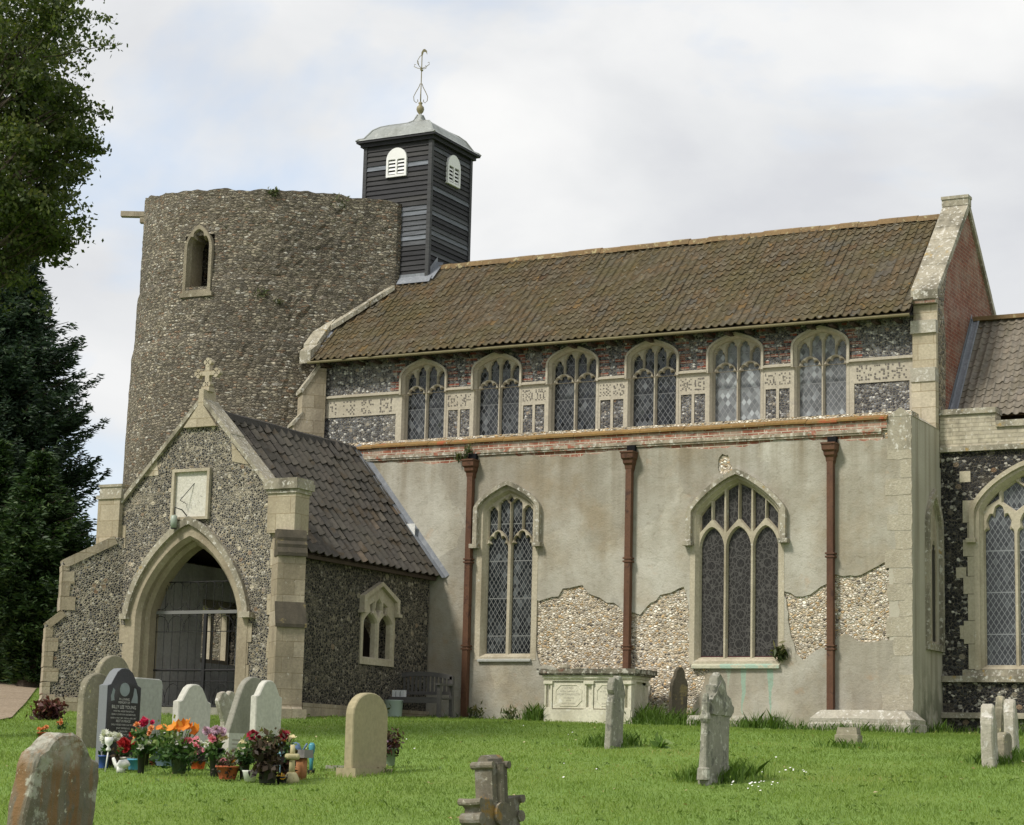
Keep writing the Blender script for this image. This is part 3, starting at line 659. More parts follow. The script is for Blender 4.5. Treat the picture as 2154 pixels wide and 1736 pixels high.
# string course, flushwork band, flint panels with mullions
F = FS(YN); M['cut_flint'] = plain('cut_black_flint', (.13, .115, .10), .6, .3, .5)
MOT = ["XX.X.XX X.....X ..XXX.. X.X.X.X ..XXX.. X.....X XX.X.XX", "X.X.X.X .X.X.X. X.X.X.X .X...X. X.X.X.X .X.X.X. X.X.X.X", ".XX.XX. X.X.X.X XX...XX ...X... XX...XX X.X.X.X .XX.XX.",
       "XXX.XXX X.....X X.XXX.X ..X.X.. X.XXX.X X.....X XXX.XXX", "X..X..X .X.X.X. ..XXX.. XXX.XXX ..XXX.. .X.X.X. X..X..X", "XXXXXXX X...... X.XXXX. X.X..X. X.XX.X. X....X. XXXXXX.",
       "X.XXX.X .X...X. X.X.X.X X.XX..X X.X.X.X X.X..XX XX.X.X.", "X.X.X.X X.XXX.X .X...X. .X.X.X. .X.X.X. XX.X.XX X.X.X.X"]
def motif(fl, xc, zc, s, k):
    rows = MOT[k % len(MOT)].split(); c_ = s/7
    for a, row in enumerate(rows):
        for b, ch in enumerate(row):
            if ch == 'X' and random.random() < .8:
                x = xc-s/2+(b+.5)*c_; z = zc+s/2-(a+.5)*c_; e = c_*random.uniform(.22, .46); g_ = c_*random.uniform(.22, .46); x += random.uniform(-.15, .15)*c_; z += random.uniform(-.15, .15)*c_
                fl.fbox(F, (x-e, z-g_, .02), (x+e, z+g_, .0285))
gaps = [(NX0+.02, wins[0][0])]+[(wins[i][1], wins[i+1][0]) for i in range(5)]+[(wins[5][1], -.45)]
for gi, (g0, g1) in enumerate(gaps):
    zt, zb_ = 6.97, 6.56; band = MB(); sc_ = MB(); fl = MB(); bk = MB()
    band.fbox(F, (g0, zb_, 0), (g1, zt, .022))
    sc_.fbox(F, (g0, zt, 0), (g1, zt+.035, .085)); sc_.prism([(0, 0)]*0 or rect(g0, zt+.035, g1, zt+.06), F, 0, .05)
    nm = 4 if gi == 0 else (3 if gi == 6 else 2); s = .30 if gi in (0, 6) else min(.28, (g1-g0)/2-.06)
    for m_ in range(nm):
        t = (m_+.5)/nm; x = g0+(g1-g0)*t if gi not in (0, 6) else g0+.12+(g1-g0-.24)*t
        motif(fl, x, (zt+zb_)/2-.01, s, gi*3+m_)
    # stone margins and the slim mullion of the panels under the band
    if gi in (0, 6):
        band.fbox(F, (g0, 5.5, 0), (g0+.10, zb_, .022)); band.fbox(F, (g1-.10, 5.5, 0), (g1, zb_, .022))
    else:
        band.fbox(F, (g0, 5.5, 0), (g0+.05, zb_, .022)); band.fbox(F, (g1-.05, 5.5, 0), (g1, zb_, .022)); xm = (g0+g1)/2
        band.fbox(F, (xm-.028, 5.5, 0), (xm+.028, zb_, .022))
    # red brick laid into the flint beside the window heads
    for side, xs, dr in ((0, g0, 1), (1, g1, -1)):
        if (gi == 0 and side == 0) or (gi == 6 and side == 1): continue
        z = 7.06; kk = 0
        while z < 7.78:
            L_ = random.uniform(.08, .24) if kk % 2 == 0 else random.uniform(0, .08)
            off_ = max(0, (z-7.38)*.55) if z > 7.38 else 0
            if L_ > .07:
                x = xs-dr*off_*.9+dr*.01; q = 0
                while q < L_:
                    bl = random.uniform(.09, .16); a_, b_ = sorted((x+dr*q, x+dr*(q+bl-.012)))
                    bk.fbox(F, (a_, z, 0), (b_, z+.052, .009)); q += bl
            z += .064; kk += 1
    bp = part(band, 'flushwork_band', 'stone_clere', nave); part(sc_, 'string_course', 'stone_clere', nave); part(fl, 'flushwork_flint', 'cut_flint', bp)
    if bk.v: part(bk, 'brick_dressing', 'brick_red', nave)

# pale stone corner strip at the west end
mb = MB(); mb.fbox(F, (NX0-.02, 5.5, -.3), (NX0+.16, 8.0, .03)); part(mb, 'corner_quoin', 'quoin', nave)
# ---------------------------------------------------------------- nave roof
EY, EZ, RZ = 1.26, 7.765, 10.16; sl = Vector((0, RY-EY, RZ-EZ)); LN = sl.length
NT_W = -.42-(NX0+.05)
mb = pantiles((NX0+.05, EY, EZ), (1, 0, 0), sl, NT_W, LN, .163, .197, 3, .030, .004)
roof = part(mb, 'nave_roof', 'roof', smooth=False)
mb = pantiles((-.42, 2*RY-EY, EZ), (-1, 0, 0), (0, -(RY-EY), RZ-EZ), NT_W, LN, .163, .197, 4, .030, .004); part(mb, 'north_slope', 'roof', roof)
mb = MB()
mb.quad((NX0+.02, EY+.06, EZ-.01), (-.42, EY+.06, EZ-.01), (-.42, RY, RZ-.05), (NX0+.02, RY, RZ-.05)); mb.quad((NX0+.02, EY+.04, EZ-.06), (-.42, EY+.04, EZ-.06), (-.42, YN+.02, EZ+.02), (NX0+.02, YN+.02, EZ+.02))
mb.box((NX0, EY+.03, EZ-.075), (-.43, EY+.07, EZ+.0))
x = NX0+.3
while x < -.6:
    mb.box((x-.045, EY+.09, EZ-.12), (x+.045, YN+.02, EZ-.065)); x += .42
part(mb, 'eaves_board', 'oak', roof)
mb = MB(); mb.tube([(NX0+.0, EY-.0, EZ-.055), (-.42, EY-.0, EZ-.055)], .030, 8); part(mb, 'gutter', plain('mossy_gutter', (.16, .14, .075), .7, .2, .3), roof)
mb = MB(); x = NX0+.1; p_ = []
while x < -.45:
    mb.cur = random.random(); e = min(x+.40, -.44)
    z0 = RZ+.02+random.uniform(-.012, .012); prof = [(RY-.14, z0-.10), (RY-.10, z0), (RY, z0+.045), (RY+.10, z0), (RY+.14, z0-.10)]
    n = len(mb.v); mb.raw([(x, *q) for q in prof]+[(e, *q) for q in prof], [(i, i+1, i+6, i+5) for i in range(4)]+[(0, 1, 2, 3, 4), (9, 8, 7, 6, 5)]); x = e+.005
part(mb, 'ridge_tiles', 'ridge', roof)
# ---------------------------------------------------------------- east gable and its coping
GW = RY-YN; GZ = 8.22; GA = 10.22
gpoly = [(YN+.002, 4.9), (2*RY-YN, 4.9), (2*RY-YN, GZ), (RY, GA), (YN+.002, GZ)]
mb = MB(); panel(mb, gpoly, [], FE(0), -.44, 0); gable = part(mb, 'east_gable', 'brick_gable')
mb = MB(); panel(mb, [(YN+.004, 5.0), (YN+.36, 5.0), (YN+.42, 6.6), (YN+.46, 7.3), (YN+.33, 8.0), (YN+.60, 8.75), (YN+.5, 8.74), (YN+.004, 8.2)], [], FE(0), -.1, .004); part(mb, 'flint_edge', flint('gable_flint', (10, 10, 12), [(0, (.13, .12, .10)), (.4, (.24, .21, .16)), (.7, (.34, .30, .23)), (.9, (.46, .44, .38))], (.30, .25, .17), .12), gable)
mb = MB()
dz = (GA-GZ)/GW
def rake(y0, y1, z0, z1, t): # coping slab on the gable
    mb.prism([(y0, z0), (y1, z1), (y1, z1+t), (y0, z0+t)], FE(0), -.46, .05)
nseg = 7
for i in range(nseg):
    ya = YN-.20+(GW+.2)*i/nseg; yb = YN-.20+(GW+.2)*(i+1)/nseg-.008; za = GZ+(ya-YN)*dz+.02; zb_ = GZ+(yb-YN)*dz+.02; t = .17+random.uniform(-.01, .012)
    rake(ya, yb, za, zb_, t); rake(2*RY-ya, 2*RY-yb, za, zb_, t)
mb.box((-.47, RY-.11, GA+.10), (.055, RY+.11, GA+.24)); mb.box((-.48, RY-.13, GA+.24), (.065, RY+.13, GA+.30))
part(mb, 'gable_coping', 'stone_lich', gable)
# stepped pilaster at the south-east nave corner
mb = MB(); F = FS(YN)
mb.fbox(F, (-.46, 4.9, -.3), (-.004, 6.55, .20)); mb.prism([(-.46, 6.55)]*0 or rect(-.46, 6.55, -.004, 6.75), F, -.3, .15)
prof = [(0, 4.9), (.20, 4.9), (.20, 6.5), (.13, 6.72), (.13, 7.42), (.16, 7.42), (.06, 7.66), (.06, 7.95), (0, 7.95)]
mb2 = MB(); panel(mb2, [(YN-a, b) for a, b in prof][::-1], [], FE(-.004), -.45, 0)
pil = part(mb2, 'corner_pilaster', 'quoin')
mb = MB(); mb.fbox(F, (-.47, 6.48, .0), (-.002, 6.74, .225)); mb.fbox(F, (-.48, 7.40, 0), (.0, 7.64, .175)); parts(mb, 'weathering_stone', 'stone_white', pil)
mb = MB(); mb.fbox(F, (-.45, 7.96, -.2), (.002, 8.20, .17)); part(mb, 'kneeler_brick', brick('kneeler_brick_mat', (.20, .08, .05), (.30, .24, .17), (.3, .26, .2), .5), pil)
# ---------------------------------------------------------------- west gable coping and buttress
mb = MB()
for i in range(2):
    ya = 1.5+i*.36; yb = ya+.35; za = EZ+(ya-EY)*dz+.02; zb_ = EZ+(yb-EY)*dz+.02
    mb.prism([(ya, za), (yb, zb_), (yb, zb_+.15), (ya, za+.15)], FE(NX0+.06), -.34, 0)
c0 = Vector((NX0+.06, 2.0, 0)); c1 = Vector((STX+.02, 3.0, 0)); nr_ = Vector((c1.y-c0.y, -(c1.x-c0.x), 0)).normalized()
for i in range(5):                   # the same coping carried up the foot of the broken masonry
    A_, B_ = c0.lerp(c1, i/5), c0.lerp(c1, (i+.97)/5); q_ = []
    for P_ in (A_, B_):
        for o_, h_ in ((.10, .02), (.10, .13), (-.25, .24), (-.25, .02)):
            w_ = P_+nr_*o_; q_.append((w_.x, w_.y, EZ+(P_.y-EY)*dz+h_+random.uniform(-.01, .01)))
    mb.raw(q_, [(0, 1, 5, 4), (1, 2, 6, 5), (0, 3, 2, 1), (4, 5, 6, 7)])
mb.prism([(1.24, 7.70), (1.62, 7.86), (1.62, 8.22), (1.24, 7.98)], FE(NX0+.08), -.28, 0)
wc = part(mb, 'west_coping', 'stone_lich')
mb = MB(); mb.quad((NX0+.05, 1.35, EZ+.10), (NX0+.22, 1.35, EZ+.06), (NX0+.22, 2.15, EZ+.06+.8*dz), (NX0+.05, 2.15, EZ+.12+.8*dz)); mb.box((NX0+.03, 1.35, EZ+.02), (NX0+.05, 1.36, EZ+.1)); part(mb, 'lead_flashing', 'lead', wc)
bd = math.radians(226); bF2 = FG((NX0+.12, YN+.05, 0), bd)
mb = MB(); panel(mb, [(0, 3.5), (.66, 3.5), (.66, 6.36), (.50, 6.58), (.50, 7.1), (.16, 7.62), (0, 7.62)], [], bF2, -.23, .23)
wb = part(mb, 'west_buttress', 'ashlar')
mb = MB(); mb.prism([(.66, 6.34), (.70, 6.34), (.70, 6.40), (.48, 6.66), (.48, 6.60)], bF2, -.25, .25); mb.prism([(.50, 7.06), (.54, 7.06), (.54, 7.14), (.14, 7.72), (.14, 7.64)], bF2, -.25, .25); parts(mb, 'weathering_slab', 'stone_lich', wb)

# ---------------------------------------------------------------- bell turret
BY0 = 3.28; BX0, BX1 = onY(769, 370, BY0)[0], onY(902, 480, BY0)[0]; BY1 = onX(986, 450, BX1)[1]; BZ = onY(908, 286, BY0)[2]-.06
mb = MB(); mb.box((BX0+.02, BY0+.02, 8.6), (BX1-.02, BY1-.02, BZ)); bh = .113
def boards(F, u0, u1, z0, key, rs):
    z = z0; i = 0
    while z < BZ-.01:
        zt = min(z+bh, BZ); mb.cur = max(0, min(1, key(z, rs)))
        j = rs.uniform(-.006, .006)
        mb.quad(F(u0, z+j, .034), F(u1, z-j, .034), F(u1, zt, .008), F(u0, zt, .008)); mb.cur *= .3; mb.quad(F(u0, z+j, .008), F(u1, z-j, .008), F(u1, z-j, .034), F(u0, z+j, .034)); z = zt; i += 1
zp0, zp1 = onY(870, 518, BY0)[2], onY(870, 443, BY0)[2]; zq = onY(870, 350, BY0)[2]
def k_south(z, rs):
    if zp0 < z < zp1: return rs.uniform(.74, .95)
    if zq-.06 < z < zq+.055: return .93
    return rs.choice([.15, .3, .42, .5, .6, .38])
def k_east(z, rs): return rs.choice([.05, .12, .2, .3, .1, .72, .82, .25, .86]) if z < zq-.4 else rs.choice([.3, .5, .7, .8, .2])
rs = random.Random(12)
boards(FS(BY0), BX0, BX1, 8.7, k_south, rs); boards(FE(BX1), BY0, BY1, 8.7, k_east, rs)
boards(lambda u, v, w_: (BX0-w_, u, v), BY0, BY1, 8.7, k_south, rs); boards(lambda u, v, w_: (u, BY1+w_, v), BX0, BX1, 8.7, k_east, rs)
mb.cur = .66
for xx in (BX0, BX1):
    for yy in (BY0, BY1): mb.box((xx-.045, yy-.045, 8.6), (xx+.045, yy+.045, BZ))
turret = part(mb, 'bell_turret', 'board')
mb = MB(); mb.cur = .2; cx0, cy0 = (BX0+BX1)/2, (BY0+BY1)/2; hx, hy = (BX1-BX0)/2, (BY1-BY0)/2
mb.box((BX0-.10, BY0-.10, BZ-.03), (BX1+.10, BY1+.10, BZ+.05)); mb.box((BX0-.17, BY0-.17, BZ+.05), (BX1+.17, BY1+.17, BZ+.10)); part(mb, 'eaves_moulding', 'board', turret)
dC = depth((cx0, cy0, BZ)); zn = atd(886, 238, dC)[2]; kz = (zn-BZ-.10)/.92
prof = [(1.21, .10), (1.16, .15), (1.06, .19), (.99, .30), (.90, .44), (.76, .55), (.58, .63), (.40, .69), (.24, .75), (.13, .83), (.085, .93), (.05, 1.02)]
prof = [(r_, .10+(z-.10)*kz) for r_, z in prof]
mb = MB(); n0 = 0; NS = 6
for r_, z in prof:
    ring = []
    for s_ in range(4):
        for t in range(NS):
            a = -1+2*t/NS; x, y = [(a, -1), (1, a), (-a, 1), (-1, -a)][s_]; ring.append((cx0+x*(hx*r_), cy0+y*(hy*r_), BZ+z))
    mb.v += ring
nn_ = 4*NS
for i in range(len(prof)-1):
    for j in range(nn_): mb.f.append((i*nn_+j, i*nn_+(j+1) % nn_, (i+1)*nn_+(j+1) % nn_, (i+1)*nn_+j)); mb.r.append(.5)
for s_ in range(4):   # rolled lead hips
    mb.tube([(cx0+[-1, 1, 1, -1][s_]*hx*r_, cy0+[-1, -1, 1, 1][s_]*hy*r_, BZ+z) for r_, z in prof], .022, 6)
part(mb, 'ogee_lead_cap', 'lead_pale', turret)
zt = zn-.05; q_ = .72; mb = MB(); mb.lathe([(r_*q_, h_*q_) for r_, h_ in [(.07, 0), (.05, .06), (.045, .10), (.10, .17), (.125, .25), (.11, .33), (.06, .38), (.05, .42), (.075, .46), (.03, .5)]], (cx0, cy0, zt), 16); part(mb, 'ball_finial', 'gold', turret, True)
mb = MB(); zr = zt+.35; ztop = atd(893, 90, dC)[2]; zb2 = atd(888, 168, dC)[2]; hb_s = (zb2-zr)
mb.tube([(cx0, cy0, zr), (cx0, cy0, ztop-.10)], .013, 6)
for a in range(4):
    ca, sa_ = math.cos(a*math.pi/2+.5), math.sin(a*math.pi/2+.5)
    mb.tube([(cx0+ca*q, cy0+sa_*q, zr+h_*hb_s) for q, h_ in [(.02, 1.0), (.05, .8), (.11, .55), (.16, .3), (.15, .08), (.10, -.03), (.06, .05), (.07, .15)]], .009, 5)
zc = atd(889, 134, dC)[2]
for ux, uy in ((1, 0), (0, 1)):
    for s_ in (-1, 1): mb.tube([(cx0+ux*s_*q, cy0+uy*s_*q, zc+h_) for q, h_ in [(.0, .0), (.11, .02), (.20, .07), (.195, .12), (.16, .11)]], .008, 5)
mb.tube([(cx0, cy0-.04, zc-.04), (cx0, cy0+.04, zc-.04)], .024, 6)
vn = Vector((.75, .66, 0))
def vp(q, h_): return (cx0+vn.x*q, cy0+vn.y*q, h_)
mb.tube([vp(-.07, zc+.08), vp(-.10, zc+.18), vp(-.05, zc+.28), vp(.01, ztop-.14)], .008, 5)
vF = lambda u, v, w_: (cx0+vn.x*u+vn.y*w_, cy0+vn.y*u-vn.x*w_, v)
panel(mb, [(-.02, ztop-.17), (.01, ztop-.17), (.04, ztop-.07), (.09, ztop-.07), (.12, ztop-.13), (.11, ztop-.04), (.06, ztop), (.02, ztop-.015), (-.015, ztop-.08)], [], vF, -.007, .007)
part(mb, 'weathervane', 'gold', turret)
def louvre(F, uc, z0, z1, w_):
    mb = MB(); panel(mb, arch(uc-w_/2, uc+w_/2, z0, z1-w_*.5, z1, p=2, q=2), [arch(uc-w_/2+.05, uc-.02, z0+.05, z1-w_*.52, z1-w_*.5, p=2, q=2), arch(uc+.02, uc+w_/2-.05, z0+.05, z1-w_*.52, z1-w_*.5, p=2, q=2)], F, .0, .075)
    z = z0+.08
    while z < z1-w_*.56:
        for s0, s1 in ((uc-w_/2+.055, uc-.025), (uc+.025, uc+w_/2-.055)):
            mb.quad(F(s0, z, .062), F(s1, z, .062), F(s1, z+.05, .03), F(s0, z+.05, .03)); mb.quad(F(s0, z-.012, .062), F(s1, z-.012, .062), F(s1, z, .062), F(s0, z, .062))
        z += .085
    o = part(mb, 'louvre_window', 'white_paint', turret)
    mb = MB(); mb.fbox(F, (uc-w_/2+.03, z0+.03, .012), (uc+w_/2-.03, z1-w_*.5, .026)); part(mb, 'dark_backing', 'black', o)
pa, pb, pc = onY(815, 376, BY0), onY(857, 376, BY0), onY(836, 313, BY0)
louvre(FS(BY0), (pa[0]+pb[0])/2, pa[2], pc[2], pb[0]-pa[0])
pa, pb, pc = onX(936, 385, BX1), onX(962, 398, BX1), onX(949, 327, BX1)
louvre(FE(BX1), (pa[1]+pb[1])/2, (pa[2]+pb[2])/2, pc[2], pb[1]-pa[1])
# lead apron where the turret meets the roof
mb = MB(); zf = EZ+(BY0-EY)*dz
mb.quad((STX+.0, BY0-.16, zf-.16*dz+.08), (BX1+.14, BY0-.16, zf-.16*dz+.08), (BX1+.14, BY0-.035, zf+.09), (STX+.0, BY0-.035, zf+.09)); mb.quad((STX+.0, BY0-.036, zf+.09), (BX1+.05, BY0-.036, zf+.09), (BX1+.05, BY0-.036, zf+.15), (STX+.0, BY0-.036, zf+.15))
ye = RY; ze = EZ+(ye-EY)*dz
mb.quad((BX1+.036, BY0-.05, zf+.06), (BX1+.19, BY0-.10, zf-.02), (BX1+.19, ye, ze+.07), (BX1+.036, ye, ze+.10)); mb.quad((BX1+.037, BY0-.05, zf+.04), (BX1+.037, ye, ze+.08), (BX1+.037, ye, ze+.22), (BX1+.037, BY0-.05, zf+.2))
part(mb, 'lead_apron', 'lead', turret)

# ---------------------------------------------------------------- south aisle
AX0 = -12.35; ZP = 5.18
def P0(px, py): q = onY(px, py, 0); return (q[0], q[2])
w1 = dict(x0=P0(1014, 1100)[0], x1=P0(1124, 1100)[0], zb=P0(1064, 1381)[1], za=P0(1066, 1028)[1])
w2 = dict(x0=P0(1462, 1100)[0], x1=P0(1640, 1100)[0], zb=P0(1545, 1390)[1], za=P0(1548, 1004)[1])
H1 = arch(w1['x0']-.02, w1['x1']+.02, w1['zb'], w1['za']-.38, w1['za']+.01, p=1.05, q=1.6); H2 = arch(w2['x0']-.02, w2['x1']+.02, w2['zb'], w2['za']-.62, w2['za']+.01, p=1.25, q=1.25)
pd0, pd1 = -11.95, -11.05      # church door inside the porch
mb = MB(); panel(mb, rect(AX0, -.6, -.003, 5.70), [H1, H2, arch(-12.1, -11.0, .1, 1.5, 2.3)], FS(0), -.45, -.03)
mb.box((AX0, .45, 5.3), (-.45, YN, 5.5)); mb.box((AX0, .03, 0), (AX0+.4, YN, 5.5))
aisle = part(mb, 'aisle_wall', 'rubble')
def wob(pts, a=.035, step=.11):
    out = []
    for i in range(len(pts)):
        p, q = pts[i], pts[(i+1) % len(pts)]; n = max(1, int(math.hypot(q[0]-p[0], q[1]-p[1])/step))
        for j in range(n):
            t = j/n; out.append((p[0]+(q[0]-p[0])*t+random.uniform(-a, a), p[1]+(q[1]-p[1])*t+random.uniform(-a, a)))
    return out
PT_A = wob([P0(*q) for q in [(1136, 1400), (1118, 1330), (1122, 1262), (1175, 1258), (1185, 1240), (1228, 1233), (1240, 1252), (1300, 1275), (1312, 1290), (1345, 1290), (1390, 1250), (1440, 1238), (1449, 1300), (1450, 1392), (1452, 1402), (1492, 1408), (1480, 1440), (1462, 1480), (1440, 1522), (1360, 1522), (1368, 1440), (1310, 1412)]])
PT_B = wob([P0(*q) for q in [(1654, 1262), (1648, 1246), (1690, 1258), (1715, 1238), (1745, 1230), (1754, 1210), (1790, 1212), (1815, 1208), (1858, 1186), (1890, 1178), (1893, 1240), (1890, 1330), (1885, 1345), (1812, 1352), (1775, 1330), (1750, 1356), (1718, 1364), (1694, 1388), (1676, 1372), (1662, 1342)]])
PT_C = wob([P0(*q) for q in [(1513, 995), (1510, 975), (1518, 955), (1532, 958), (1541, 990), (1530, 1002)]], .015, .06)
top = []; x = -.02
while x > AX0+.05: top.append((x, ZP+.06+.05*math.sin(x*2.1)+random.uniform(-.03, .03))); x -= .12
pl_outer = [(AX0, -.6), (-.004, -.6), (-.004, 5.45)]+top+[(AX0, ZP)]
mb = MB(); H1p = offset(H1, .06); H2p = offset(H2, .05)
panel(mb, pl_outer, [H1p, H2p, PT_A, PT_B, PT_C, arch(-12.3, -10.8, -.3, 1.6, 2.6)], FS(0), -.08, 0)
part(mb, 'lime_render', 'plaster', aisle)
# brick eaves courses, string and orange coping
mb = MB(); F = FS(0); mb.fbox(F, (AX0, ZP-.03, -.1), (-.52, 5.60, -.012)); mb.fbox(F, (AX0, 5.40, -.1), (-.44, 5.55, .022))
bc_ = part(mb, 'brick_parapet', 'brick', aisle)
mb = MB(); mb.prism([(AX0, 0)]*0 or rect(AX0, 5.335, -.53, 5.40), F, -.05, .055); mb.fbox(F, (AX0, 5.30, -.05), (-.54, 5.336, .035)); part(mb, 'string_moulding', 'string', aisle)
mb = MB(); x = AX0
while x < -.44:
    e = min(x+random.uniform(.5, .9), -.42); j = random.uniform(-.006, .006)
    pr_ = [(-.075, 5.55+j), (-.075, 5.585+j), (.12, 5.70+j), (.34, 5.70+j), (.34, 5.55+j)]
    n = len(mb.v); mb.raw([(x, *q) for q in pr_]+[(e-.006, *q) for q in pr_], [(0, 1, 6, 5), (1, 2, 7, 6), (2, 3, 8, 7), (5, 9, 4, 0), (0, 4, 3, 2, 1), (5, 6, 7, 8, 9)]); x = e
part(mb, 'parapet_coping', 'coping_orange', aisle)
# east wall of the aisle
YB = 1.70; e0 = onX(1955, 1040, 0); ew = dict(y0=onX(1951, 1200, 0)[1], y1=onX(1974, 1200, 0)[1], zb=onX(1960, 1352, 0)[2], za=onX(1962, 1050, 0)[2])
He = arch(ew['y0'], ew['y1'], ew['zb'], ew['za']-.5, ew['za'], p=1.2, q=1.5)
mb = MB(); panel(mb, [(.002, -.6), (1.77, -.6), (1.77, 5.6), (.002, 5.6)], [He], FE(0), -.42, 0)
ea = part(mb, 'aisle_east_wall', 'plaster_east')
mb = MB(); mb.prism([(-.43, 5.60), (.012, 5.60), (-.20, 5.76)], FS(-.012), -YB, 0); mb.prism([(-.43, 5.0), (.0, 5.0), (.0, 5.6), (-.43, 5.6)], FS(-.006), -.02, 0); part(mb, 'saddle_coping', 'stone_lich', ea)
mb = MB(); panel(mb, He, [foil(ew['y0']+.05, (ew['y0']+ew['y1'])/2-.03, ew['zb']+.03, ew['zb']+1.6, ew['zb']+1.85), foil((ew['y0']+ew['y1'])/2+.03, ew['y1']-.05, ew['zb']+.03, ew['zb']+1.6, ew['zb']+1.85)], FE(0), -.07, -.028, .0)
f_ = part(mb, 'east_window', 'stone', ea)
mb = MB(); panel(mb, offset(He, .14), [offset(He, .02)], FE(0), .0, .07); part(mb, 'hood_mould', 'stone_lich', f_)
mb = MB(); panel(mb, He, [], FE(0), -.11, -.05); part(mb, 'leaded_glass', 'pane_dark', f_)
# quoins at the corner, partly under lime
mb = MB(); z = .1; i = 0
while z < 5.45:
    h_ = random.uniform(.24, .36); L_ = [.30, .5, .24, .42][i % 4]+random.uniform(-.06, .06)
    if not (.9 < z < 1.25 and i % 2): panel(mb, wob(rect(-L_, z, -.002, min(z+h_-.012, 5.5)), .014, .1), [], F, -.03, .005)
    z += h_; i += 1
part(mb, 'corner_quoins', stone('limed_quoin', (.385, .35, .27), .2, [((.55, .53, .46), 14, .58, .7), ((.30, .27, .21), 4, .56, .5)], ((.30, .26, .19), 2, .6), None, .02), aisle)

def hood(mb, F, x0, x1, zdrop, zs, za, p, q, t=.12, wd=.11):
    """hood mould over the arch head with vertical drops and square stops"""
    o = [(x0-t, zdrop)]+head(x0-t, x1+t, zs, za+t, 18, p, q)+[(x1+t, zdrop)]; i_ = [(x1, zdrop)]+head(x0, x1, zs, za, 18, p, q)[::-1]+[(x0, zdrop)]
    panel(mb, (o+i_)[::-1], [], F, -.02, wd)
    for xs in (x0-t-.05, x1-.03): mb.fbox(F, (xs, zdrop-.08, -.02), (xs+t+.08, zdrop, wd+.04))
# window of two lights
F = FS(0); a = w1; xm = (a['x0']+a['x1'])/2
inn = arch(a['x0']+.07, a['x1']-.07, a['zb']+.04, a['za']-.40, a['za']-.08, p=1.05, q=1.6)
mb = MB(); panel(mb, offset(H1, .075), [inn], F, -.3, .006, .05, .09); fr1 = part(mb, 'two_light_window', 'stone')
zL = P0(1066, 1150)[1]; zT = P0(1066, 1118)[1]; zA = a['za']; l0, l1 = a['x0']+.085, a['x1']-.085; hs = []
for s0, s1 in ((l0, xm-.05), (xm+.05, l1)): hs.append(foil(s0, s1, a['zb']+.06, zL, zT, .22, (.14, .36, .64, .86), 40, 1.3))
q_ = (xm-.05-l0)/2
hb1 = lambda x: max([zL-.08]+[zL+(zT-zL)*max(0, 1-abs((x-(c0+c1)/2)/((c1-c0)/2))**1.3)**.5 for c0, c1 in ((l0, xm-.05), (xm+.05, l1))])+.055
for s0, s1, tp in ((l0+.01, l0+q_-.02, zA-.34), (l0+q_+.025, xm-.025, zA-.20), (xm+.025, xm+.025+q_, zA-.20), (l1-q_+.02, l1-.01, zA-.34)): hs.append(foil(s0, s1, 0, tp-.11, tp, .16, (.25, .75), 24, 1.3, bot=hb1))
hs.append([(xm-.06, zA-.21), (xm, zA-.27), (xm+.06, zA-.21), (xm, zA-.14)])
mb = MB(); panel(mb, offset(inn, .012), hs, F, -.26, -.085, .02, .04); part(mb, 'tracery', 'stone', fr1)
mb = MB(); panel(mb, inn, [], F, -.20, -.165); part(mb, 'leaded_glass', 'gl_aisle', fr1)
mb = MB(); hood(mb, F, a['x0']-.06, a['x1']+.06, P0(1000, 1146)[1], a['za']-.38, a['za']+.06, 1.05, 1.6, .09); part(mb, 'hood_mould', 'stone_lich', fr1)
mb = MB(); mb.prism([(-.06, a['zb']-.10), (-.06, a['zb']-.07), (.2, a['zb']+.05), (.2, a['zb']-.10)], lambda u, v, w_: (a['x0']+w_, u, v), 0, a['x1']-a['x0']); part(mb, 'window_sill', 'grave_flat', fr1)
# window of three lights
a = w2; inn = arch(a['x0']+.06, a['x1']-.06, a['zb']+.04, a['za']-.66, a['za']-.07, p=1.25, q=1.25)
mb = MB(); panel(mb, offset(H2, .07), [inn], F, -.3, .006, .05, .09); fr2 = part(mb, 'three_light_window', 'stone')
hs = []; l0, l1 = a['x0']+.08, a['x1']-.08; lw = (l1-l0-.16)/3; zs_, zt_ = P0(1548, 1150)[1], P0(1548, 1108)[1]
def roofz(x): # underside of the arch head
    t = abs((x-(a['x0']+a['x1'])/2)/((a['x1']-a['x0'])/2-.07)); return a['za']-.66+.59*max(0, 1-min(1, t)**1.25)**(1/1.25)-.035
for i in range(3):
    s0 = l0+i*(lw+.08); hs.append(arch(s0, s0+lw, a['zb']+.07, zs_, zt_, p=1.5, q=1.9))
    for s_ in (0, 1):
        u0 = s0+(lw/2+.028 if s_ else -.005); u1 = s0+(lw+.005 if s_ else lw/2-.028); zl_ = zt_+.13; zin = zt_+.16
        zo_ = zt_-.06
        hs.append([(u0, zin if s_ else zo_), (u1, zo_ if s_ else zin), (u1, roofz(u1)), ((u0+u1)/2, roofz((u0+u1)/2)), (u0, roofz(u0))])
mb = MB(); panel(mb, offset(inn, .012), hs, F, -.26, -.08, .022, .06); part(mb, 'tracery', 'stone', fr2)
mb = MB(); panel(mb, inn, [], F, -.20, -.165); part(mb, 'patterned_glass', 'gl_pattern', fr2)
mb = MB(); hood(mb, F, a['x0']-.045, a['x1']+.045, P0(1445, 1140)[1], a['za']-.62, a['za']+.045, 1.25, 1.25, .10); part(mb, 'hood_mould', 'stone_lich', fr2)
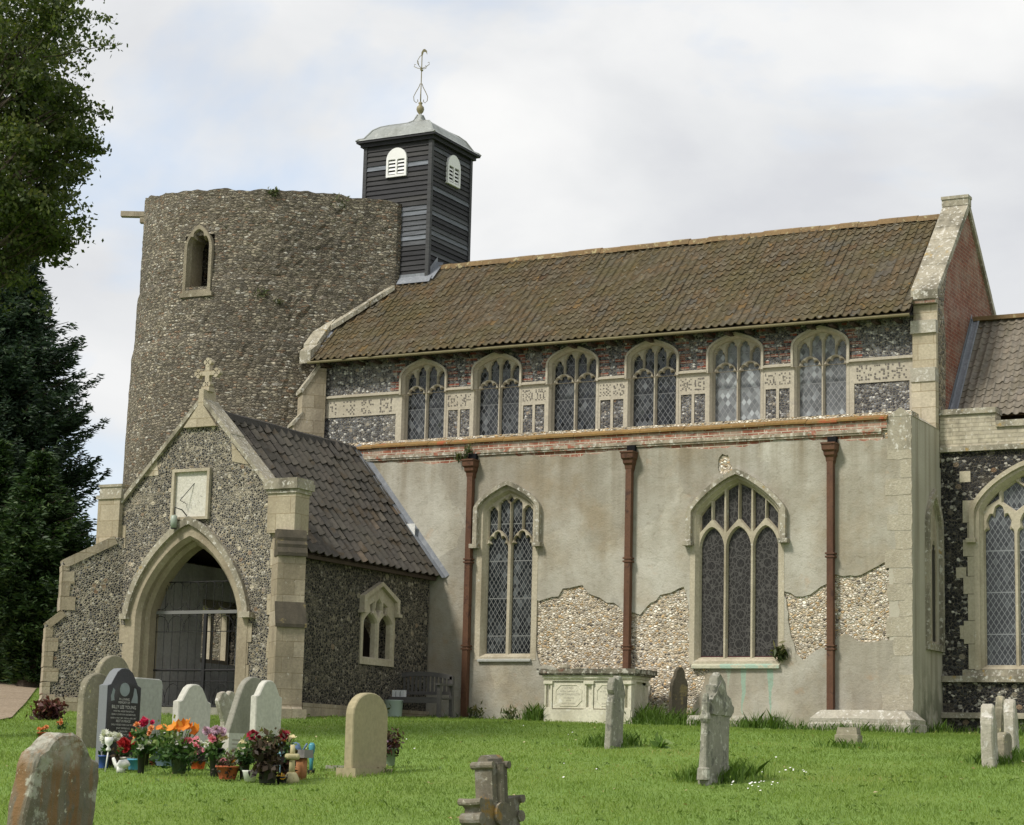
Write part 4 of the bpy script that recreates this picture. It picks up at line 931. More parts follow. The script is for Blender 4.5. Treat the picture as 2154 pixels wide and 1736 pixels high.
mb = MB(); mb.prism([(-.07, a['zb']-.14), (-.07, a['zb']-.09), (.2, a['zb']+.05), (.2, a['zb']-.14)], lambda u, v, w_: (a['x0']-.02+w_, u, v), 0, a['x1']-a['x0']+.04); part(mb, 'window_sill', stone('copper_stained_sill', (.45, .44, .33), .15, [((.28, .42, .34), 3, .5, .8)]), fr2)
mb = MB(); mb.fbox(F, (a['x0']+.08, a['zb']+.045, -.166), (a['x1']-.08, a['zb']+.09, -.15)); part(mb, 'iron_saddle_bar', plain('dark_red_bar', (.06, .015, .015)), fr2)
# rain-water pipes with hopper heads
for (tx, ty, bx, by, zs) in [(990, 972, 977, 1506, [1290-110, 1362]), (1325, 955, 1317, 1404, [1178, 1362]), (1748, 937, 1746, 1512, [1168, 1362])]:
    t_ = onY(tx, ty, -.10); b_ = onY(bx, by, -.10); x = (t_[0]+b_[0])/2; zb_ = min(b_[2], float(gz(x, -.1))+.02); ztp = t_[2]; mb = MB()
    mb.box((x-.058, -.145, zb_), (x+.058, -.03, ztp-.28))
    for q in zs:
        zq = onY(bx, q, -.1)[2]
        if zq > zb_+.1: mb.box((x-.085, -.16, zq-.045), (x+.085, -.01, zq-.015)); mb.box((x-.085, -.16, zq+.015), (x+.085, -.01, zq+.045))
    zq = zb_+.9*0
    pp = part(mb, 'rainwater_pipe', 'pipe')
    mb = MB(); prof = [(.058, .30), (.07, .34), (.075, .40), (.095, .44), (.10, .50), (.12, .53), (.125, .62), (.135, .63), (.135, .66)]
    n0 = 0
    for r_, h_ in prof:
        z = ztp-.62+h_+.0; mb.v += [(x-r_, -.03-2*r_*.85, z), (x+r_, -.03-2*r_*.85, z), (x+r_, -.005, z), (x-r_, -.005, z)]
    for i in range(len(prof)-1):
        for j in range(4): mb.f.append((i*4+j, i*4+(j+1) % 4, (i+1)*4+(j+1) % 4, (i+1)*4+j)); mb.r.append(.5)
    part(mb, 'hopper_head', 'pipe', pp)
    mb = MB(); mb.box((x-.06, -.10, ztp+.02), (x+.10, .02, ztp+.16)); part(mb, 'spout_hole', 'black', pp)

# ---------------------------------------------------------------- chancel
CY = 1.74; F = FS(CY); CX1 = 7.5
def PC(px, py): q = onY(px, py, CY); return (q[0], q[2])
cz = dict(pt=PC(2010, 862)[1], nt=PC(2125, 884)[1], st=PC(2050, 945)[1], sill=PC(2090, 1420)[1], pl=PC(2050, 1502)[1])
cw = dict(x0=PC(2052, 1200)[0], x1=PC(2052, 1200)[0]+2.05, zb=PC(2100, 1408)[1], za=PC(2154, 988)[1]+.10)
Hc = arch(cw['x0'], cw['x1'], cw['zb'], cw['za']-.85, cw['za'], p=1.25, q=1.6)
mb = MB(); panel(mb, rect(.004, -.6, CX1, cz['st']+.06), [Hc], F, -.45, 0); mb.box((CX1-.4, CY+.01, -.6), (CX1-.01, 2*RY-CY, 6)); mb.box((.01, 2*RY-CY-.3, -.6), (CX1-.01, 2*RY-CY, 6)); chan = part(mb, 'chancel_wall', 'flint_dark')
m0, m1 = PC(1992, 870)[0], PC(2094, 870)[0]; n1 = PC(2160, 870)[0]
mb = MB(); mb.fbox(F, (.006, cz['st']+.06, -.35), (CX1, cz['nt']-.02, .03)); mb.fbox(F, (.006, cz['nt']-.02, -.35), (m1, cz['pt']-.1, .03)); mb.fbox(F, (n1, cz['nt']-.02, -.35), (CX1, cz['pt']-.1, .03)); part(mb, 'brick_parapet', 'brick_white', chan)
mb = MB(); mb.fbox(F, (.0065, cz['pt']-.1, -.37), (m1+.02, cz['pt'], .075)); mb.fbox(F, (m1+.02, cz['nt']-.12, -.37), (n1-.02, cz['nt'], .075)); mb.fbox(F, (n1-.02, cz['pt']-.1, -.37), (CX1, cz['pt'], .075)); parts(mb, 'parapet_coping', 'stone_lich', chan)
mb = MB(); mb.fbox(F, (.0065, cz['st']-.04, -.1), (CX1, cz['st']+.055, .08)); part(mb, 'string_course', 'stone_lich', chan)
mb = MB(); mb.fbox(F, (.0065, cz['sill']-.13, -.1), (CX1, cz['sill']-.02, .09)); mb.fbox(F, (cw['x0']-.25, cz['sill']-.018, -.1), (CX1, cz['sill']+.09, .03)); mb.fbox(F, (.0065, cz['pl']-.08, -.1), (CX1, cz['pl']+.02, .12)); part(mb, 'plinth_course', 'stone_lich', chan)
mb = MB(); q = PC(2030, 1003); panel(mb, rect(q[0]-.1, q[1]-.1, q[0]+.1, q[1]+.1), [], F, -.02, .006)
for px, py, s in [(2022, 1205, .09), (2033, 1330, .12)]:
    q = PC(px, py); panel(mb, wob(rect(q[0]-s, q[1]-s, q[0]+s, q[1]+s), .01, .08), [], F, -.02, .006)
parts(mb, 'stone_block', 'stone', chan)
inn = arch(cw['x0']+.13, cw['x1']-.13, cw['zb']+.05, cw['za']-.88, cw['za']-.14, p=1.25, q=1.6)
mb = MB(); panel(mb, offset(Hc, .02), [inn], F, -.3, .02, .07, .10)
z = cw['zb']; i = 0
while z < cw['za']-.95:
    h_ = random.uniform(.3, .5); e = .10 if i % 2 else .02; mb.fbox(F, (cw['x0']-.12-e, z, -.1), (cw['x0']+.08, z+h_-.008, .015)); z += h_; i += 1
cf = part(mb, 'chancel_window', 'stone')
hs = []; l0, l1 = cw['x0']+.15, cw['x1']-.15; lw = (l1-l0-.18)/3; zl0 = PC(2110, 1130)[1]; zl1 = PC(2110, 1062)[1]
for i in range(3): hs.append(foil(l0+i*(lw+.09), l0+i*(lw+.09)+lw, cw['zb']+.08, zl0, zl1, .17, (.14, .36, .64, .86), 40, 1.4))
def hexa(cx_, z0, z1, w_): zq = (z1-z0)*.32; return [(cx_, z0), (cx_+w_, z0+zq), (cx_+w_, z1-zq), (cx_, z1), (cx_-w_, z1-zq), (cx_-w_, z0+zq)]
for i in range(2): hs.append(hexa(l0+lw+.045+i*(lw+.09), zl1-.10, zl1+.42, lw/2-.03))
for i in range(3):
    c_ = l0+lw/2+i*(lw+.09)
    if i == 1: hs.append(hexa(c_, zl1+.30, zl1+.72, lw/2-.04))
hs.append([(l0+.02, zl1-.02), (l0+lw*.48, zl1+.13), (l0+lw*.48, zl1+.30), (l0+.10, zl1+.10)]); xc_ = (l0+l1)/2; hs.append([(2*xc_-x_, z_) for x_, z_ in hs[-1]][::-1])
mb = MB(); panel(mb, offset(inn, .012), hs, F, -.26, -.10, .025, .05); part(mb, 'tracery', 'stone', cf)
mb = MB(); panel(mb, inn, [], F, -.20, -.165); part(mb, 'leaded_glass', 'gl_chancel', cf)
mb = MB(); hood(mb, F, cw['x0'], cw['x1'], PC(2046, 1133)[1], cw['za']-.85, cw['za'], 1.25, 1.6, .09, .08); part(mb, 'hood_mould', 'stone', cf)
# roof
rp = onX(2047, 676, 0.02); ep = onX(2004, 850, .02); cs_ = Vector((0, rp[1]-ep[1], rp[2]-ep[2])); P_e = Vector((.02, ep[1], ep[2]))-cs_.normalized()*.36; LC = (Vector((.02, rp[1], rp[2]))-P_e).length
mb = pantiles(P_e+Vector((.12, 0, 0)), (1, 0, 0), cs_, 6.9, LC, .152, .172, 8, .026, .004); cr_ = part(mb, 'chancel_roof', 'roof_chancel')
mb = MB(); n_ = Vector((1, 0, 0)).cross(cs_).normalized(); q0 = P_e+n_*.05; q1 = P_e+cs_.normalized()*LC+n_*.05
mb.quad(q0+Vector((-.01, 0, 0)), q0+Vector((.13, 0, 0)), q1+Vector((.13, 0, 0)), q1+Vector((-.01, 0, 0)))
for dx in (.01, .125): mb.tube([q0+Vector((dx, 0, .0)), q1+Vector((dx, 0, .0))], .022, 6)
mb.quad(q0+Vector((-.012, 0, .0)), q1+Vector((-.012, 0, .0)), q1+Vector((-.012, 0, .12)), q0+Vector((-.012, 0, .12))); part(mb, 'lead_flashing', 'lead', cr_)
mb = MB(); mb.box((.05, rp[1]-.12, rp[2]-.02), (7, rp[1]+.12, rp[2]+.06)); mb.quad((.05, rp[1], rp[2]+.02), (7, rp[1], rp[2]+.02), (7, 2*rp[1]-ep[1], ep[2]), (.05, 2*rp[1]-ep[1], ep[2])); mb.quad(P_e-n_*.04, P_e+Vector((7, 0, 0))-n_*.04, Vector((7, rp[1], rp[2]-.05)), Vector((.02, rp[1], rp[2]-.05))); part(mb, 'ridge_tiles', 'ridge', cr_)

# ---------------------------------------------------------------- south porch
PY = -5.0; F = FS(PY)
def PP(px, py): q = onY(px, py, PY); return (q[0], q[2])
PX0, PX1, PXC = -13.62, -9.66, -11.66
ox0, ox1 = PP(287, 1400)[0], PP(490, 1400)[0]; ozs = PP(390, 1300)[1]; oza = PP(400, 1136)[1]
AP, AQ = 1.3, 1.75
def parch(d, zb=-.4, dz=0): return arch(ox0-d, ox1+d, zb, ozs, oza+d*1.15+dz, p=AP, q=AQ, n=20)
apz = PP(423, 832)[1]-.12
mb = MB(); poly = [(PX0, -.6), (PX1, -.6), (PX1, apz-(PX1-PXC)*1.07-.02), (PXC, apz), (PX0, apz-(PXC-PX0)*1.07-.02)]
panel(mb, poly, [parch(.2)], F, -.42, 0); porch = part(mb, 'porch', 'flint_front')
mb = MB(); yz = lambda: None
pw = dict(y0=onX(757, 1320, PX1)[1], y1=onX(828, 1320, PX1)[1], zb=onX(790, 1400, PX1)[2], zt=onX(790, 1228, PX1)[2])
Wp = rect(pw['y0']+.02, pw['zb']+.02, pw['y1']-.02, pw['zt']-.25)
panel(mb, rect(PY+.43, -.6, -.09, 3.02), [Wp], FE(PX1), -.36, 0); side = part(mb, 'porch_side_wall', 'flint_side', porch)
FWp = lambda u, v, w_: (PX0-w_, u, v); mb = MB(); panel(mb, rect(PY+.43, -.6, -.09, 3.02), [Wp], FWp, -.36, 0); part(mb, 'porch_west_wall', 'flint_side', porch)
mb = MB(); ym_ = (pw['y0']+pw['y1'])/2; panel(mb, Wp, [arch(pw['y0']+.12, ym_-.05, pw['zb']+.12, pw['zt']-.6, pw['zt']-.36), arch(ym_+.05, pw['y1']-.12, pw['zb']+.12, pw['zt']-.6, pw['zt']-.36)], FWp, -.2, -.05); part(mb, 'porch_window', 'stone', porch)
mb = MB()   # limewashed inside
panel(mb, rect(PY+.43, -.3, -.1, 3.0), [offset(Wp, -.01)], lambda u, v, w_: (PX0+.375+w_, u, v), -.012, 0); mb.box((PX0+.38, -.10, -.3), (-12.3, -.085, 4)); mb.box((-10.85, -.10, -.3), (PX1-.37, -.085, 4)); mb.box((-12.3, -.10, 2.45), (-10.85, -.085, 4))
mb.box((PX1-.40, PY+.43, -.3), (PX1-.362, -.1, .95)); part(mb, 'inside_limewash', 'limewash', porch)
mb = MB(); mb.box((-12.3, .2, 0), (-10.8, .26, 2.6)); part(mb, 'church_door', 'oak', porch)
mb = MB(); mb.box((PX0+.3, PY-.15, -.5), (PX1-.3, -.1, .22)); part(mb, 'stone_floor', 'grave_grey', porch)
# stone dressings of the arch
mb = MB(); z = -.2; i = 0
ring = [parch(.28)]; panel(mb, parch(.28), [parch(0)], F, -.30, .022, .07, .09)
while z < ozs-.1:
    h_ = random.uniform(.26, .4); e = [.05, .16, .02, .11][i % 4]
    mb.fbox(F, (ox0-.28-e, z, -.1), (ox0-.26, z+h_-.01, .014)); mb.fbox(F, (ox1+.26, z, -.1), (ox1+.28+e*.6, z+h_-.01, .014)); z += h_; i += 1
pa_ = part(mb, 'porch_arch', 'arch_stone', porch)
mb = MB(); panel(mb, parch(.14), [parch(-.07)], F, -.48, -.16, .05, .07); part(mb, 'inner_order', 'arch_stone', porch)
mb = MB(); zd = PP(515, 1288)[1]
o_ = [(ox0-.30-.02, zd)]+head(ox0-.32, ox1+.32, ozs, oza+.42, 20, AP, AQ)+[(ox1+.32, zd)]; i_ = [(ox1+.21, zd)]+head(ox0-.21, ox1+.21, ozs, oza+.28, 20, AP, AQ)[::-1]+[(ox0-.21, zd)]
panel(mb, (o_+i_)[::-1], [], F, -.02, .10); mb.fbox(F, (ox1+.17, zd-.10, 0), (ox1+.40, zd, .15)); mb.fbox(F, (ox0-.36, zd-.10, 0), (ox0-.20, zd, .13)); part(mb, 'hood_mould', 'stone_lich', porch)
# iron gate
gF = FS(PY+.42); mb = MB(); zmid = PP(410, 1272)[1]-.1; zbot = .25; zlow = PP(410, 1398)[1]-.08; xm = (ox0+ox1)/2+.12
def bar(a, b, r=.011): mb.tube([gF(*a, 0), gF(*b, 0)], r, 5)
gx0, gx1 = ox0+.05, ox1-.03
bar((gx0, zlow), (gx1, zlow), .022); bar((gx0, zbot), (gx1, zbot), .02); bar((gx0, zmid+.55), (gx1, zmid+.55), .012); bar((gx0, zmid-.35), (gx1, zmid-.35), .008); bar((gx0, zbot+.45), (gx1, zbot+.45), .010)
mb.fbox(gF, (xm-.03, zbot, -.025), (xm+.03, zmid, .025))
n = 11
for i in range(n+1):
    x = gx0+.03+(gx1-gx0-.06)*i/n; bar((x, zbot), (x, zmid+.55), .0065)
    if i < n:
        x2 = x+(gx1-gx0-.06)/n
        def hoop(zc_, hh, up=1, wd=1): mb.tube([gF((x+x2)/2-(x2-x)*wd*.95*math.cos(t), zc_+up*hh*math.sin(t), .012) for t in np.linspace(0, math.pi, 9)], .007, 4)
        if i % 2 == 0: hoop(zmid-.36, .30, 1, 1.2); hoop(zbot+.05, .36, 1, 1.1); hoop(zmid+.18, .13, -1, .9); hoop(zmid+.42, .13, 1, .9)
gt = part(mb, 'iron_gate', plain('grey_ironwork', (.022, .022, .023), .7, .2), porch)
mb = MB(); mb.fbox(gF, (gx0, zmid-.03, -.03), (gx1, zmid+.03, .03)); part(mb, 'gate_transom', plain('grey_rail', (.16, .16, .155), .6, .3), gt)
# rake copings, apex, kneelers, quoins
mb = MB()
for sg in (-1, 1):
    L_ = 1.98 if sg < 0 else 1.90; n = 6
    for i in range(n):
        a = L_*i/n+.06; b = L_*(i+1)/n+.052; t = .07+random.uniform(-.006, .008)
        pts = [(PXC+sg*a, apz-a*1.07), (PXC+sg*b, apz-b*1.07), (PXC+sg*b, apz-b*1.07+t*1.46), (PXC+sg*a, apz-a*1.07+t*1.46)]
        panel(mb, pts if sg > 0 else pts[::-1], [], F, -.36, .07)
part(mb, 'gable_coping', 'stone_lich', porch)
mb = MB(); panel(mb, [(PXC-.36, apz-.47), (PXC+.36, apz-.47), (PXC+.06, apz-.08), (PXC+.05, apz+.22), (PXC-.05, apz+.22), (PXC-.06, apz-.08)], [], F, -.3, .075)
for a in ([(330, 962), (334, 1000), (304, 1003)], [(488, 932), (524, 978), (489, 971)]):
    panel(mb, [PP(*q) for q in a], [], F, -.05, .012)
parts(mb, 'apex_stone', 'quoin', porch)
mb = MB(); zc0 = apz+.20; cF = FS(PY+.12)
mb.fbox(cF, (PXC-.09, zc0, -.09), (PXC+.09, zc0+.09, .09))
def petal(cx_, cz_, r_): panel(mb, [(cx_+r_*math.cos(t), cz_+r_*math.sin(t)) for t in np.linspace(0, 2*math.pi, 11)[:-1]], [], cF, -.05, .05)
mb.fbox(cF, (PXC-.045, zc0+.08, -.045), (PXC+.045, zc0+.56, .045)); mb.fbox(cF, (PXC-.22, zc0+.30, -.044), (PXC+.22, zc0+.385, .044))
for u, v in ((-.2, .345), (.2, .345), (0, .545), (0, .14)):
    for du, dv in ((-.045, 0), (.045, 0), (0, .045), (0, -.045)): petal(PXC+u+du, zc0+v+dv, .042)
part(mb, 'gable_cross', 'quoin', porch)
mb = MB(); z = .0; i = 0; zk = PP(600, 1118)[1]
while z < 3.75:
    h_ = random.uniform(.28, .46)
    if z+h_ > 3.75: h_ = 3.75-z
    e0 = [.34, .20, .30, .17][i % 4]+random.uniform(-.03, .03); e1 = [.16, .26, .13, .22][i % 4]
    panel(mb, wob(rect(PX0-.01, z, PX0+e0, z+h_-.008), .01, .12), [], F, -.2, .012); panel(mb, wob(rect(PX1-.27-e1*.5, z, PX1+.004, z+h_-.008), .01, .12), [], F, -.2, .012); z += h_; i += 1
part(mb, 'corner_quoins', 'quoin', porch)
# right-hand diagonal buttress with cap block
def PS(py): return onY(600, py, PY-.1)[2]
bR = math.radians(-45); cR = (PX1-.06, PY+.06)
bFr = FG((cR[0], cR[1], 0), bR)
z1, z2, z3, z4 = PS(1118), PS(1166), PS(1275), PS(1316)
mb = MB(); panel(mb, [(-.2, -.5), (.62, -.5), (.62, .19), (.54, .24), (.54, z4-.02), (.40, z3+.02), (.40, z2-.02), (.12, z2+.1), (-.2, z1-.02)], [], bFr, -.245, .245); br = part(mb, 'diagonal_buttress', 'ashlar', porch)
mb = MB(); mb.prism([(.545, z4-.05), (.58, z4-.05), (.58, z4+.01), (.40, z3+.06), (.40, z3)], bFr, -.27, .27); mb.prism([(.405, z2-.05), (.45, z2-.05), (.45, z2+.01), (.40, z2+.10), (.40, z2+.16), (.34, z2+.22), (.34, z2+.28), (.28, z1+.02), (.1, z1+.02), (.1, z2-.05)], bFr, -.262, .262)
parts(mb, 'weathering_stone', 'grave_dark', porch)
kz0, kz1 = PS(1120), PS(1037); kzt = PS(1006)
mb = MB(); mb.box((PX1-.42, PY-.10, kz0), (PX1+.16, PY+.34, kz1)); kn = part(mb, 'kneeler_block', 'quoin', porch)
mb = MB(); mb.box((PX1-.45, PY-.13, kz1), (PX1+.19, PY+.37, kz1+.07)); mb.box((PX1-.48, PY-.17, kz1+.07), (PX1+.23, PY+.40, kzt-.07)); mb.box((PX1-.46, PY-.15, kzt-.07), (PX1+.21, PY+.38, kzt)); part(mb, 'kneeler_cap', 'stone_lich', porch)
# left-hand cap block and buttress
lz0, lz1, lzt = PP(220, 1122)[1], PP(220, 1052)[1], PP(220, 1022)[1]
mb = MB(); mb.box((PX0-.24, PY-.10, lz0-.35), (PX0+.26, PY+.34, lz1)); part(mb, 'kneeler_block', 'quoin', porch)
mb = MB(); mb.box((PX0-.27, PY-.13, lz1), (PX0+.30, PY+.37, lz1+.07)); mb.box((PX0-.20, PY-.12, lz1+.07), (PX0+.30, PY+.36, lzt-.05)); mb.box((PX0-.22, PY-.14, lzt-.05), (PX0+.32, PY+.38, lzt)); part(mb, 'kneeler_cap', 'stone_lich', porch)
ld = math.radians(225); o_ = np.array([PX0+.12, PY+.10, 0]); dv = np.array([math.cos(ld), math.sin(ld), 0]); nv = np.array([-math.sin(ld), math.cos(ld), 0])*1.0
if nv[0] < 0: nv = -nv
bFl = lambda a, b, c_: tuple(o_+dv*a+np.array([0, 0, b])+nv*c_)
def BL(px, py):
    d = ray(px, py); pt = o_+nv*.24; t = ((pt-CAM)@nv)/(d@nv); q = CAM+d*t-o_; return (float(q@dv), float(q[2]))
pr_ = [BL(133, 1181), BL(132, 1286), BL(98, 1312), BL(95, 1480)]
pf = [(-.2, -.4), (pr_[3][0], -.4), (pr_[2][0], pr_[2][1]), (pr_[1][0], pr_[1][1]), (pr_[0][0], pr_[0][1]), (.10, lz0-.1), (-.2, lz0-.1)]
mb = MB(); panel(mb, pf, [], bFl, -.24, .24); bl_ = part(mb, 'diagonal_buttress', 'flint_front', porch, label='flint buttress with stone edges and two sloped offsets')
mb = MB()
def edge(a, b, t, lift=.012): # sloped stone slab along an offset
    dx, dz_ = b[0]-a[0], b[1]-a[1]; l = math.hypot(dx, dz_); nx, nz2 = dz_/l, -dx/l
    if nz2 < 0: nx, nz2 = -nx, -nz2
    mb.prism([(a[0]-nx*t, a[1]-nz2*t), (b[0]-nx*t, b[1]-nz2*t), (b[0]+nx*lift, b[1]+nz2*lift), (a[0]+nx*lift, a[1]+nz2*lift)], bFl, -.262, .262)
edge(pr_[0], (.10, lz0-.1), .13, .03); edge(pr_[2], pr_[1], .10, .03)
for (x_, z0_, z1_) in ((pr_[0][0], pr_[1][1]+.02, pr_[0][1]-.06), (pr_[2][0], -.3, pr_[2][1]-.05)):
    z = z0_; i = 0
    while z < z1_-.02:
        h_ = min(random.uniform(.2, .3), z1_-z); e = [.26, .15, .22, .12][i % 4]
        panel(mb, wob(rect(x_-e, z, x_+.012, z+h_-.008), .009, .1), [], bFl, -.252, .252); z += h_; i += 1
part(mb, 'buttress_stone', 'ashlar', porch)
mb = MB(); panel(mb, [(-.25, -.4), (pr_[3][0]+.10, -.4), (pr_[3][0]+.10, .30), (pr_[3][0]+.03, .36), (-.2, .36)], [], bFl, -.30, .30); part(mb, 'buttress_plinth', 'ashlar', porch)
mb = MB(); mb.fbox(bFr, (-.3, -.4, -.31), (.66, .20, .31)); mb.box((PX1-.02, PY+.5, -.4), (PX1+.09, -.1, .34)); part(mb, 'plinth', 'ashlar', porch)
# sundial
s0, s1, s2 = PP(362, 1092), PP(446, 988), PP(370, 988)
sx0, sx1, sz0, sz1 = s0[0], s1[0], PP(400, 1094)[1], PP(405, 987)[1]; mb = MB()
panel(mb, rect(sx0, sz0, sx1, sz1), [rect(sx0+.055, sz0+.05, sx1-.055, sz1-.055)], F, -.06, .07); sd_ = part(mb, 'sundial', 'stone', porch)
mb = MB(); mb.fbox(F, (sx0+.05, sz0+.045, -.10), (sx1-.05, sz1-.05, .006)); part(mb, 'dial_plate', stone('dial_plate_stone', (.56, .54, .47), .08, [((.64, .63, .58), 8, .55, .5)]), sd_)
mb = MB(); g0, g1, g2 = PP(410, 1016), PP(390, 1055), PP(420, 1062)
mb.tube([F(*g0, .0), F(*g1, .16)], .007, 5); mb.tube([F(*g1, .16), F(g1[0]+.02, g1[1]-.04, .0)], .006, 5)
for t in np.linspace(-1.2, 1.2, 7):
    cx_, cz_ = (sx0+sx1)/2, sz0+.52; mb.tube([F(cx_+.20*math.sin(t), cz_-.24*math.cos(t), .007), F(cx_+.27*math.sin(t), cz_-.32*math.cos(t), .007)], .0022, 4)
part(mb, 'gnomon', 'iron', sd_)
q = PP(377, 1100); mb = MB(); mb.lathe([(.03, .12), (.055, .11), (.062, .02), (.058, -.11)], (q[0], PY-.16, q[1]), 14); lp = part(mb, 'porch_lamp', plain('pale_green_enamel', (.30, .35, .29), .4, .4, .1), porch, True)
mb = MB(); mb.tube([(q[0], PY-.16, q[1]+.14), (q[0]+.02, PY-.18, q[1]+.26), (q[0]+.12, PY-.10, q[1]+.22), (q[0]+.17, PY+.02, q[1]+.10)], .012, 5); mb.lathe([(.05, -.13), (.057, -.11)], (q[0], PY-.16, q[1]), 14); part(mb, 'lamp_bracket', 'iron', lp)
# side window of the porch
F2 = FE(PX1); y0, y1, zb_, zt_ = pw['y0'], pw['y1'], pw['zb'], pw['zt']; ym = (y0+y1)/2; mb = MB()
outer = [(y0, zb_), (y1, zb_), (y1, zt_-.30), (ym, zt_-.03), (y0, zt_-.30)]
hs = []; zl_ = zt_-.62
for a, b in ((y0+.10, ym-.05), (ym+.05, y1-.10)): hs.append(arch(a, b, zb_+.14, zl_-.12, zl_+.06, p=1.2, q=1.4))
hs.append([(ym, zl_-.0), (ym+.11, zl_+.14), (ym+.08, zl_+.26), (ym, zl_+.33), (ym-.08, zl_+.26), (ym-.11, zl_+.14)])
for sg in (-1, 1): hs.append([(ym+sg*u, zl_+v) for u, v in ((.17, .10), (.27, .06), (.30, .20), (.17, .26))][::sg])
panel(mb, outer, hs, F2, -.11, .03, .02, .04); pwn = part(mb, 'porch_window', 'stone', porch)
mb = MB(); o2 = [(y0-.04, zt_-.52), (y0-.04, zt_-.26), (ym, zt_+.04), (y1+.04, zt_-.26), (y1+.04, zt_-.52), (y1-.06, zt_-.52), (y1-.06, zt_-.31), (ym, zt_-.04), (y0+.06, zt_-.31), (y0+.06, zt_-.52)]
panel(mb, o2[::-1], [], F2, .0, .11)
for yy in (y0-.08, y1-.06): mb.fbox(F2, (yy, zt_-.58, 0), (yy+.14, zt_-.52, .14))
part(mb, 'hood_mould', 'stone', pwn)
# roof
ev = onX(635, 1163, PX1+.20); rz_ = 5.58; rx_ = PXC+.10; ex, ez = PX1+.20, onY(935, 1214, 0)[2]+.02
sv = Vector((rx_-ex, 0, rz_-ez)); yS = PY+.30
mb = pantiles((ex, yS, ez), (0, 1, 0), sv, -.05-yS, sv.length, .24, .27, 21, .034, .010); pr2 = part(mb, 'porch_roof', 'roof_porch', porch)
sv2 = Vector((-(rx_-ex), 0, rz_-ez)); mb = pantiles((2*rx_-ex, -.05, ez), (0, -1, 0), sv2, -.05-yS, sv.length, .23, .27, 22, .036, .012); part(mb, 'west_slope', 'roof_porch', pr2)
mb = MB(); mb.quad((ex-.04, yS+.02, ez-.03), (ex-.04, -.05, ez-.03), (rx_, -.05, rz_-.05), (rx_, yS+.02, rz_-.05)); mb.quad((2*rx_-ex+.04, yS+.02, ez-.03), (2*rx_-ex+.04, -.05, ez-.03), (rx_, -.05, rz_-.05), (rx_, yS+.02, rz_-.05)); mb.box((ex-.12, yS, ez-.10), (ex-.06, -.08, ez-.03)); mb.quad((ex-.08, yS, ez-.06), (ex-.08, -.08, ez-.06), (PX1-.2, -.08, ez+.10), (PX1-.2, yS, ez+.10)); part(mb, 'roof_lining', 'oak', pr2)
mb = MB(); y = yS
while y < -.1:
    e = min(y+.38, -.06); z0 = rz_+random.uniform(-.008, .008); prof = [(rx_-.13, z0-.12), (rx_-.09, z0+.01), (rx_, z0+.05), (rx_+.09, z0+.01), (rx_+.13, z0-.12)]
    mb.raw([(a, y, b) for a, b in prof]+[(a, e, b) for a, b in prof], [(i, i+1, i+6, i+5) for i in range(4)]+[(0, 1, 2, 3, 4), (9, 8, 7, 6, 5)]); y = e+.006
part(mb, 'ridge_tiles', 'ridge_dark', pr2)
mb = MB(); u_ = sv.normalized(); n_ = Vector((-u_.z, 0, u_.x)); n_ = n_ if n_.z > 0 else -n_
a = Vector((ex, 0, ez))-u_*.10+n_*.05; b = Vector((rx_, 0, rz_))+n_*.05
for (yy0, yy1, l0, l1) in ((-.14, -.006, .0, .02), (-.024, -.006, .02, .11)):
    mb.quad(a+Vector((0, yy0, 0))+n_*l0, a+Vector((0, yy1, 0))+n_*l1, b+Vector((0, yy1, 0))+n_*l1, b+Vector((0, yy0, 0))+n_*l0)
part(mb, 'lead_flashing', 'lead', pr2)
# weeds rooted in the church walls

# ================================================================== GRAVEYARD
def leaves(mb_v, mb_f, rn, centers, n, spread, size, up=.3, asp=.5, rs=rng, dirv=None):
    """scatter n two-triangle leaves around each centre; returns arrays appended"""
    C = np.repeat(np.asarray(centers, float).reshape(-1, 3), n, axis=0); k = len(C)
    off = rs.normal(size=(k, 3))*np.asarray(spread)/1.7
    P = C+off; a = rs.normal(size=(k, 3)); a[:, 2] += up
    if dirv is not None: a = a*.6+np.asarray(dirv)
    a /= np.linalg.norm(a, axis=1)[:, None]+1e-9; b = np.cross(a, rs.normal(size=(k, 3))); b /= np.linalg.norm(b, axis=1)[:, None]+1e-9
    s = size*rs.uniform(.6, 1.4, size=(k, 1)); q = np.stack([P-a*s, P+b*s*asp, P+a*s, P-b*s*asp], 1).reshape(-1, 3)
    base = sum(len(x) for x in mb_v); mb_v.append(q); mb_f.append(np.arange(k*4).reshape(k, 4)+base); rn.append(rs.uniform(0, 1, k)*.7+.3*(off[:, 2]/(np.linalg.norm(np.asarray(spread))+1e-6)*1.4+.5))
def leaf_obj(name, m, parent, specs):
    V, Fc, Rn = [], [], []
    for sp in specs: leaves(V, Fc, Rn, *sp[0], **sp[1])
    return mesh_obj(name, np.concatenate(V), np.concatenate(Fc), M[m] if isinstance(m, str) else m, parent, np.clip(np.concatenate(Rn), 0, 1))
def FEt(o, lean=(0, 0), yaw=0):
    """frame for a stone facing east; u = north, v = up, w = east, tipped by lean (sideways, backwards) and turned by yaw"""
    Rm = Matrix.Rotation(yaw, 3, 'Z') @ Matrix.Rotation(lean[0], 3, 'X') @ Matrix.Rotation(lean[1], 3, 'Y'); o = Vector([float(q) for q in o])
    return lambda u, v, w_: tuple(o+Rm @ Vector((w_, u, v)))
def prof_round(W, H, r=None, n=12): h = W/2; r = r or h; return [(-h, -.35), (h, -.35)]+head(-h, h, H-r, H, n, 2, 2)[::-1]
def prof_ogee(W, H):
    h = W/2; s = [(h, H-.22), (h*.80, H-.20), (h*.62, H-.12), (h*.45, H-.05), (h*.22, H-.008), (0, H)]
    return [(-h, -.35), (h, -.35)]+s+[(-x, z) for x, z in s[::-1][1:]]
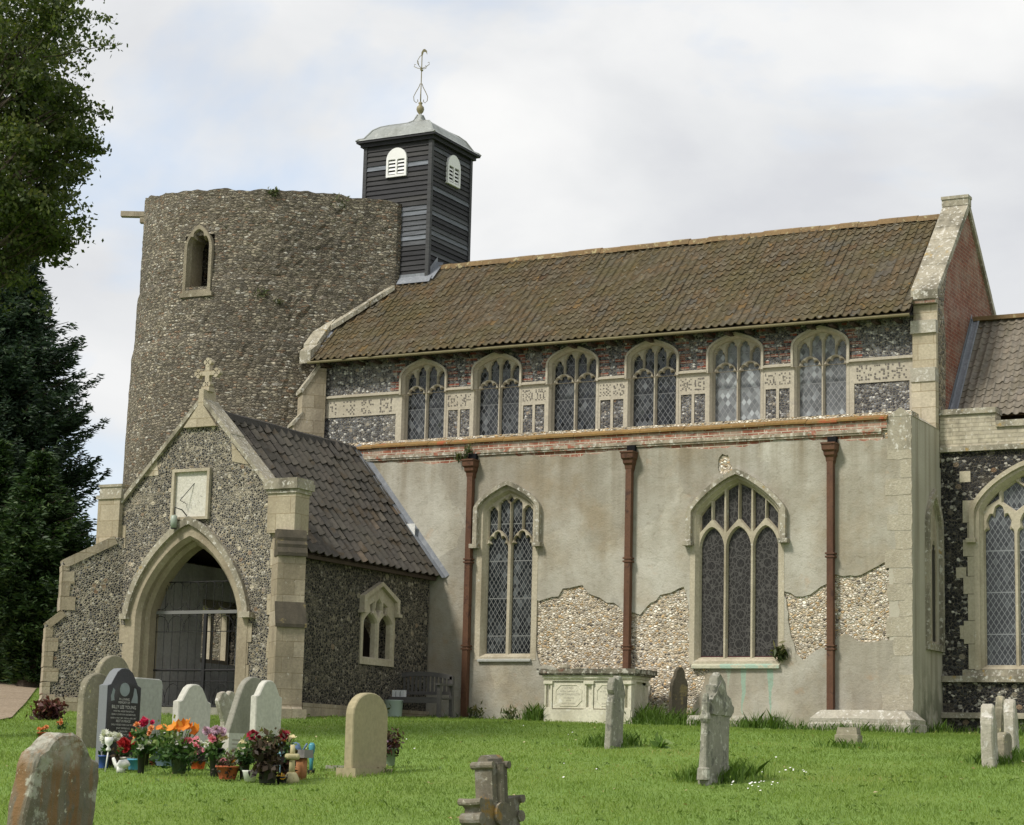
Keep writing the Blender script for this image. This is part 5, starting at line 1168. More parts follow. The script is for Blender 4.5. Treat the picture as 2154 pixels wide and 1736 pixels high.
def prof_shoulder(W, H):
    h = W/2; s = [(h, H-.26), (h*.9, H-.17), (h*.72, H-.16)]+[(h*.66*math.cos(t), H-.17+.17*math.sin(t)) for t in np.linspace(.15, math.pi/2, 6)]
    return [(-h, -.35), (h, -.35)]+s+[(-x, z) for x, z in s[::-1][1:]]
def slab(name, label, px, py, prof, T, m, lean=(0, 0), yaw=0, bev=.012, cat='gravestone', group=None, sub=None, pos=None):
    p = hit(px, py+10) if pos is None else np.array(pos); o = np.array([p[0], p[1], float(gz(p[0], p[1]))])
    t = thing(name, label, cat, o, group); Fm = FEt(o, lean, yaw); mb = MB()
    def cap_ring(l0, w0, l1, w1):
        k = len(l0)
        for i in range(k): j = (i+1) % k; mb.quad(Fm(*l0[i], w0), Fm(*l0[j], w0), Fm(*l1[j], w1), Fm(*l1[i], w1))
    ins = offset(prof, -bev); panel(mb, ins, [], Fm, -T/2, -T/2+.001); panel(mb, ins, [], Fm, T/2-.001, T/2); cap_ring(prof, T/2-bev, ins, T/2); cap_ring(prof, -T/2+bev, prof, T/2-bev); cap_ring(ins, -T/2, prof, -T/2+bev)
    o_ = mb.build('stone_slab', M[m] if isinstance(m, str) else m, t); return t, Fm, o_, o
def text_mesh(name, lines, Fm, wz, m, parent, font_bold=False):
    """lines: (string, u centre, v, size) laid on a face of the frame"""
    mb = MB()
    for s, u0, v0, sz in lines:
        cu = bpy.data.curves.new('t', 'FONT'); cu.body = s; cu.size = sz; cu.align_x = 'CENTER'; cu.resolution_u = 2
        ob = bpy.data.objects.new('t', cu); col.objects.link(ob); dg = bpy.context.evaluated_depsgraph_get(); me = bpy.data.meshes.new_from_object(ob.evaluated_get(dg))
        mb.raw([Fm(u0+v.co.x, v0+v.co.y, wz) for v in me.vertices], [tuple(p.vertices) for p in me.polygons]); bpy.data.objects.remove(ob); bpy.data.curves.remove(cu); bpy.data.meshes.remove(me)
    return mb.build(name, M[m], parent)
def roughen(o, amt, sc=3.0, sub=2):
    """break the too-perfect outline of an old stone"""
    import bmesh
    bm = bmesh.new(); bm.from_mesh(o.data); bmesh.ops.remove_doubles(bm, verts=bm.verts, dist=.0005)
    bmesh.ops.triangulate(bm, faces=bm.faces); 
    for _ in range(sub):
        es = [e for e in bm.edges if e.calc_length() > .07]; bmesh.ops.subdivide_edges(bm, edges=es, cuts=1)
        bmesh.ops.triangulate(bm, faces=bm.faces)
    from mathutils import noise as nz
    for v in bm.verts:
        q = v.co*sc+Vector((o.name.__len__()*1.7, 3, 1)); v.co += nz.noise_vector(q)*amt+nz.noise_vector(q*3.1)*amt*.45
    bm.to_mesh(o.data); bm.free(); o.data.update()

# foreground headstone with orange lichen
p = atd(104, 1640, 16.4); W_ = .93
prof = [(-.50, -.6), (.46, -.6), (.47, .2), (.455, .70), (.43, .80), (.33, .83), (.27, .90), (.16, .965), (.02, 1.0), (-.12, .985), (-.24, .93), (-.31, .86), (-.40, .80), (-.43, .72), (-.45, .3)]
t, Fm, so, o = slab('headstone', 'old leaning headstone blotched with orange and grey lichen, nearest the viewer', 0, 0, [(u*.88, v) for u, v in prof], .19, 'grave_orange', (math.radians(-5), math.radians(2)), 0, .02, pos=(float(p[0]), float(p[1]), 0))
dz_t = float(atd(122, 1539, depth(p))[2])-(o[2]+1.0)
t.location.z += dz_t; roughen(so, .018, 5)
# black granite headstone
t, Fm, so, o = slab('headstone', 'polished black granite headstone with curved top and silver lettering', 245, 1600, prof_ogee(.64, 1.16), .13, 'granite', (0, 0), 0, .004)
mb = MB(); panel(mb, prof_ogee(.644, 1.163), [], Fm, -.068, .057); mb.build('rough_sides', M['granite_side'], t)
L_ = [("IN LOVING", .775, .040), ("MEMORY OF", .735, .040), ("BILLY LEE YOUNG", .675, .058), ("WHO FELL ASLEEP PEACEFULLY", .635, .028), ("DEARLY LOVED SON AND BROTHER", .596, .028), ("BORN 1st MAY 1988 - DIED 4th APRIL 2007", .553, .026), ("REST IN PEACE", .512, .042), ("SADLY MISSED EVERY DAY BY ALL", .472, .030), ("your memory is", .432, .040), ("a keepsake", .395, .040), ("we will never part", .357, .040), ("with God", .32, .040), ("you are in his care", .283, .038), ("we have you", .248, .036), ("in our hearts", .21, .034)]
text_mesh('inscription', [(s, 0, v, z) for s, v, z in L_], Fm, .0665, 'gilt', t)
mb = MB(); panel(mb, [(.0+.095*math.cos(a), .905+.082*math.sin(a)) for a in np.linspace(0, 2*math.pi, 22)[:-1]], [], Fm, .06, .0662)
panel(mb, [(-.22+x, .80+y) for x, y in [(-.03, -.04), (.03, -.03), (.02, .03), (.035, .09), (0, .12), (-.02, .07), (-.04, .02)]], [], Fm, .06, .0662); panel(mb, [(.19+x, .80+y) for x, y in [(-.06, -.05), (.07, -.05), (.065, .03), (.03, .12), (-.005, .13), (-.02, .04)]], [], Fm, .06, .0662); mb.build('etched_emblem', M['etch'], t)
# the stones behind and beside it
t, Fm, so, o = slab('headstone', 'tall round-topped headstone with yellow lichened edge, just behind the black granite one', 195, 1560, prof_round(.62, .99, .30), .11, 'grave_old'); roughen(so, .006)
t, Fm, so, o = slab('headstone', 'round-topped grey headstone against the left porch quoins, rearmost beside the black one', 232, 1540, prof_round(.76, 1.18, .36), .10, 'grave_old', (math.radians(2), 0)); roughen(so, .006)
slab('headstone', 'smooth grey headstone with a nearly flat top, to the right of the black granite one', 300, 1560, [(-.33, -.35), (.33, -.35), (.33, .84), (.30, .905), (.25, .92), (-.25, .92), (-.30, .905), (-.33, .84)], .09, 'grave_flat')
slab('headstone', 'pale stone headstone with shouldered curved top, in front of the porch gate', 398, 1596, prof_ogee(.66, .96), .10, 'grave_white')
slab('headstone', 'white shouldered headstone before the right-hand porch buttress', 556, 1570, prof_ogee(.60, .93), .10, 'grave_white')
t, Fm, so, o = slab('headstone', 'grey rounded headstone leaning far to the right behind the white shouldered one', 500, 1555, prof_round(.66, 1.0, .36), .10, 'grave_grey', (math.radians(-24), 0)); roughen(so, .006)
t, Fm, so, o = slab('headstone', 'small heart-shaped lichened marker leaning beside the tilted grey headstone', 472, 1545, [(-.05, -.3), (.07, -.3), (.09, .25), (.20, .42), (.24, .56), (.20, .66), (.12, .68), (.05, .63), (-.02, .68), (-.11, .66), (-.16, .56), (-.12, .42), (-.05, .25)], .09, 'stone_white', (math.radians(6), 0)); roughen(so, .008)
t, Fm, so, o = slab('headstone', 'plain tan sandstone headstone with round top standing alone on the lawn', 768, 1616, prof_round(.76, .92, .26), .115, 'grave_tan')
mb = MB(); mb.raw([Fm(u, v, w_) for u in (-.42, .42) for v in (-.1, .05) for w_ in (-.13, .13)], [(0, 1, 3, 2), (4, 6, 7, 5), (0, 4, 5, 1), (2, 3, 7, 6), (0, 2, 6, 4), (1, 5, 7, 3)]); mb.build('base_slab', M['grave_tan'], t)
q = hit(722, 1616); mb = MB(); mb.box((q[0]-.16, q[1]-.14, q[2]-.05), (q[0]+.16, q[1]+.14, q[2]+.03)); tag(mb.build('kerb_stone', M['grave_grey'], None), 'flat grey kerb stone in the grass beside the tan headstone', 'kerb stone')
# narrow weathered stone before the table tomb
t, Fm, so, o = slab('headstone', 'weathered grey headstone with broken left edge, standing in front of the table tomb', 1290, 1562, [(-.22, -.3), (.22, -.3), (.23, .62), (.25, .74), (.21, .86), (.16, .92), (.08, .98), (-.02, .97), (-.06, .92), (-.15, .93), (-.20, .86), (-.22, .76), (-.17, .70), (-.21, .6)], .10, 'grave_ornate', (math.radians(-4), 0), math.radians(4)); roughen(so, .016, 5)
pw_ = onY(1425, 1508, -.35)
t, Fm, so, o = slab('headstone', 'dark mossy headstone with pointed shouldered top, set against the bare rubble wall', 0, 0, [(-.16, -.3), (.16, -.3), (.165, .70), (.14, .80), (.10, .86), (.085, .97), (.035, 1.04), (-.035, 1.04), (-.085, .97), (-.10, .86), (-.14, .80), (-.165, .70)], .10, 'grave_dark', (0, math.radians(3)), math.radians(-38), pos=(pw_[0], pw_[1], 0)); roughen(so, .008)
# ornate gabled memorial
t, Fm, so, o = slab('headstone', 'tall grey gothic memorial with gabled top and carved side shafts, leaning slightly', 1500, 1636, [(u, v*.9) for u, v in [(-.31, -.3), (.33, -.3), (.31, .80), (.40, .86), (.42, .96), (.33, 1.06), (.22, 1.10), (.17, 1.22), (.08, 1.30), (.0, 1.34), (-.07, 1.30), (-.10, 1.19), (-.17, 1.17), (-.18, 1.06), (-.26, 1.03), (-.29, .96)]], .11, 'grave_ornate', (math.radians(-3.5), 0), math.radians(2)); roughen(so, .02, 6)
mb = MB()
for u0, z0, z1, r_ in ((-.355, .0, .62, .04),):
    mb.tube([Fm(u0, z, .02) for z in (z0, z0+.12, z0+.14, z0+.22, z0+.26, z0+.6, z1)], [.075, .07, .05, .045, .04, .037, .037], 10); mb.tube([Fm(u0, z, .02) for z in (z1, z1+.04, z1+.08, z1+.12, z1+.22, z1+.32)], [.045, .065, .06, .045, .045, .03], 8)
mb.build('side_shaft', M['grave_ornate'], t); mb = MB(); mb.tube([Fm(.36, z, .0) for z in (.05, .2, .22, .35)], [.05, .055, .03, .02], 8)
mb.build('side_shaft', M['grave_ornate'], t)
mb = MB(); panel(mb, [(u, v*.9) for u, v in [(-.30, .80), (.33, .84), (.40, .90), (.40, .97), (.18, 1.06), (.0, 1.24), (-.16, 1.08), (-.29, .98)]], [], Fm, .04, .07)
b_ = mb.build('carved_gable', M['grave_ornate'], t); roughen(b_, .016, 6, 2)
# three close-set stones seen nearly edge-on at the right
for (px, py, W_, H_, T_, lab, ln) in ((2083, 1600, .46, .74, .15, 'thick lichened headstone seen edge-on, front left of the group at the chancel', -1.5), (2104, 1572, .42, .74, .11, 'brown headstone seen edge-on in the gap between the two pale lichened ones', 1), (2130, 1578, .44, .72, .14, 'pale lichened headstone seen edge-on, rightmost of the group by the chancel', -2)):
    t, Fm, so, o = slab('headstone', lab, px, py, prof_shoulder(W_, H_), T_, 'stone_white' if px != 2104 else 'grave_old', (0, math.radians(ln)), math.radians(9), .02, group='headstones below the chancel'); roughen(so, .012, 5)
t, Fm, so, o = slab('footstone', 'low mossy green footstone between the edge-on stones by the chancel', 2112, 1592, prof_round(.34, .36, .1), .12, 'grave_old'); roughen(so, .01, 5)
# foreground stone cross
p = atd(1036, 1714, 14.6); o = np.array([p[0], p[1], float(gz(p[0], p[1]))]); t = thing('stone_cross', 'weathered grey stone cross with scrolled arm ends and orange lichen, in the foreground', 'grave cross', o)
Fm = FEt((o[0], o[1], p[2]), (math.radians(2.5), math.radians(-3)), math.radians(-9)); mb = MB(); Tn = .075; fl_ = .035
mb.raw([Fm(u, v, w_) for u in (-.085, .085) for v in (-1.2, .352) for w_ in (-Tn, Tn)], [(0, 1, 3, 2), (4, 6, 7, 5), (0, 4, 5, 1), (2, 3, 7, 6), (0, 2, 6, 4), (1, 5, 7, 3)])
for sg in (-1, 1):
    pr_ = [(sg*.08, -.115), (sg*.16, -.115), (sg*.225, -.135), (sg*.25, -.12), (sg*.215, -.07), (sg*.215, .05), (sg*.25, .085), (sg*.24, .115), (sg*.08, .10)]
    panel(mb, pr_ if sg > 0 else pr_[::-1], [], Fm, -Tn+.004, Tn-.004)
    for v in (-.125, .095): mb.tube([Fm(sg*.235, v, w_) for w_ in (-Tn-.02, Tn+.02)], .026, 10)
    mb.tube([Fm(sg*.222, -.02, w_) for w_ in (-Tn-.01, Tn+.01)], .042, 12)
for sg in (-1, 1): mb.tube([Fm(sg*.085, .335, w_) for w_ in (-Tn-.02, Tn+.02)], .026, 10)
mb.tube([Fm(u, .35, 0) for u in (-.085, .085)], [.055, .055], 10); mb.tube([Fm(0, v, Tn) for v in (-1.2, .34)], .030, 8)
panel(mb, [(.0+.085*math.cos(a), .0+.085*math.sin(a)) for a in np.linspace(0, 2*math.pi, 14)[:-1]], [], Fm, Tn-.01, Tn+.025)
so = mb.build('cross_body', M['grave_cross'], t); roughen(so, .007, 9, 1)
# table tomb
tp = onY(1143, 1520, -1.15); tX0, tX1 = onY(1146, 1440, -1.15)[0], onY(1328, 1440, -1.15)[0]; tz0 = float(gz(tX0, -1.15))-.05; tzt = onY(1240, 1407, -1.2)[2]; tY0, tY1 = -1.15, -.42
t = thing('table_tomb', 'pale stone table tomb with panelled sides and a dark lichened lid against the aisle wall', 'table tomb', ((tX0+tX1)/2, (tY0+tY1)/2, tz0))
mb = MB(); mb.box((tX0+.05, tY0+.05, tz0), (tX1-.05, tY1-.05, tzt-.09)); body = mb.build('chest', M['tomb'], t)
mb = MB(); Ft = FS(tY0); Fe = FE(tX1); zb_ = tz0+.27; zt_ = tzt-.27; Wt = tX1-tX0
mb.fbox(Ft, (tX0, tz0, -.3), (tX1, zb_, .02)); mb.fbox(Fe, (tY0+.001, tz0, -.3), (tY1, zb_-.001, .02))
mb.fbox(Ft, (tX0-.01, zt_+.05, -.3), (tX1+.0, tzt-.10, .01)); mb.fbox(Ft, (tX0-.03, zt_+.10, -.3), (tX1+.03, tzt-.085, .045)); mb.fbox(Fe, (tY0, zt_+.049, -.3), (tY1, tzt-.101, .012)); mb.fbox(Fe, (tY0, zt_+.101, -.3), (tY1, tzt-.086, .04))
pil_ = [(tX0, tX0+.15), ((tX0+tX1)/2-.085+.03, (tX0+tX1)/2+.085+.03), (tX1-.15, tX1)]
for a, b in pil_:
    panel(mb, rect(a, zb_, b, zt_+.05), [rect(a+.03, zb_+.04, b-.03, zt_-.02)], Ft, -.06, .004); mb.fbox(Ft, (a-.015, zt_, -.06), (b+.015, zt_+.049, .03)); mb.fbox(Ft, (a-.01, zb_, -.05), (b+.01, zb_+.025, .015))
for a, b in ((tY0+.002, tY0+.13), (tY1-.13, tY1)): mb.fbox(Fe, (a, zb_, -.06), (b, zt_+.05, .004)); mb.fbox(Fe, (a-.0, zt_, -.06), (b+.01, zt_+.048, .03))
mb.build('mouldings', M['tomb'], t)
for i in range(2):
    a, b = pil_[i][1]+.012, pil_[i+1][0]-.012; c_ = .10; z0, z1 = zb_+.02, zt_+.03; mb = MB()
    panel(mb, rect(a, z0, b, z1), [], Ft, -.06, -.018)
    oc = [(a+.05+c_, z0+.04), (b-.05-c_, z0+.04), (b-.05, z0+.04+c_), (b-.05, z1-.04-c_), (b-.05-c_, z1-.04), (a+.05+c_, z1-.04), (a+.05, z1-.04-c_), (a+.05, z0+.04+c_)]
    panel(mb, oc, [offset(oc, -.014)], Ft, -.03, -.008); po = mb.build('inscribed_panel', M['tomb'], t); xc_ = (a+b)/2
    Fx = lambda u, v, w_: Ft(u, v, w_)
    text_mesh('inscription', [("SACRED", xc_, z1-.12, .055), ("to the memory of", xc_, z1-.175, .048), ("HENRY HARRISON" if i == 0 else "MARY", xc_, z1-.235, .056), ("who departed", xc_, z1-.29, .036), ("this life", xc_, z1-.335, .036), ("AGED 72 YEARS", xc_, z1-.395, .040)], Fx, -.0165, 'letter', po)
mb = MB(); rr_ = wob(rect(tX0-.11, tY0-.11, tX1+.13, tY1+.1), .008, .1); panel(mb, rr_, [], lambda u, v, w_: (u, v, tzt+w_), -.085, 0); panel(mb, offset(rr_, -.03), [], lambda u, v, w_: (u, v, tzt+w_), -.12, -.085); lid = mb.build('lid', M['tomb_top'], t); roughen(lid, .008, 6, 1)
mb = MB()
for x_, s in ((tX0+.35, .09), (tX0+.62, .05), (tX1-.5, .045)): mb.lathe([(s, 0), (s*1.2, s*.4), (s*.9, s*.9), (s*.3, s*1.1)], (x_, tY0+.1, tzt-.01), 9)
tag(mb.build('moss_clump', M['grave_old'], t), 'moss cushions on the lid edge')
# ledger stones in the grass at the corner
def ledger(label, pts, z0, hgt, m='stone_white', nm='ledger_stone', cat='ledger stone', top=.10):
    mb = MB(); ins = offset(pts, -top); k = len(pts); G = [float(gz(*q)) for q in pts]
    g = min(G)+z0
    for (l0, a, l1, b) in ((pts, g-.3, pts, g+hgt*.35), (pts, g+hgt*.35, offset(pts, -.02), g+hgt*.4), (offset(pts, -.02), g+hgt*.4, offset(pts, -.02), g+hgt*.6), (offset(pts, -.02), g+hgt*.6, ins, g+hgt)):
        for i in range(k): j = (i+1) % k; mb.quad((*l0[i], a), (*l0[j], a), (*l1[j], b), (*l1[i], b))
    mb.quad(*[(*q, g+hgt) for q in ins]); o_ = mb.build(nm, M[m], None); roughen(o_, .012, 5); tag(o_, label, cat); return o_
p0, p1 = onY(1702, 1556, -1.1), onY(1918, 1572, -1.1)
def edge_rect(xa, xb, y0, y1): return [(xa, y0), (xb, y0), (xb, y1), (xa, y1)]
ledger('long whitened coped ledger stone at the foot of the aisle corner', edge_rect(p0[0], p1[0], -1.15, -.25), .02, .36, top=.16)
p0, p1 = onY(1440, 1550, -1.2), onY(1622, 1556, -1.2); ledger('low lichened ledger stone half buried under the three-light window', edge_rect(p0[0], p1[0], -1.2, -.6), .0, .22, top=.05)
q = hit(1785, 1562); o_ = ledger('small brown broken stone lying before the long coped ledger', edge_rect(q[0]-.17, q[0]+.17, q[1]-.1, q[1]+.1), .05, .17, 'grave_old', 'fallen_stone', 'fallen stone', .03)
# bench
bx1 = onY(948, 1470, -1.45)[0]-.2; bx0 = onY(806, 1470, -1.45)[0]-.17; by = -1.5; bz = float(gz(bx0, by))-.02; Hb = onY(880, 1414, by+.45)[2]-bz
t = thing('garden_bench', 'weathered grey slatted wooden bench between porch and aisle wall', 'bench', ((bx0+bx1)/2, by+.2, bz)); s_ = Hb/.95
def bpart(nm, boxes):
    mb = MB()
    for a, b in boxes: mb.box(a, b)
    return mb.build(nm, M['bench'], t)
zs_ = bz+.42*s_; za = bz+.66*s_
for x in (bx0, bx1-.07): bpart('leg', [((x, by, bz), (x+.07, by+.07, za))]); bpart('leg', [((x, by+.46, bz), (x+.07, by+.53, bz+.86*s_))])
bpart('seat', [((bx0+.02, by+.02+i*.10, zs_-.03), (bx1-.02, by+.10+i*.10, zs_)) for i in range(5)]+[((bx0+.07, by+.01, zs_-.11), (bx1-.07, by+.04, zs_-.032))])
for x in (bx0-.01, bx1-.08): bpart('armrest', [((x, by-.04, za), (x+.09, by+.48, za+.035))])
mb = MB(); n = 12; Xc = (bx0+bx1)/2
pts = [(x, bz+Hb-.075-.075*((x-Xc)/((bx1-bx0)/2))**2) for x in np.linspace(bx0+.02, bx1-.02, 13)]; mb.prism(pts+[(x, z+.085) for x, z in pts[::-1]], FS(by+.46), -.05, 0); mb.fbox(FS(by+.47), (bx0+.07, zs_+.06, -.03), (bx1-.07, zs_+.12, 0)); mb.build('top_rail', M['bench'], t)
mb = MB(); n = 15
for i in range(n):
    x = bx0+.10+(bx1-bx0-.20)*i/(n-1); mb.fbox(FS(by+.475), (x-.022, zs_+.11, -.02), (x+.022, bz+Hb-.05-.06*((x-Xc)/((bx1-bx0)/2))**2, 0))
mb.build('backrest', M['bench'], t)
q = onY(827, 1505, -1.75); gzq = float(gz(q[0], -1.75)); mb = MB(); mb.lathe([(.15, 0), (.16, .02), (.175, .31), (.185, .32), (.17, .33), (.16, .05)], (q[0], -1.75, gzq-.02), 20)
t = thing('bucket', 'pale green plastic bucket on the grass under the bench seat', 'bucket', (q[0], -1.75, gzq)); mb.build('body', plain('pale_green_plastic', (.36, .44, .38), .4, .4, .05), t, True); mb = MB(); mb.tube([(q[0]-.18*math.cos(a), -1.75+.02, gzq+.30-.16*math.sin(a)) for a in np.linspace(0, math.pi, 9)], .006, 5); mb.build('handle', M['iron'], t)
q = onY(838, 1480, -1.2); mb = MB()
for i in range(4): mb.box((q[0]-.16+i*.10, -1.36, zs_+.002), (q[0]-.09+i*.10, -1.27, zs_+.13))
tag(mb.build('parcel', plain('white_wrapped_parcel', (.62, .64, .62), .5, .3, .1), None), 'white wrapped parcel lying on the bench seat', 'parcel')
# pot of heather beside the tan headstone
def pot(mb, o, r0, r1, h, rim=.02): mb.lathe([(r0*.98, 0), (r0, .005), (r1, h-rim), (r1*1.12, h-rim), (r1*1.12, h), (r1*.9, h), (r1*.85, h-.03)], o, 18)
PL = {}
def pmat(name, c, rough=.5):
    if name not in PL: PL[name] = plain(name, c, rough, .4, .08)
    return PL[name]
def blossom(mb, c, r, kind, nv=None):
    """one flower head: layered petals, a gerbera disc or a trumpet lily"""
    c = Vector([float(q) for q in c]); nv = Vector(nv or (random.uniform(-.4, .6), random.uniform(-1, -.2), random.uniform(.2, 1))).normalized()
    a = nv.orthogonal().normalized(); b = nv.cross(a)
    n, lay = {'daisy': (12, 1), 'mum': (11, 4), 'rose': (6, 4), 'lily': (6, 1)}[kind]
    for l in range(lay):
        for i in range(n):
            t = 2*math.pi*(i+.5*(l % 2)+random.uniform(-.12, .12))/n; d = a*math.cos(t)+b*math.sin(t); e = a*-math.sin(t)+b*math.cos(t)
            rr = r*(1-.2*l); lift = {'daisy': .15, 'mum': .18+.34*l, 'rose': .25+.25*l, 'lily': .8}[kind]*r; wd = rr*(.26 if kind in ('daisy', 'mum') else .45)
            mb.cur = random.random(); p1 = c+d*rr*.5+nv*lift*.6; p2 = c+d*rr*(.75 if kind in ('rose', 'mum') and l > 1 else 1)+nv*lift
            mb.quad(c, p1+e*wd, p2, p1-e*wd)
FM = {}
def fmat(name, c1, c2):
    if name not in FM: FM[name] = leafm(name, [(0, c1), (1, c2)], .25, .6)
    return FM[name]
def bouquet(label, px, base_py, potspec, fol, blooms, cat='flower pot', name='flower_pot', group='graveside flowers', pos=None):
    """potspec: (material, r0, r1, h) ; fol: list of (dx_px, py, n, spread, size, mat) ; blooms: (mat, kind, [(px, py, r)...])"""
    p = hit(px, base_py) if pos is None else pos; D = depth(p); t = thing(name, label, cat, p, group)
    gp = potspec
    if gp: mb = MB(); pot(mb, tuple(p), gp[1], gp[2], gp[3]); mb.build('pot', gp[0], t, True)
    if len(gp or ()) > 4: mb = MB(); mb.lathe([(gp[2]*1.13, gp[3]*.55), (gp[2]*1.16, gp[3]*.6), (gp[2]*1.2, gp[3]+.005), (gp[2]*1.05, gp[3]+.006)], tuple(p), 18); mb.build('pot_rim', gp[4], t)
    topz = p[2]+(gp[3] if gp else 0)
    by_m = {}
    for (fx, fy, n, sp, sz, m) in fol: by_m.setdefault(m, []).append(((([atd(fx, fy, D)], n, sp, sz)), {}))
    for m, sp in by_m.items(): leaf_obj('foliage', m, t, sp)
    st = MB()
    for (m, kind, pts) in blooms:
        mb = MB()
        for (x, y, r) in pts:
            q = atd(x+random.uniform(-1, 1), y, D+random.uniform(-.08, .08)); blossom(mb, q, r, kind)
            st.tube([q, Vector([(q[0]*.4+p[0]*.6), (q[1]*.4+p[1]*.6), (q[2]*.45+topz*.55)]), (p[0], p[1], topz-.03)], .004, 4, False)
        mb.build('flower_heads', m, t)
    if st.v: st.build('stems', M['foli'], t)
    return t, p, D
WHITE = fmat('white_petal', (.55, .56, .50), (.75, .75, .70)); ORG = fmat('orange_petal', (.62, .16, .02), (.80, .36, .05)); RED = fmat('red_petal', (.25, .012, .012), (.5, .03, .035)); PINK = fmat('pink_petal', (.55, .10, .16), (.75, .32, .38)); MAG = fmat('magenta_petal', (.50, .02, .10), (.65, .06, .16)); LIL = fmat('lilac_petal', (.38, .20, .34), (.62, .45, .55)); CREAM = fmat('cream_petal', (.6, .5, .25), (.75, .68, .45)); CRIM = fmat('crimson_petal', (.16, .01, .02), (.32, .03, .05)); YEL = fmat('amber_petal', (.7, .35, .03), (.8, .5, .06)); SALM = fmat('salmon_petal', (.62, .20, .08), (.75, .36, .16))
BLK = pmat('black_plastic', (.012, .012, .012), .35); BLUE = pmat('blue_plastic', (.03, .07, .25)); CYAN = pmat('cyan_plastic', (.08, .32, .46)); GBLUE = pmat('grey_blue_pot', (.17, .24, .33)); TERRA = pmat('terracotta', (.38, .10, .04), .8); ORPOT = pmat('orange_plastic', (.50, .08, .02)); DGR = pmat('dark_green_glass', (.04, .055, .03), .2); WPOT = pmat('cream_pot', (.48, .45, .40)); WHP = pmat('white_plastic', (.66, .66, .62))
def jit(cx, cy, rx, ry, n, r): return [(cx+random.gauss(0, rx*.5), cy+random.gauss(0, ry*.5), r*random.uniform(.8, 1.2)) for _ in range(n)]
bouquet('blue vase with a ball of white chrysanthemums at the foot of the black granite stone', 217, 1616, (BLUE, .055, .06, .15), [(222, 1575, 40, .05, .03, 'foli')], [(WHITE, 'mum', jit(226, 1554, 15, 8, 22, .06))])
bouquet('cream pot of deep red flowers beside the blue vase', 266, 1618, (WPOT, .06, .085, .14), [(262, 1578, 60, .07, .035, 'foli'), (255, 1590, 40, .08, .035, 'dkfoli')], [(RED, 'mum', jit(264, 1566, 16, 11, 18, .05)), (MAG, 'rose', [(272, 1578, .05)])])
bouquet('tall black vase of white flowers, roses and tall orange blooms', 296, 1627, (BLK, .035, .048, .26), [(300, 1570, 110, .09, .04, 'foli'), (318, 1575, 60, .07, .05, 'foli'), (290, 1545, 40, .05, .04, 'foli')], [(WHITE, 'rose', [(295, 1572, .05), (311, 1567, .05), (308, 1552, .03)]), (SALM, 'rose', [(289, 1526, .05), (291, 1536, .045), (286, 1552, .045), (318, 1533, .05), (316, 1543, .045)])])
bouquet('spray of magenta flowers standing behind the orange blooms', 304, 1612, (BLK, .04, .05, .16), [(304, 1545, 40, .05, .035, 'foli')], [(MAG, 'rose', jit(303, 1521, 10, 10, 8, .05)), (MAG, 'rose', [(322, 1520, .04)])])
bouquet('low cyan tub of greenery next to the white duck ornament', 283, 1620, (CYAN, .07, .085, .13), [(283, 1592, 40, .05, .025, 'foli')], [])
bouquet('grey-blue pot with tall bushy greenery and small orange flowers', 345, 1612, (GBLUE, .10, .125, .17), [(343, 1560, 260, .13, .035, 'foli'), (335, 1585, 120, .10, .03, 'foli'), (350, 1578, 120, .10, .035, 'dkfoli')], [(ORG, 'daisy', [(334, 1531, .05), (344, 1530, .05), (352, 1532, .045)]), (WHITE, 'daisy', [(340, 1578, .03), (347, 1540, .03)])])
bouquet('dark green glass vase overflowing with orange lilies and white blooms', 376, 1628, (DGR, .075, .10, .22), [(374, 1580, 300, .17, .04, 'foli'), (360, 1575, 120, .12, .035, 'foli'), (395, 1590, 80, .10, .035, 'foli')], [(ORG, 'lily', [(369, 1534, .085), (377, 1531, .085), (386, 1528, .08), (396, 1527, .08), (400, 1534, .07), (418, 1538, .09)]), (WHITE, 'daisy', jit(378, 1562, 22, 12, 9, .035)), (PINK, 'rose', jit(392, 1557, 10, 7, 5, .045))])
bouquet('orange plastic pot with a black rim, pink and white flowers above', 416, 1618, (ORPOT, .075, .10, .16, BLK), [(415, 1590, 140, .11, .03, 'dkfoli'), (418, 1580, 60, .08, .03, 'foli')], [(PINK, 'rose', jit(412, 1576, 8, 8, 7, .055)), (MAG, 'mum', [(408, 1580, .06)]), (WHITE, 'mum', [(418, 1566, .06), (424, 1568, .05)]), (PINK, 'daisy', [(404, 1561, .06), (413, 1557, .06), (430, 1578, .04)])])
bouquet('small orange clay pot tipped among the vases', 322, 1610, (TERRA, .04, .055, .09), [(322, 1602, 30, .04, .02, 'dkfoli')], [])
bouquet('tall black vase of lilac chrysanthemums and pink roses', 452, 1634, (BLK, .055, .078, .32), [(452, 1578, 90, .09, .045, 'foli')], [(LIL, 'mum', jit(458, 1540, 20, 7, 15, .055)), (PINK, 'rose', [(448, 1556, .055), (458, 1558, .05), (444, 1550, .045)]), (CREAM, 'rose', jit(468, 1554, 8, 8, 5, .045)), (WHITE, 'rose', [(437, 1563, .045), (434, 1568, .04)])])
bouquet('round terracotta pot with grey foliage and one orange gerbera', 478, 1640, (TERRA, .09, .125, .15), [(478, 1612, 160, .10, .03, 'dkfoli'), (478, 1606, 60, .09, .025, 'foli')], [(ORG, 'daisy', [(487, 1602, .065)]), (PINK, 'daisy', [(470, 1601, .045)])])
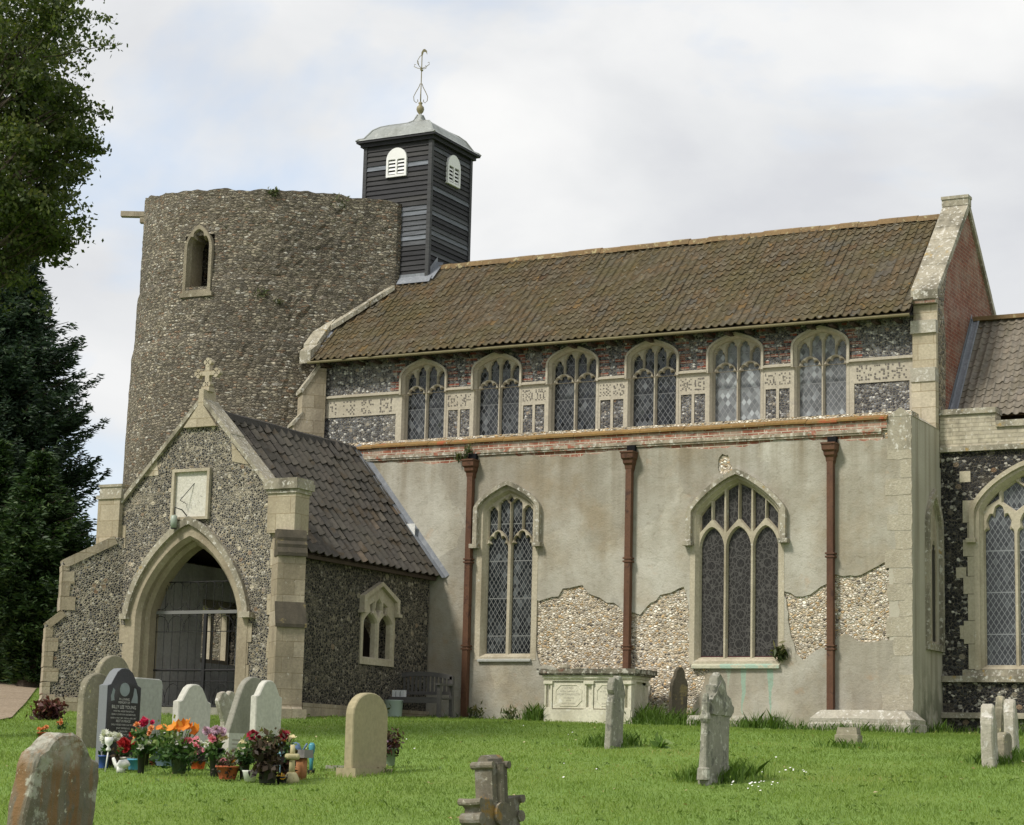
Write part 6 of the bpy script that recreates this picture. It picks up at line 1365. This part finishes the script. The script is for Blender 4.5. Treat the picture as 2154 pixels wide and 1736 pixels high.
bouquet('tall black vase of dark red roses and white freesias on the right', 513, 1640, (BLK, .045, .07, .30), [(525, 1578, 160, .11, .045, 'foli'), (514, 1590, 120, .08, .04, 'foli')], [(CRIM, 'rose', jit(536, 1548, 11, 12, 10, .05)), (MAG, 'rose', [(525, 1549, .05)]), (CREAM, 'daisy', jit(511, 1564, 9, 10, 8, .035)), (WHITE, 'daisy', jit(515, 1580, 7, 9, 6, .03))])
bouquet('heap of brown wilted flowers bundled in dark wrapping', 562, 1648, (BLK, .09, .10, .20), [(560, 1610, 260, .10, .05, 'dkfoli'), (553, 1580, 160, .09, .05, 'dkfoli'), (572, 1570, 120, .12, .045, 'dkfoli'), (560, 1556, 70, .10, .04, 'weed')], [(CREAM, 'daisy', jit(566, 1556, 10, 6, 5, .04))])
bouquet('dark vase with a crimson dahlia and amber flowers, far right of the row', 598, 1640, (BLK, .05, .06, .18), [(600, 1580, 160, .10, .04, 'foli'), (596, 1600, 160, .09, .045, 'dkfoli'), (600, 1620, 80, .08, .04, 'redleaf')], [(CRIM, 'mum', [(600, 1549, .085), (596, 1552, .07)]), (YEL, 'rose', [(592, 1562, .06)]), (CREAM, 'daisy', jit(603, 1552, 16, 8, 8, .04))])
bouquet('tiny black pot of orange pansies in the front row', 592, 1647, (BLK, .05, .06, .07), [(592, 1638, 30, .05, .02, 'dkfoli')], [(YEL, 'daisy', [(591, 1632, .05), (595, 1636, .04)])])
tp_, p, D = bouquet('pale green metal vase of pink heather against the tan headstone', 819, 1610, (pmat('grey_green_metal', (.16, .20, .14), .4), .062, .08, .22), [(815, 1570, 260, .10, .028, 'redleaf'), (824, 1555, 160, .11, .03, 'dkfoli')], [(LIL, 'daisy', jit(812, 1568, 13, 10, 26, .022))], group=None, pos=hit(819, 1612))
bouquet('dark red shrub in the grass at the foot of the left porch buttress', 101, 1510, None, [(92, 1496, 260, .16, .05, 'redleaf'), (112, 1494, 220, .15, .05, 'redleaf'), (100, 1503, 200, .2, .05, 'dkfoli')], [], 'shrub', 'red_shrub', None, pos=hit(101, 1513))
bouquet('orange flowers growing just behind the lichened foreground headstone', 90, 1552, (TERRA, .06, .08, .08), [(90, 1546, 60, .07, .03, 'foli')], [(SALM, 'rose', jit(89, 1534, 9, 5, 7, .045))], group=None)
bouquet('few orange marigolds beside the lichened round headstone', 128, 1535, None, [(128, 1528, 50, .07, .03, 'foli')], [(SALM, 'rose', jit(128, 1517, 6, 6, 4, .04))], 'flowers', 'marigold_plant', None)
bouquet('white carnation in a small vase beneath the heart-shaped marker', 470, 1562, (DGR, .03, .035, .10), [(468, 1552, 60, .08, .03, 'foli')], [(WHITE, 'rose', [(474, 1533, .05)]), (PINK, 'daisy', [(457, 1543, .03)])], group=None)
# ornaments among the flowers
def orn(name, label, cat, px, py, m, build):
    p = hit(px, py); D = depth(p); t = thing(name, label, cat, p, 'graveside ornaments'); mb = MB(); build(mb, Vector([float(q) for q in p])); return mb.build('body', m, t, True), t, p, D
def duck(mb, p):
    mb.tube([p+Vector(q) for q in [(.11, .02, .07), (.07, .01, .09), (0, 0, .07), (-.05, 0, .05)]], [.012, .05, .06, .03], 10); mb.tube([p+Vector(q) for q in [(-.05, 0, .04), (-.09, 0, .08), (-.11, 0, .13), (-.12, 0, .15)]], [.035, .022, .022, .016], 8); mb.tube([p+Vector((0, 0, -.02)), p+Vector((0, 0, .05))], [.05, .05], 8)
orn('duck_ornament', 'white duck ornament on the grass between the flower pots', 'ornament', 254, 1622, WHP, duck)
def gob(mb, p): mb.tube([p, p+Vector((.03, 0, .24))], .009, 6); mb.lathe([(.025, .24), (.03, .26), (.012, .29), (.045, .33), (.05, .40), (.045, .40)], p+Vector((.03, 0, 0)), 12)
orn('grave_vase', 'white plastic goblet vase on a spike by the black granite stone', 'vase', 221, 1624, WHP, gob)
def plq(mb, p): mb.prism([(p.y-.17, p.z-.05), (p.y+.17, p.z-.05), (p.y+.17, p.z+.36), (p.y-.17, p.z+.36)], FE(p.x), -.05, .05)
o_, t, p, D = orn('memorial_plaque', 'small white upright plaque behind the lilac flowers', 'plaque', 489, 1605, M['grave_white'], plq)
mb = MB()
for i in range(5): mb.fbox(FE(p[0]+.051), (p[1]-.10, p[2]+.27-i*.05, 0), (p[1]+.10-.02*(i % 2), p[2]+.285-i*.05, .002))
mb.build('lettering', M['letter'], t)
orn('plastic_tub', 'white and blue plastic tub in front of the dark red roses', 'tub', 525, 1644, WHP, lambda mb, p: mb.lathe([(.06, 0), (.08, .10), (.09, .115), (.085, .12), (.07, .09)], p, 16))
o_, t, p, D = orn('windmill', 'small yellow garden windmill on a stick in the flower row', 'windmill', 548, 1645, pmat('yellow_green_plastic', (.62, .62, .18)), lambda mb, p: mb.tube([p-Vector((0, 0, .1)), p+Vector((.02, 0, .36))], .013, 6))
mb = MB()
for i in range(4):
    a = i*math.pi/2+.5; c_ = Vector([float(q) for q in p])+Vector((.02, -.03, .36)); d = Vector((math.cos(a), 0, math.sin(a))); e = Vector((-math.sin(a), 0, math.cos(a))); mb.quad(c_, c_+d*.06+e*.05, c_+d*.12, c_+d*.07-Vector((0, .02, 0)))
mb.build('sails', pmat('lime_plastic', (.35, .50, .05)), t)
def crs(mb, p):
    mb.lathe([(.085, -.03), (.085, .03), (.06, .08), (.045, .10)], p, 10); mb.tube([p+Vector((0, 0, .08)), p+Vector((0, 0, .30))], [.035, .03], 8); mb.tube([p+Vector((-.08, 0, .27)), p+Vector((.08, 0, .27))], .033, 8); mb.tube([p+Vector((0, 0, .27)), p+Vector((0, 0, .40))], [.03, .026], 8); mb.lathe([(.05, .24), (.07, .25), (.07, .29), (.05, .30)], p, 12)
orn('cross_ornament', 'little cream stone cross ornament in the front row of flowers', 'ornament', 613, 1644, pmat('cream_stone', (.45, .40, .22), .8), crs)
def lan(mb, p): mb.tube([p, p+Vector((0, 0, .02))], .035, 10); mb.lathe([(.02, .02), (.022, .12), (.03, .16), (.022, .20), (.035, .24), (.04, .31), (.02, .34)], p, 10)
o_, t, p, D = orn('solar_light', 'teal glass solar light on the grass, rightmost of the ornaments', 'solar light', 654, 1625, pmat('teal_glass', (.06, .24, .30), .2), lan)
mb = MB(); mb.lathe([(.045, -.02), (.045, .025), (.02, .03)], tuple(p), 12); mb.build('black_foot', BLK, t)
def bird(mb, p): mb.box((p.x-.05, p.y-.05, p.z-.05), (p.x+.05, p.y+.05, p.z+.22)); 
o_, t, p, D = orn('nest_box', 'orange-brown wooden box ornament with a grey slab roof', 'ornament', 632, 1636, pmat('orange_wood', (.34, .15, .06), .8), bird)
mb = MB(); mb.box((p[0]-.09, p[1]-.09, p[2]+.22), (p[0]+.10, p[1]+.09, p[2]+.31)); mb.build('roof_slab', pmat('grey_slate', (.20, .19, .18), .8), t)
def can(mb, p): mb.lathe([(.07, 0), (.075, .18), (.05, .24), (.03, .25)], p, 14); mb.tube([p+Vector((.06, 0, .05)), p+Vector((.14, 0, .20)), p+Vector((.17, 0, .24))], .014, 6); mb.tube([p+Vector((-.06, 0, .06)), p+Vector((-.12, 0, .14)), p+Vector((-.05, 0, .24)), p+Vector((.02, 0, .25))], .01, 6)
orn('watering_can', 'small blue watering can standing behind the cream cross', 'watering can', 620, 1606, pmat('slate_blue_plastic', (.10, .16, .28)), can)
def stk(mb, p): mb.tube([p, p+Vector((0, 0, .34))], .008, 6); mb.lathe([(.02, .34), (.04, .37), (.04, .40), (.015, .43)], p, 10); mb.tube([p+Vector((-.03, 0, .28)), p+Vector((.04, 0, .32))], .02, 6)
orn('butterfly_stake', 'pale blue butterfly on a metal stake beside the wilted bundle', 'ornament', 588, 1642, pmat('pale_blue_plastic', (.22, .38, .5)), stk)

# ================================================================== GROUND
def grid_ground():
    xs = np.concatenate([np.linspace(-160, -40, 13), np.linspace(-38, 16, 109), np.linspace(20, 160, 15)]); ys = np.concatenate([np.linspace(-60, -34, 14), np.linspace(-33, 6, 118), np.linspace(8, 30, 12), np.linspace(40, 220, 10)])
    X, Y = np.meshgrid(xs, ys); Z = gz(X, Y)-.02+.012*np.sin(X*1.7+.6*np.sin(Y*1.3))*np.cos(Y*1.1)
    v = np.stack([X, Y, Z], -1).reshape(-1, 3); nx = len(xs); ny = len(ys)
    i = np.arange(nx-1)[None, :]+nx*np.arange(ny-1)[:, None]; f = np.stack([i, i+1, i+nx+1, i+nx], -1).reshape(-1, 4)
    return tag(mesh_obj('ground', v, f, M['lawn'], None, None, True), kind='structure')
grid_ground()
def on_ground(pts, lift, name, m):
    """a sheet laid over the ground inside the outline"""
    xs = [p[0] for p in pts]; ys = [p[1] for p in pts]; n = 40; L_ = []
    mb = MB(); k = len(pts)//2
    for i in range(n):
        def lerp(l, t): t *= len(l)-1; a = min(int(t), len(l)-2); return np.array(l[a])*(1-(t-a))+np.array(l[a+1])*(t-a)
        a0, a1, b0, b1 = lerp(pts[:k], i/n), lerp(pts[:k], (i+1)/n), lerp(pts[:k-1:-1], i/n), lerp(pts[:k-1:-1], (i+1)/n)
        for j in range(8):
            q = [a0+(b0-a0)*j/8, a0+(b0-a0)*(j+1)/8, a1+(b1-a1)*(j+1)/8, a1+(b1-a1)*j/8]
            mb.quad(*[(*c_, float(gz(*c_))+lift) for c_ in q])
    return tag(mb.build(name, M[m], None, True), kind='structure')
_pa = [(92, 1430), (70, 1458), (48, 1486), (25, 1510), (-30, 1521)]; _pb = [(-260, 1424), (-260, 1450), (-260, 1475), (-260, 1500), (-260, 1524)]
PATH = [tuple(hit(*q)[:2]) for q in _pa]+[tuple(hit(*q)[:2]) for q in _pb[::-1]]
on_ground(PATH, .012, 'gravel_path', 'path')
def inside_path(X, Y):
    r = np.zeros(X.shape, bool); n = len(PATH)
    for i in range(n):
        (x0, y0), (x1, y1) = PATH[i], PATH[(i+1) % n]
        c_ = ((y0 > Y) != (y1 > Y)) & (X < (x1-x0)*(Y-y0)/(y1-y0+1e-9)+x0); r ^= c_
    return r
def in_church(X, Y):
    return ((X > -12.4) & (X < 7.6) & (Y > -.02) & ~((X > 0) & (Y < 1.70))) | ((X > -13.7) & (X < -9.55) & (Y > -5.1)) | (np.hypot(X-TC[0], Y-TC[1]) < 3.3)
def blades(name, X, Y, h, w_, m, lean=.5, label=None, bend=True):
    k = len(X); Z = gz(X, Y)-.012; a = rng.uniform(0, 2*math.pi, k); l = rng.uniform(.1, lean, k)*h
    P = np.stack([X, Y, Z], 1); s = np.stack([np.cos(a), np.sin(a), np.zeros(k)], 1)*w_[:, None]; b = rng.uniform(0, 2*math.pi, k); d = np.stack([np.cos(b)*l, np.sin(b)*l, np.zeros(k)], 1); U = np.array([0, 0, 1.])
    mid = P+d*.35+U*(h*.55)[:, None]; tip = P+d*1.2+U*h[:, None]
    v = np.stack([P-s, P+s, mid+s*.7, tip, mid-s*.7], 1).reshape(-1, 3); i = np.arange(k)[:, None]*5
    f = np.concatenate([i+0, i+1, i+2, i+3, i+4], 1)
    n1 = np.sin(X*1.9+2*np.sin(Y*.8))*np.cos(Y*1.6+X*.5); n2 = np.sin(X*.5+1)*np.sin(Y*.43+X*.2)
    n3 = np.sin(X*.9-Y*.7+2.2*np.sin(X*.31+Y*.4))*np.sin(Y*1.05+1.5*np.sin(X*.6))
    r = np.clip(.44+.10*n1+.15*n2+.16*n3+rng.normal(0, .16, k), 0, 1)
    return mesh_obj(name, v, f, M[m], None, r)
def frustum_pts(n):
    """random ground points in the strip of lawn the photograph looks over, denser near the viewer"""
    D = np.sqrt(rng.uniform(11.5**2, 60**2, n)) if False else 11.5+(60-11.5)*rng.uniform(0, 1, n)**1.25
    u = rng.uniform(-.42, .42, n); fx, fy = -math.sin(YAW), math.cos(YAW); X = CAM[0]+D*(fx+u*fy); Y = CAM[1]+D*(fy-u*fx)
    return X, Y, D
X, Y, D = frustum_pts(700000); ok = ~in_church(X, Y) & ~inside_path(X, Y) & (Y < 12); X, Y, D = X[ok], Y[ok], D[ok]
hh = rng.gamma(6, .0043, len(X))*(1+.35*np.sin(X*2.3+1.2*np.sin(Y*1.7))*np.cos(Y*2.1)); ww = rng.uniform(.0022, .0045, len(X))*np.clip(D/18, 1, 2.2)
gr = blades('grass', X, Y, np.clip(hh, .015, .11), ww, 'grass', .9); tag(gr, 'short green churchyard lawn with pale clippings', 'grass', kind='stuff')
# longer grass round stones and walls
cl = []
def clump(px, py, n, rx, ry, h): p = hit(px, py); cl.append((p[0], p[1], n, rx, ry, h))
for q in [(1500, 1643, 420, .32, .22, .20), (1540, 1632, 380, .28, .2, .22), (1470, 1640, 200, .2, .2, .15), (1290, 1566, 420, .32, .22, .17), (1270, 1570, 200, .2, .2, .15), (1310, 1566, 200, .2, .2, .2), (2085, 1606, 260, .25, .2, .16), (2120, 1594, 260, .3, .2, .18), (2140, 1600, 160, .3, .2, .16), (770, 1622, 160, .4, .1, .08), (1785, 1572, 200, .4, .2, .14), (400, 1598, 160, .4, .2, .09), (250, 1604, 100, .4, .2, .09)]: clump(*q)
for x0, x1, yy, n, h in ((-4.7, .2, -1.25, 1500, .22), (-4.9, -3.6, -1.0, 700, .34), (-2.6, -1.9, -1.25, 420, .30), (-6.9, -6.6, -1.1, 420, .36), (-4.85, -4.4, -.9, 500, .38), (-12, -4, -.15, 260, .16), (-9.5, -9.3, -2.5, 160, .12), (.2, 5, 1.3, 700, .2), (.0, .5, .6, 200, .25), (2.0, 2.9, -.5, 500, .3), (-.2, .3, -.9, 220, .26)):
    for i in range(14):
        t = (i+.5)/14; cl.append((x0+(x1-x0)*t, yy, n//14+1, (x1-x0)/14+.05, .16, h*random.uniform(.6, 1.15)))
TX, TY, TH = [], [], []
for x, y, n, rx, ry, h in cl: TX.append(x+rng.normal(0, rx*.6, n)); TY.append(y+rng.normal(0, ry*.6, n)); TH.append(h*rng.uniform(.35, 1.1, n))
TX, TY, TH = map(np.concatenate, (TX, TY, TH)); ok = ~in_church(TX, TY)
tg = blades('tall_grass', TX[ok], TY[ok], TH[ok], rng.uniform(.005, .009, ok.sum()), 'tuft', .8); tag(tg, 'longer grass growing round the gravestones and wall foot', 'grass', kind='stuff')
# plantain, clover and dandelion rosettes among the grass
X, Y, D = frustum_pts(2600); ok = ~in_church(X, Y) & ~inside_path(X, Y) & (np.sin(X*.8+Y*.5)+np.sin(Y*1.3-X*.3) > -.2); V_, F_, R_ = [], [], []
for x, y in zip(X[ok], Y[ok]): leaves(V_, F_, R_, [(x, y, float(gz(x, y))+.03)], 7, (.05, .05, .010), .022, up=.35, asp=.45)
tag(mesh_obj('lawn_weeds', np.concatenate(V_), np.concatenate(F_), M['turf_weed'], None, np.clip(np.concatenate(R_), 0, 1)), 'clover and plantain leaves growing among the lawn grass', 'lawn weeds', kind='stuff')
# daisies and fallen leaves in the lawn
mb = MB(); 
def disc(x, y, r, h): 
    z = float(gz(x, y))+h; n = 7; tl = random.uniform(-.4, .4); mb.raw([(x+r*math.cos(2*math.pi*i/n), y+r*math.sin(2*math.pi*i/n), z+r*.5*math.sin(2*math.pi*i/n+tl)) for i in range(n)], [tuple(range(n))])
for px, py, sx, sy, n in ((1584, 1657, 22, 5, 18), (1650, 1632, 34, 4, 9), (1500, 1580, 300, 40, 5), (900, 1570, 200, 30, 8), (1250, 1600, 300, 50, 5)):
    for i in range(n):
        p = hit(px+random.gauss(0, sx), py+random.gauss(0, sy)); disc(p[0], p[1], random.uniform(.008, .014), .045)
k = NT('daisy_white'); k.col((.75, .75, .7)); M['daisy'] = k.m; tag(mb.build('daisies', M['daisy'], None), 'scattered white lawn daisies', 'daisies', kind='stuff')
mb = MB(); X, Y, D = frustum_pts(700); ok = ~in_church(X, Y)
for x, y in zip(X[ok], Y[ok]):
    z = float(gz(x, y))+random.uniform(.02, .05); a = random.uniform(0, 6.28); s = random.uniform(.015, .032); mb.cur = random.random(); c_, s_ = math.cos(a)*s, math.sin(a)*s; mb.quad((x-c_, y-s_, z), (x+s_*.6, y-c_*.6, z+random.uniform(0, .02)), (x+c_, y+s_, z+.01), (x-s_*.6, y+c_*.6, z+random.uniform(0, .02)))
tag(mb.build('fallen_leaves', leafm('fallen_leaf', [(0, (.16, .10, .04)), (.5, (.34, .26, .12)), (1, (.5, .44, .26))], .2), None), 'small dry leaves fallen on the lawn', 'fallen leaves', kind='stuff')
# weeds on the building
def weed(px, py, Y_, n, sp, sz, lab, m='weed'):
    p = onY(px, py, Y_); t = leaf_obj('wall_weed', m, None, [(([p+np.array([0, -.02, 0])], n, sp, sz), dict(up=1.0, asp=.3))]); tag(t, lab, 'weed', 'weeds rooted in the walls'); return t
weed(1642, 1372, -.05, 120, (.13, .05, .12), .07, 'spiky weed growing at the right end of the three-light window sill')
weed(970, 962, -.1, 90, (.10, .05, .06), .045, 'brown tuft beside the left hopper head'); weed(985, 948, -.1, 70, (.06, .05, .10), .045, 'upright weed on the brick string above the left hopper head')
p_ = cyl_hit(705, 425, 2.95); 
for (px, py, n, sp, lab) in ((705, 428, 150, (.22, .15, .12), 'largest dry tuft hanging over the tower rim, right of centre'), (575, 405, 60, (.12, .1, .07), 'small dry tuft on the tower rim near the middle'), (548, 618, 60, (.14, .08, .08), 'ochre tuft on the tower wall right of the belfry opening'), (735, 455, 60, (.12, .1, .08), 'dry tuft below the tower rim, far right'), (585, 635, 50, (.12, .08, .06), 'small dark tuft below the ochre one on the tower')):
    p = cyl_hit(px, py, 2.97); t = leaf_obj('wall_weed', 'weed', None, [(([p], n, sp, .055), dict(up=.6, asp=.3))]); tag(t, lab, 'weed', 'weeds rooted in the walls')
for px, lab in ((1140, 'leafy weed at the left foot of the table tomb'), (1075, 'small weed at the wall foot left of the table tomb'), (690, 'dark ferny weed at the foot of the porch side wall'), (1000, 'weed at the foot of the left rainwater pipe')):
    yy = -.3 if px != 690 else -2.6; p = onY(px, 1500, yy); p[0] = max(p[0], -9.2) if px == 690 else p[0]; p[2] = float(gz(p[0], yy))+.10; t = leaf_obj('wall_weed', 'weed' if px != 1140 else 'tuft', None, [(([p], 130 if px == 1140 else 70, (.16, .1, .13), .06), dict(up=1.1, asp=.35))]); tag(t, lab, 'weed', 'weeds rooted in the walls')
q = hit(1385, 1572)
leaf_obj('broad_weed', 'tuft', None, [(([q+np.array([0, 0, .05])], 14, (.16, .16, .04), .10), dict(up=.2, asp=.4))]); tag(bpy.data.objects['broad_weed'], 'broad-leaved weed flat in the grass below the dark headstone', 'weed')

# ================================================================== TREES
def branch(mb, a, b, r0, r1, sag=0, n=6):
    a, b = Vector(a), Vector(b); mb.tube([a.lerp(b, i/n)+Vector((random.uniform(-.04, .04), random.uniform(-.04, .04), -sag*math.sin(math.pi*i/n)))*(1 if 0 < i < n else 0) for i in range(n+1)], [r0+(r1-r0)*i/n for i in range(n+1)], 7)
# broad-leaved tree overhanging from the left
D0 = 30.0; b0 = atd(-330, 1560, D0); b0[2] = float(gz(b0[0], b0[1])); tr = thing('lime_tree', 'broad-leaved tree whose leafy boughs overhang the top left of the scene', 'tree', b0)
tk = MB(); top_ = np.array([b0[0]+.3, b0[1], 13.]); branch(tk, b0-np.array([0, 0, .3]), b0+np.array([.1, 0, 4.5]), .42, .32); branch(tk, b0+np.array([.1, 0, 4.5]), top_, .32, .08)
V, Fc, Rn = [], [], []
boughs = [((175, 22), 5, 95), ((120, 70), 8, 110), ((60, 30), 12, 120), ((20, 110), 9, 110), ((70, 125), 5, 80), ((150, 105), 3, 45), ((100, 160), 6, 75), ((15, 185), 9, 100), ((60, 225), 9, 110), ((155, 195), 6, 70), ((195, 215), 5, 60), ((140, 245), 8, 90), ((200, 265), 7, 75), ((215, 300), 5, 55), ((90, 290), 10, 110), ((25, 300), 12, 120), ((165, 320), 6, 70), ((195, 355), 4, 50), ((60, 360), 9, 95), ((10, 400), 11, 110), ((140, 355), 3, 50), ((150, 400), 3, 42), ((110, 430), 8, 85), ((60, 450), 10, 110), ((145, 470), 6, 66), ((165, 505), 4, 40), ((105, 500), 7, 80), ((30, 480), 9, 100), ((90, 535), 4, 50), ((15, 560), 8, 80), ((-40, 480), 12, 150), ((-60, 200), 14, 180), ((-50, 350), 14, 180), ((-40, 60), 14, 180), ((-120, 300), 16, 240), ((-120, 100), 16, 240), ((30, -40), 10, 200), ((-160, 500), 14, 240)]
boughs += [((random.uniform(-760, -230), random.uniform(-300, 520)), 9, random.uniform(170, 260)) for _ in range(20)]
for (px, py), n, rpx in boughs:
    px -= 52 if px > 120 else (30 if px > 60 else 0); d = D0+random.uniform(-1.2, 1.6); c_ = atd(px, py, d); sp = rpx/CF*d; k = n*5; cc = c_+rng.normal(0, 1, (k, 3))*sp*np.array([.37, .5, .23]); cc[:, 2] -= .25*np.abs(cc[:, 0]-c_[0])
    for i_ in range(k): leaves(V, Fc, Rn, [cc[i_]], 30, (.15, .15, .08), .036, up=-.1, asp=.6)
    st = np.array([b0[0]+.15, b0[1], max(3.2, c_[2]-random.uniform(.8, 3.2))]); branch(tk, st, c_, random.uniform(.03, .07), .010, random.uniform(-.3, .3))
    for _ in range(3): branch(tk, c_*.7+st*.3, cc[random.randrange(k)], .014, .004, .05, 4)
mesh_obj('crown', np.concatenate(V), np.concatenate(Fc), M['leaf'], tr, np.clip(np.concatenate(Rn), 0, 1)); tk.build('trunk', M['bark'], tr)
# spruce behind
def spruce(px, D, pyt, base_px, prof, label, seedn, nlev=46, dens=1.0, up=.12, m='needle'):
    rs = np.random.default_rng(seedn); rr = random.Random(seedn); b = atd(px, 1450, D); b[2] = float(gz(b[0], b[1])); t = thing('spruce_tree', label, 'tree', b, None); zt = atd(px, pyt, D)[2]; H = zt-b[2]
    tk = MB(); branch(tk, b, (b[0], b[1], zt), .30, .03)
    C1, A1, S1 = [], [], []
    for lv in range(nlev):
        z = b[2]+H*(.06+.94*(lv+.3)/nlev); yp = np.interp(z, [atd(px, q[1], D)[2] for q in prof][::-1], [q[0] for q in prof][::-1]); L_ = max(.3, (yp-px)/CF*D)
        for k in range(int(11*dens)):
            a = rr.uniform(0, 2*math.pi); l = L_*rr.uniform(.72, 1.06); dr = np.array([math.cos(a), math.sin(a), 0]); e = np.array([b[0], b[1], z]); n = max(6, int(l/.085)); side = np.array([-dr[1], dr[0], 0])
            if k % 2 == 0: branch(tk, e, e+dr*l*.9+np.array([0, 0, -.14*l+up*l]), .03, .006, .12*l, 5)
            for i in range(n):
                s = (i+.6)/n; p = e+dr*(l*s)+np.array([0, 0, -.30*l*math.sin(s*math.pi*.75)+up*l*s*s*1.6]); wd = .62*(1-s)**.7*min(1, l/1.6)+.07
                for sg in (-1, 1):
                    for q in range(2):
                        u = rr.uniform(.05, 1); C1.append(p+side*sg*wd*u+np.array([0, 0, -.12*u*wd-rr.uniform(0, .10)])); A1.append(dr*.8+side*sg*.75+np.array([0, 0, -.15+.25*s])); S1.append(.16)
    C1 = np.array(C1); A1 = np.array(A1); k = len(C1); 
    V, Fc, Rn = [], [], []
    for rep in range(3):
        a = A1+rs.normal(0, .35, (k, 3)); a /= np.linalg.norm(a, axis=1)[:, None]; c_ = C1+rs.normal(0, .05, (k, 3)); bb = np.cross(a, rs.normal(0, 1, (k, 3))); bb /= np.linalg.norm(bb, axis=1)[:, None]; s = rs.uniform(.07, .15, (k, 1))
        V.append(np.stack([c_-a*s*.6, c_+bb*s*.22, c_+a*s, c_-bb*s*.22], 1).reshape(-1, 3)); Fc.append(np.arange(k*4).reshape(k, 4)+rep*k*4); Rn.append(rs.uniform(0, 1, k))
    mesh_obj('crown', np.concatenate(V), np.concatenate(Fc), M[m], t, np.concatenate(Rn)); tk.build('trunk', M['bark'], t)
spruce(-20, 57, 380, 0, [(0, 380), (30, 520), (60, 590), (95, 630), (140, 700), (172, 735), (152, 775), (185, 830), (176, 870), (196, 925), (192, 960), (168, 1000), (185, 1050), (172, 1090), (185, 1150), (170, 1250), (150, 1450)], 'tall dark spruce with drooping tiers behind the left of the porch', 5, 56, 1.45)
spruce(-190, 66, 300, 0, [(-190, 300), (-90, 560), (-20, 760), (20, 1000), (40, 1450)], 'dark spruce at the left edge, farther back than the tiered one', 9, 34, .8)
# shrubs and hedge trees beneath
def shrub(name, label, cat, px, py, D, blobs, m, size, n, group=None):
    c0 = atd(px, py, D); b = np.array([c0[0], c0[1], float(gz(c0[0], c0[1]))]); t = thing(name, label, cat, b, group); V, Fc, Rn = [], [], []; tk = MB()
    for (x, y, r) in blobs:
        c_ = atd(x, y, D+random.uniform(-1, 1)); sp = r/CF*D; k = 26; u = rng.normal(0, 1, (k, 3)); u /= np.linalg.norm(u, axis=1)[:, None]; cc = c_+u*sp*rng.uniform(.35, 1.0, (k, 1))*np.array([1, 1, .85])
        for q in cc: leaves(V, Fc, Rn, [q], n, (sp*.30, sp*.30, sp*.18), size, up=.0, asp=.5)
        if abs(x-px) < 45: branch(tk, b, c_, .07, .02)
    mesh_obj('crown', np.concatenate(V), np.concatenate(Fc), M[m], t, np.clip(np.concatenate(Rn), 0, 1)); tk.build('trunk', M['bark'], t)
spruce(60, 52, 930, 0, [(60, 930), (120, 1010), (165, 1060), (205, 1120), (215, 1180), (200, 1240), (170, 1300), (120, 1360), (100, 1450)], 'lower mid-green conifer with sweeping boughs beside the left porch buttress', 14, 30, 1.5, .05, 'needle_pale')
spruce(-40, 54, 900, 0, [(-40, 900), (30, 1000), (70, 1100), (80, 1200), (60, 1290), (30, 1400)], 'mid-green conifer cut by the left edge under the tall dark spruce', 15, 28, 1.2, .05, 'needle_pale')
shrub('hedge', 'dark dense hedge closing the view beyond the gravel path', 'hedge', 30, 1430, 62, [(x, y, 75) for x in range(-140, 240, 65) for y in (1210, 1290, 1365, 1415)], 'needle', .12, 50)
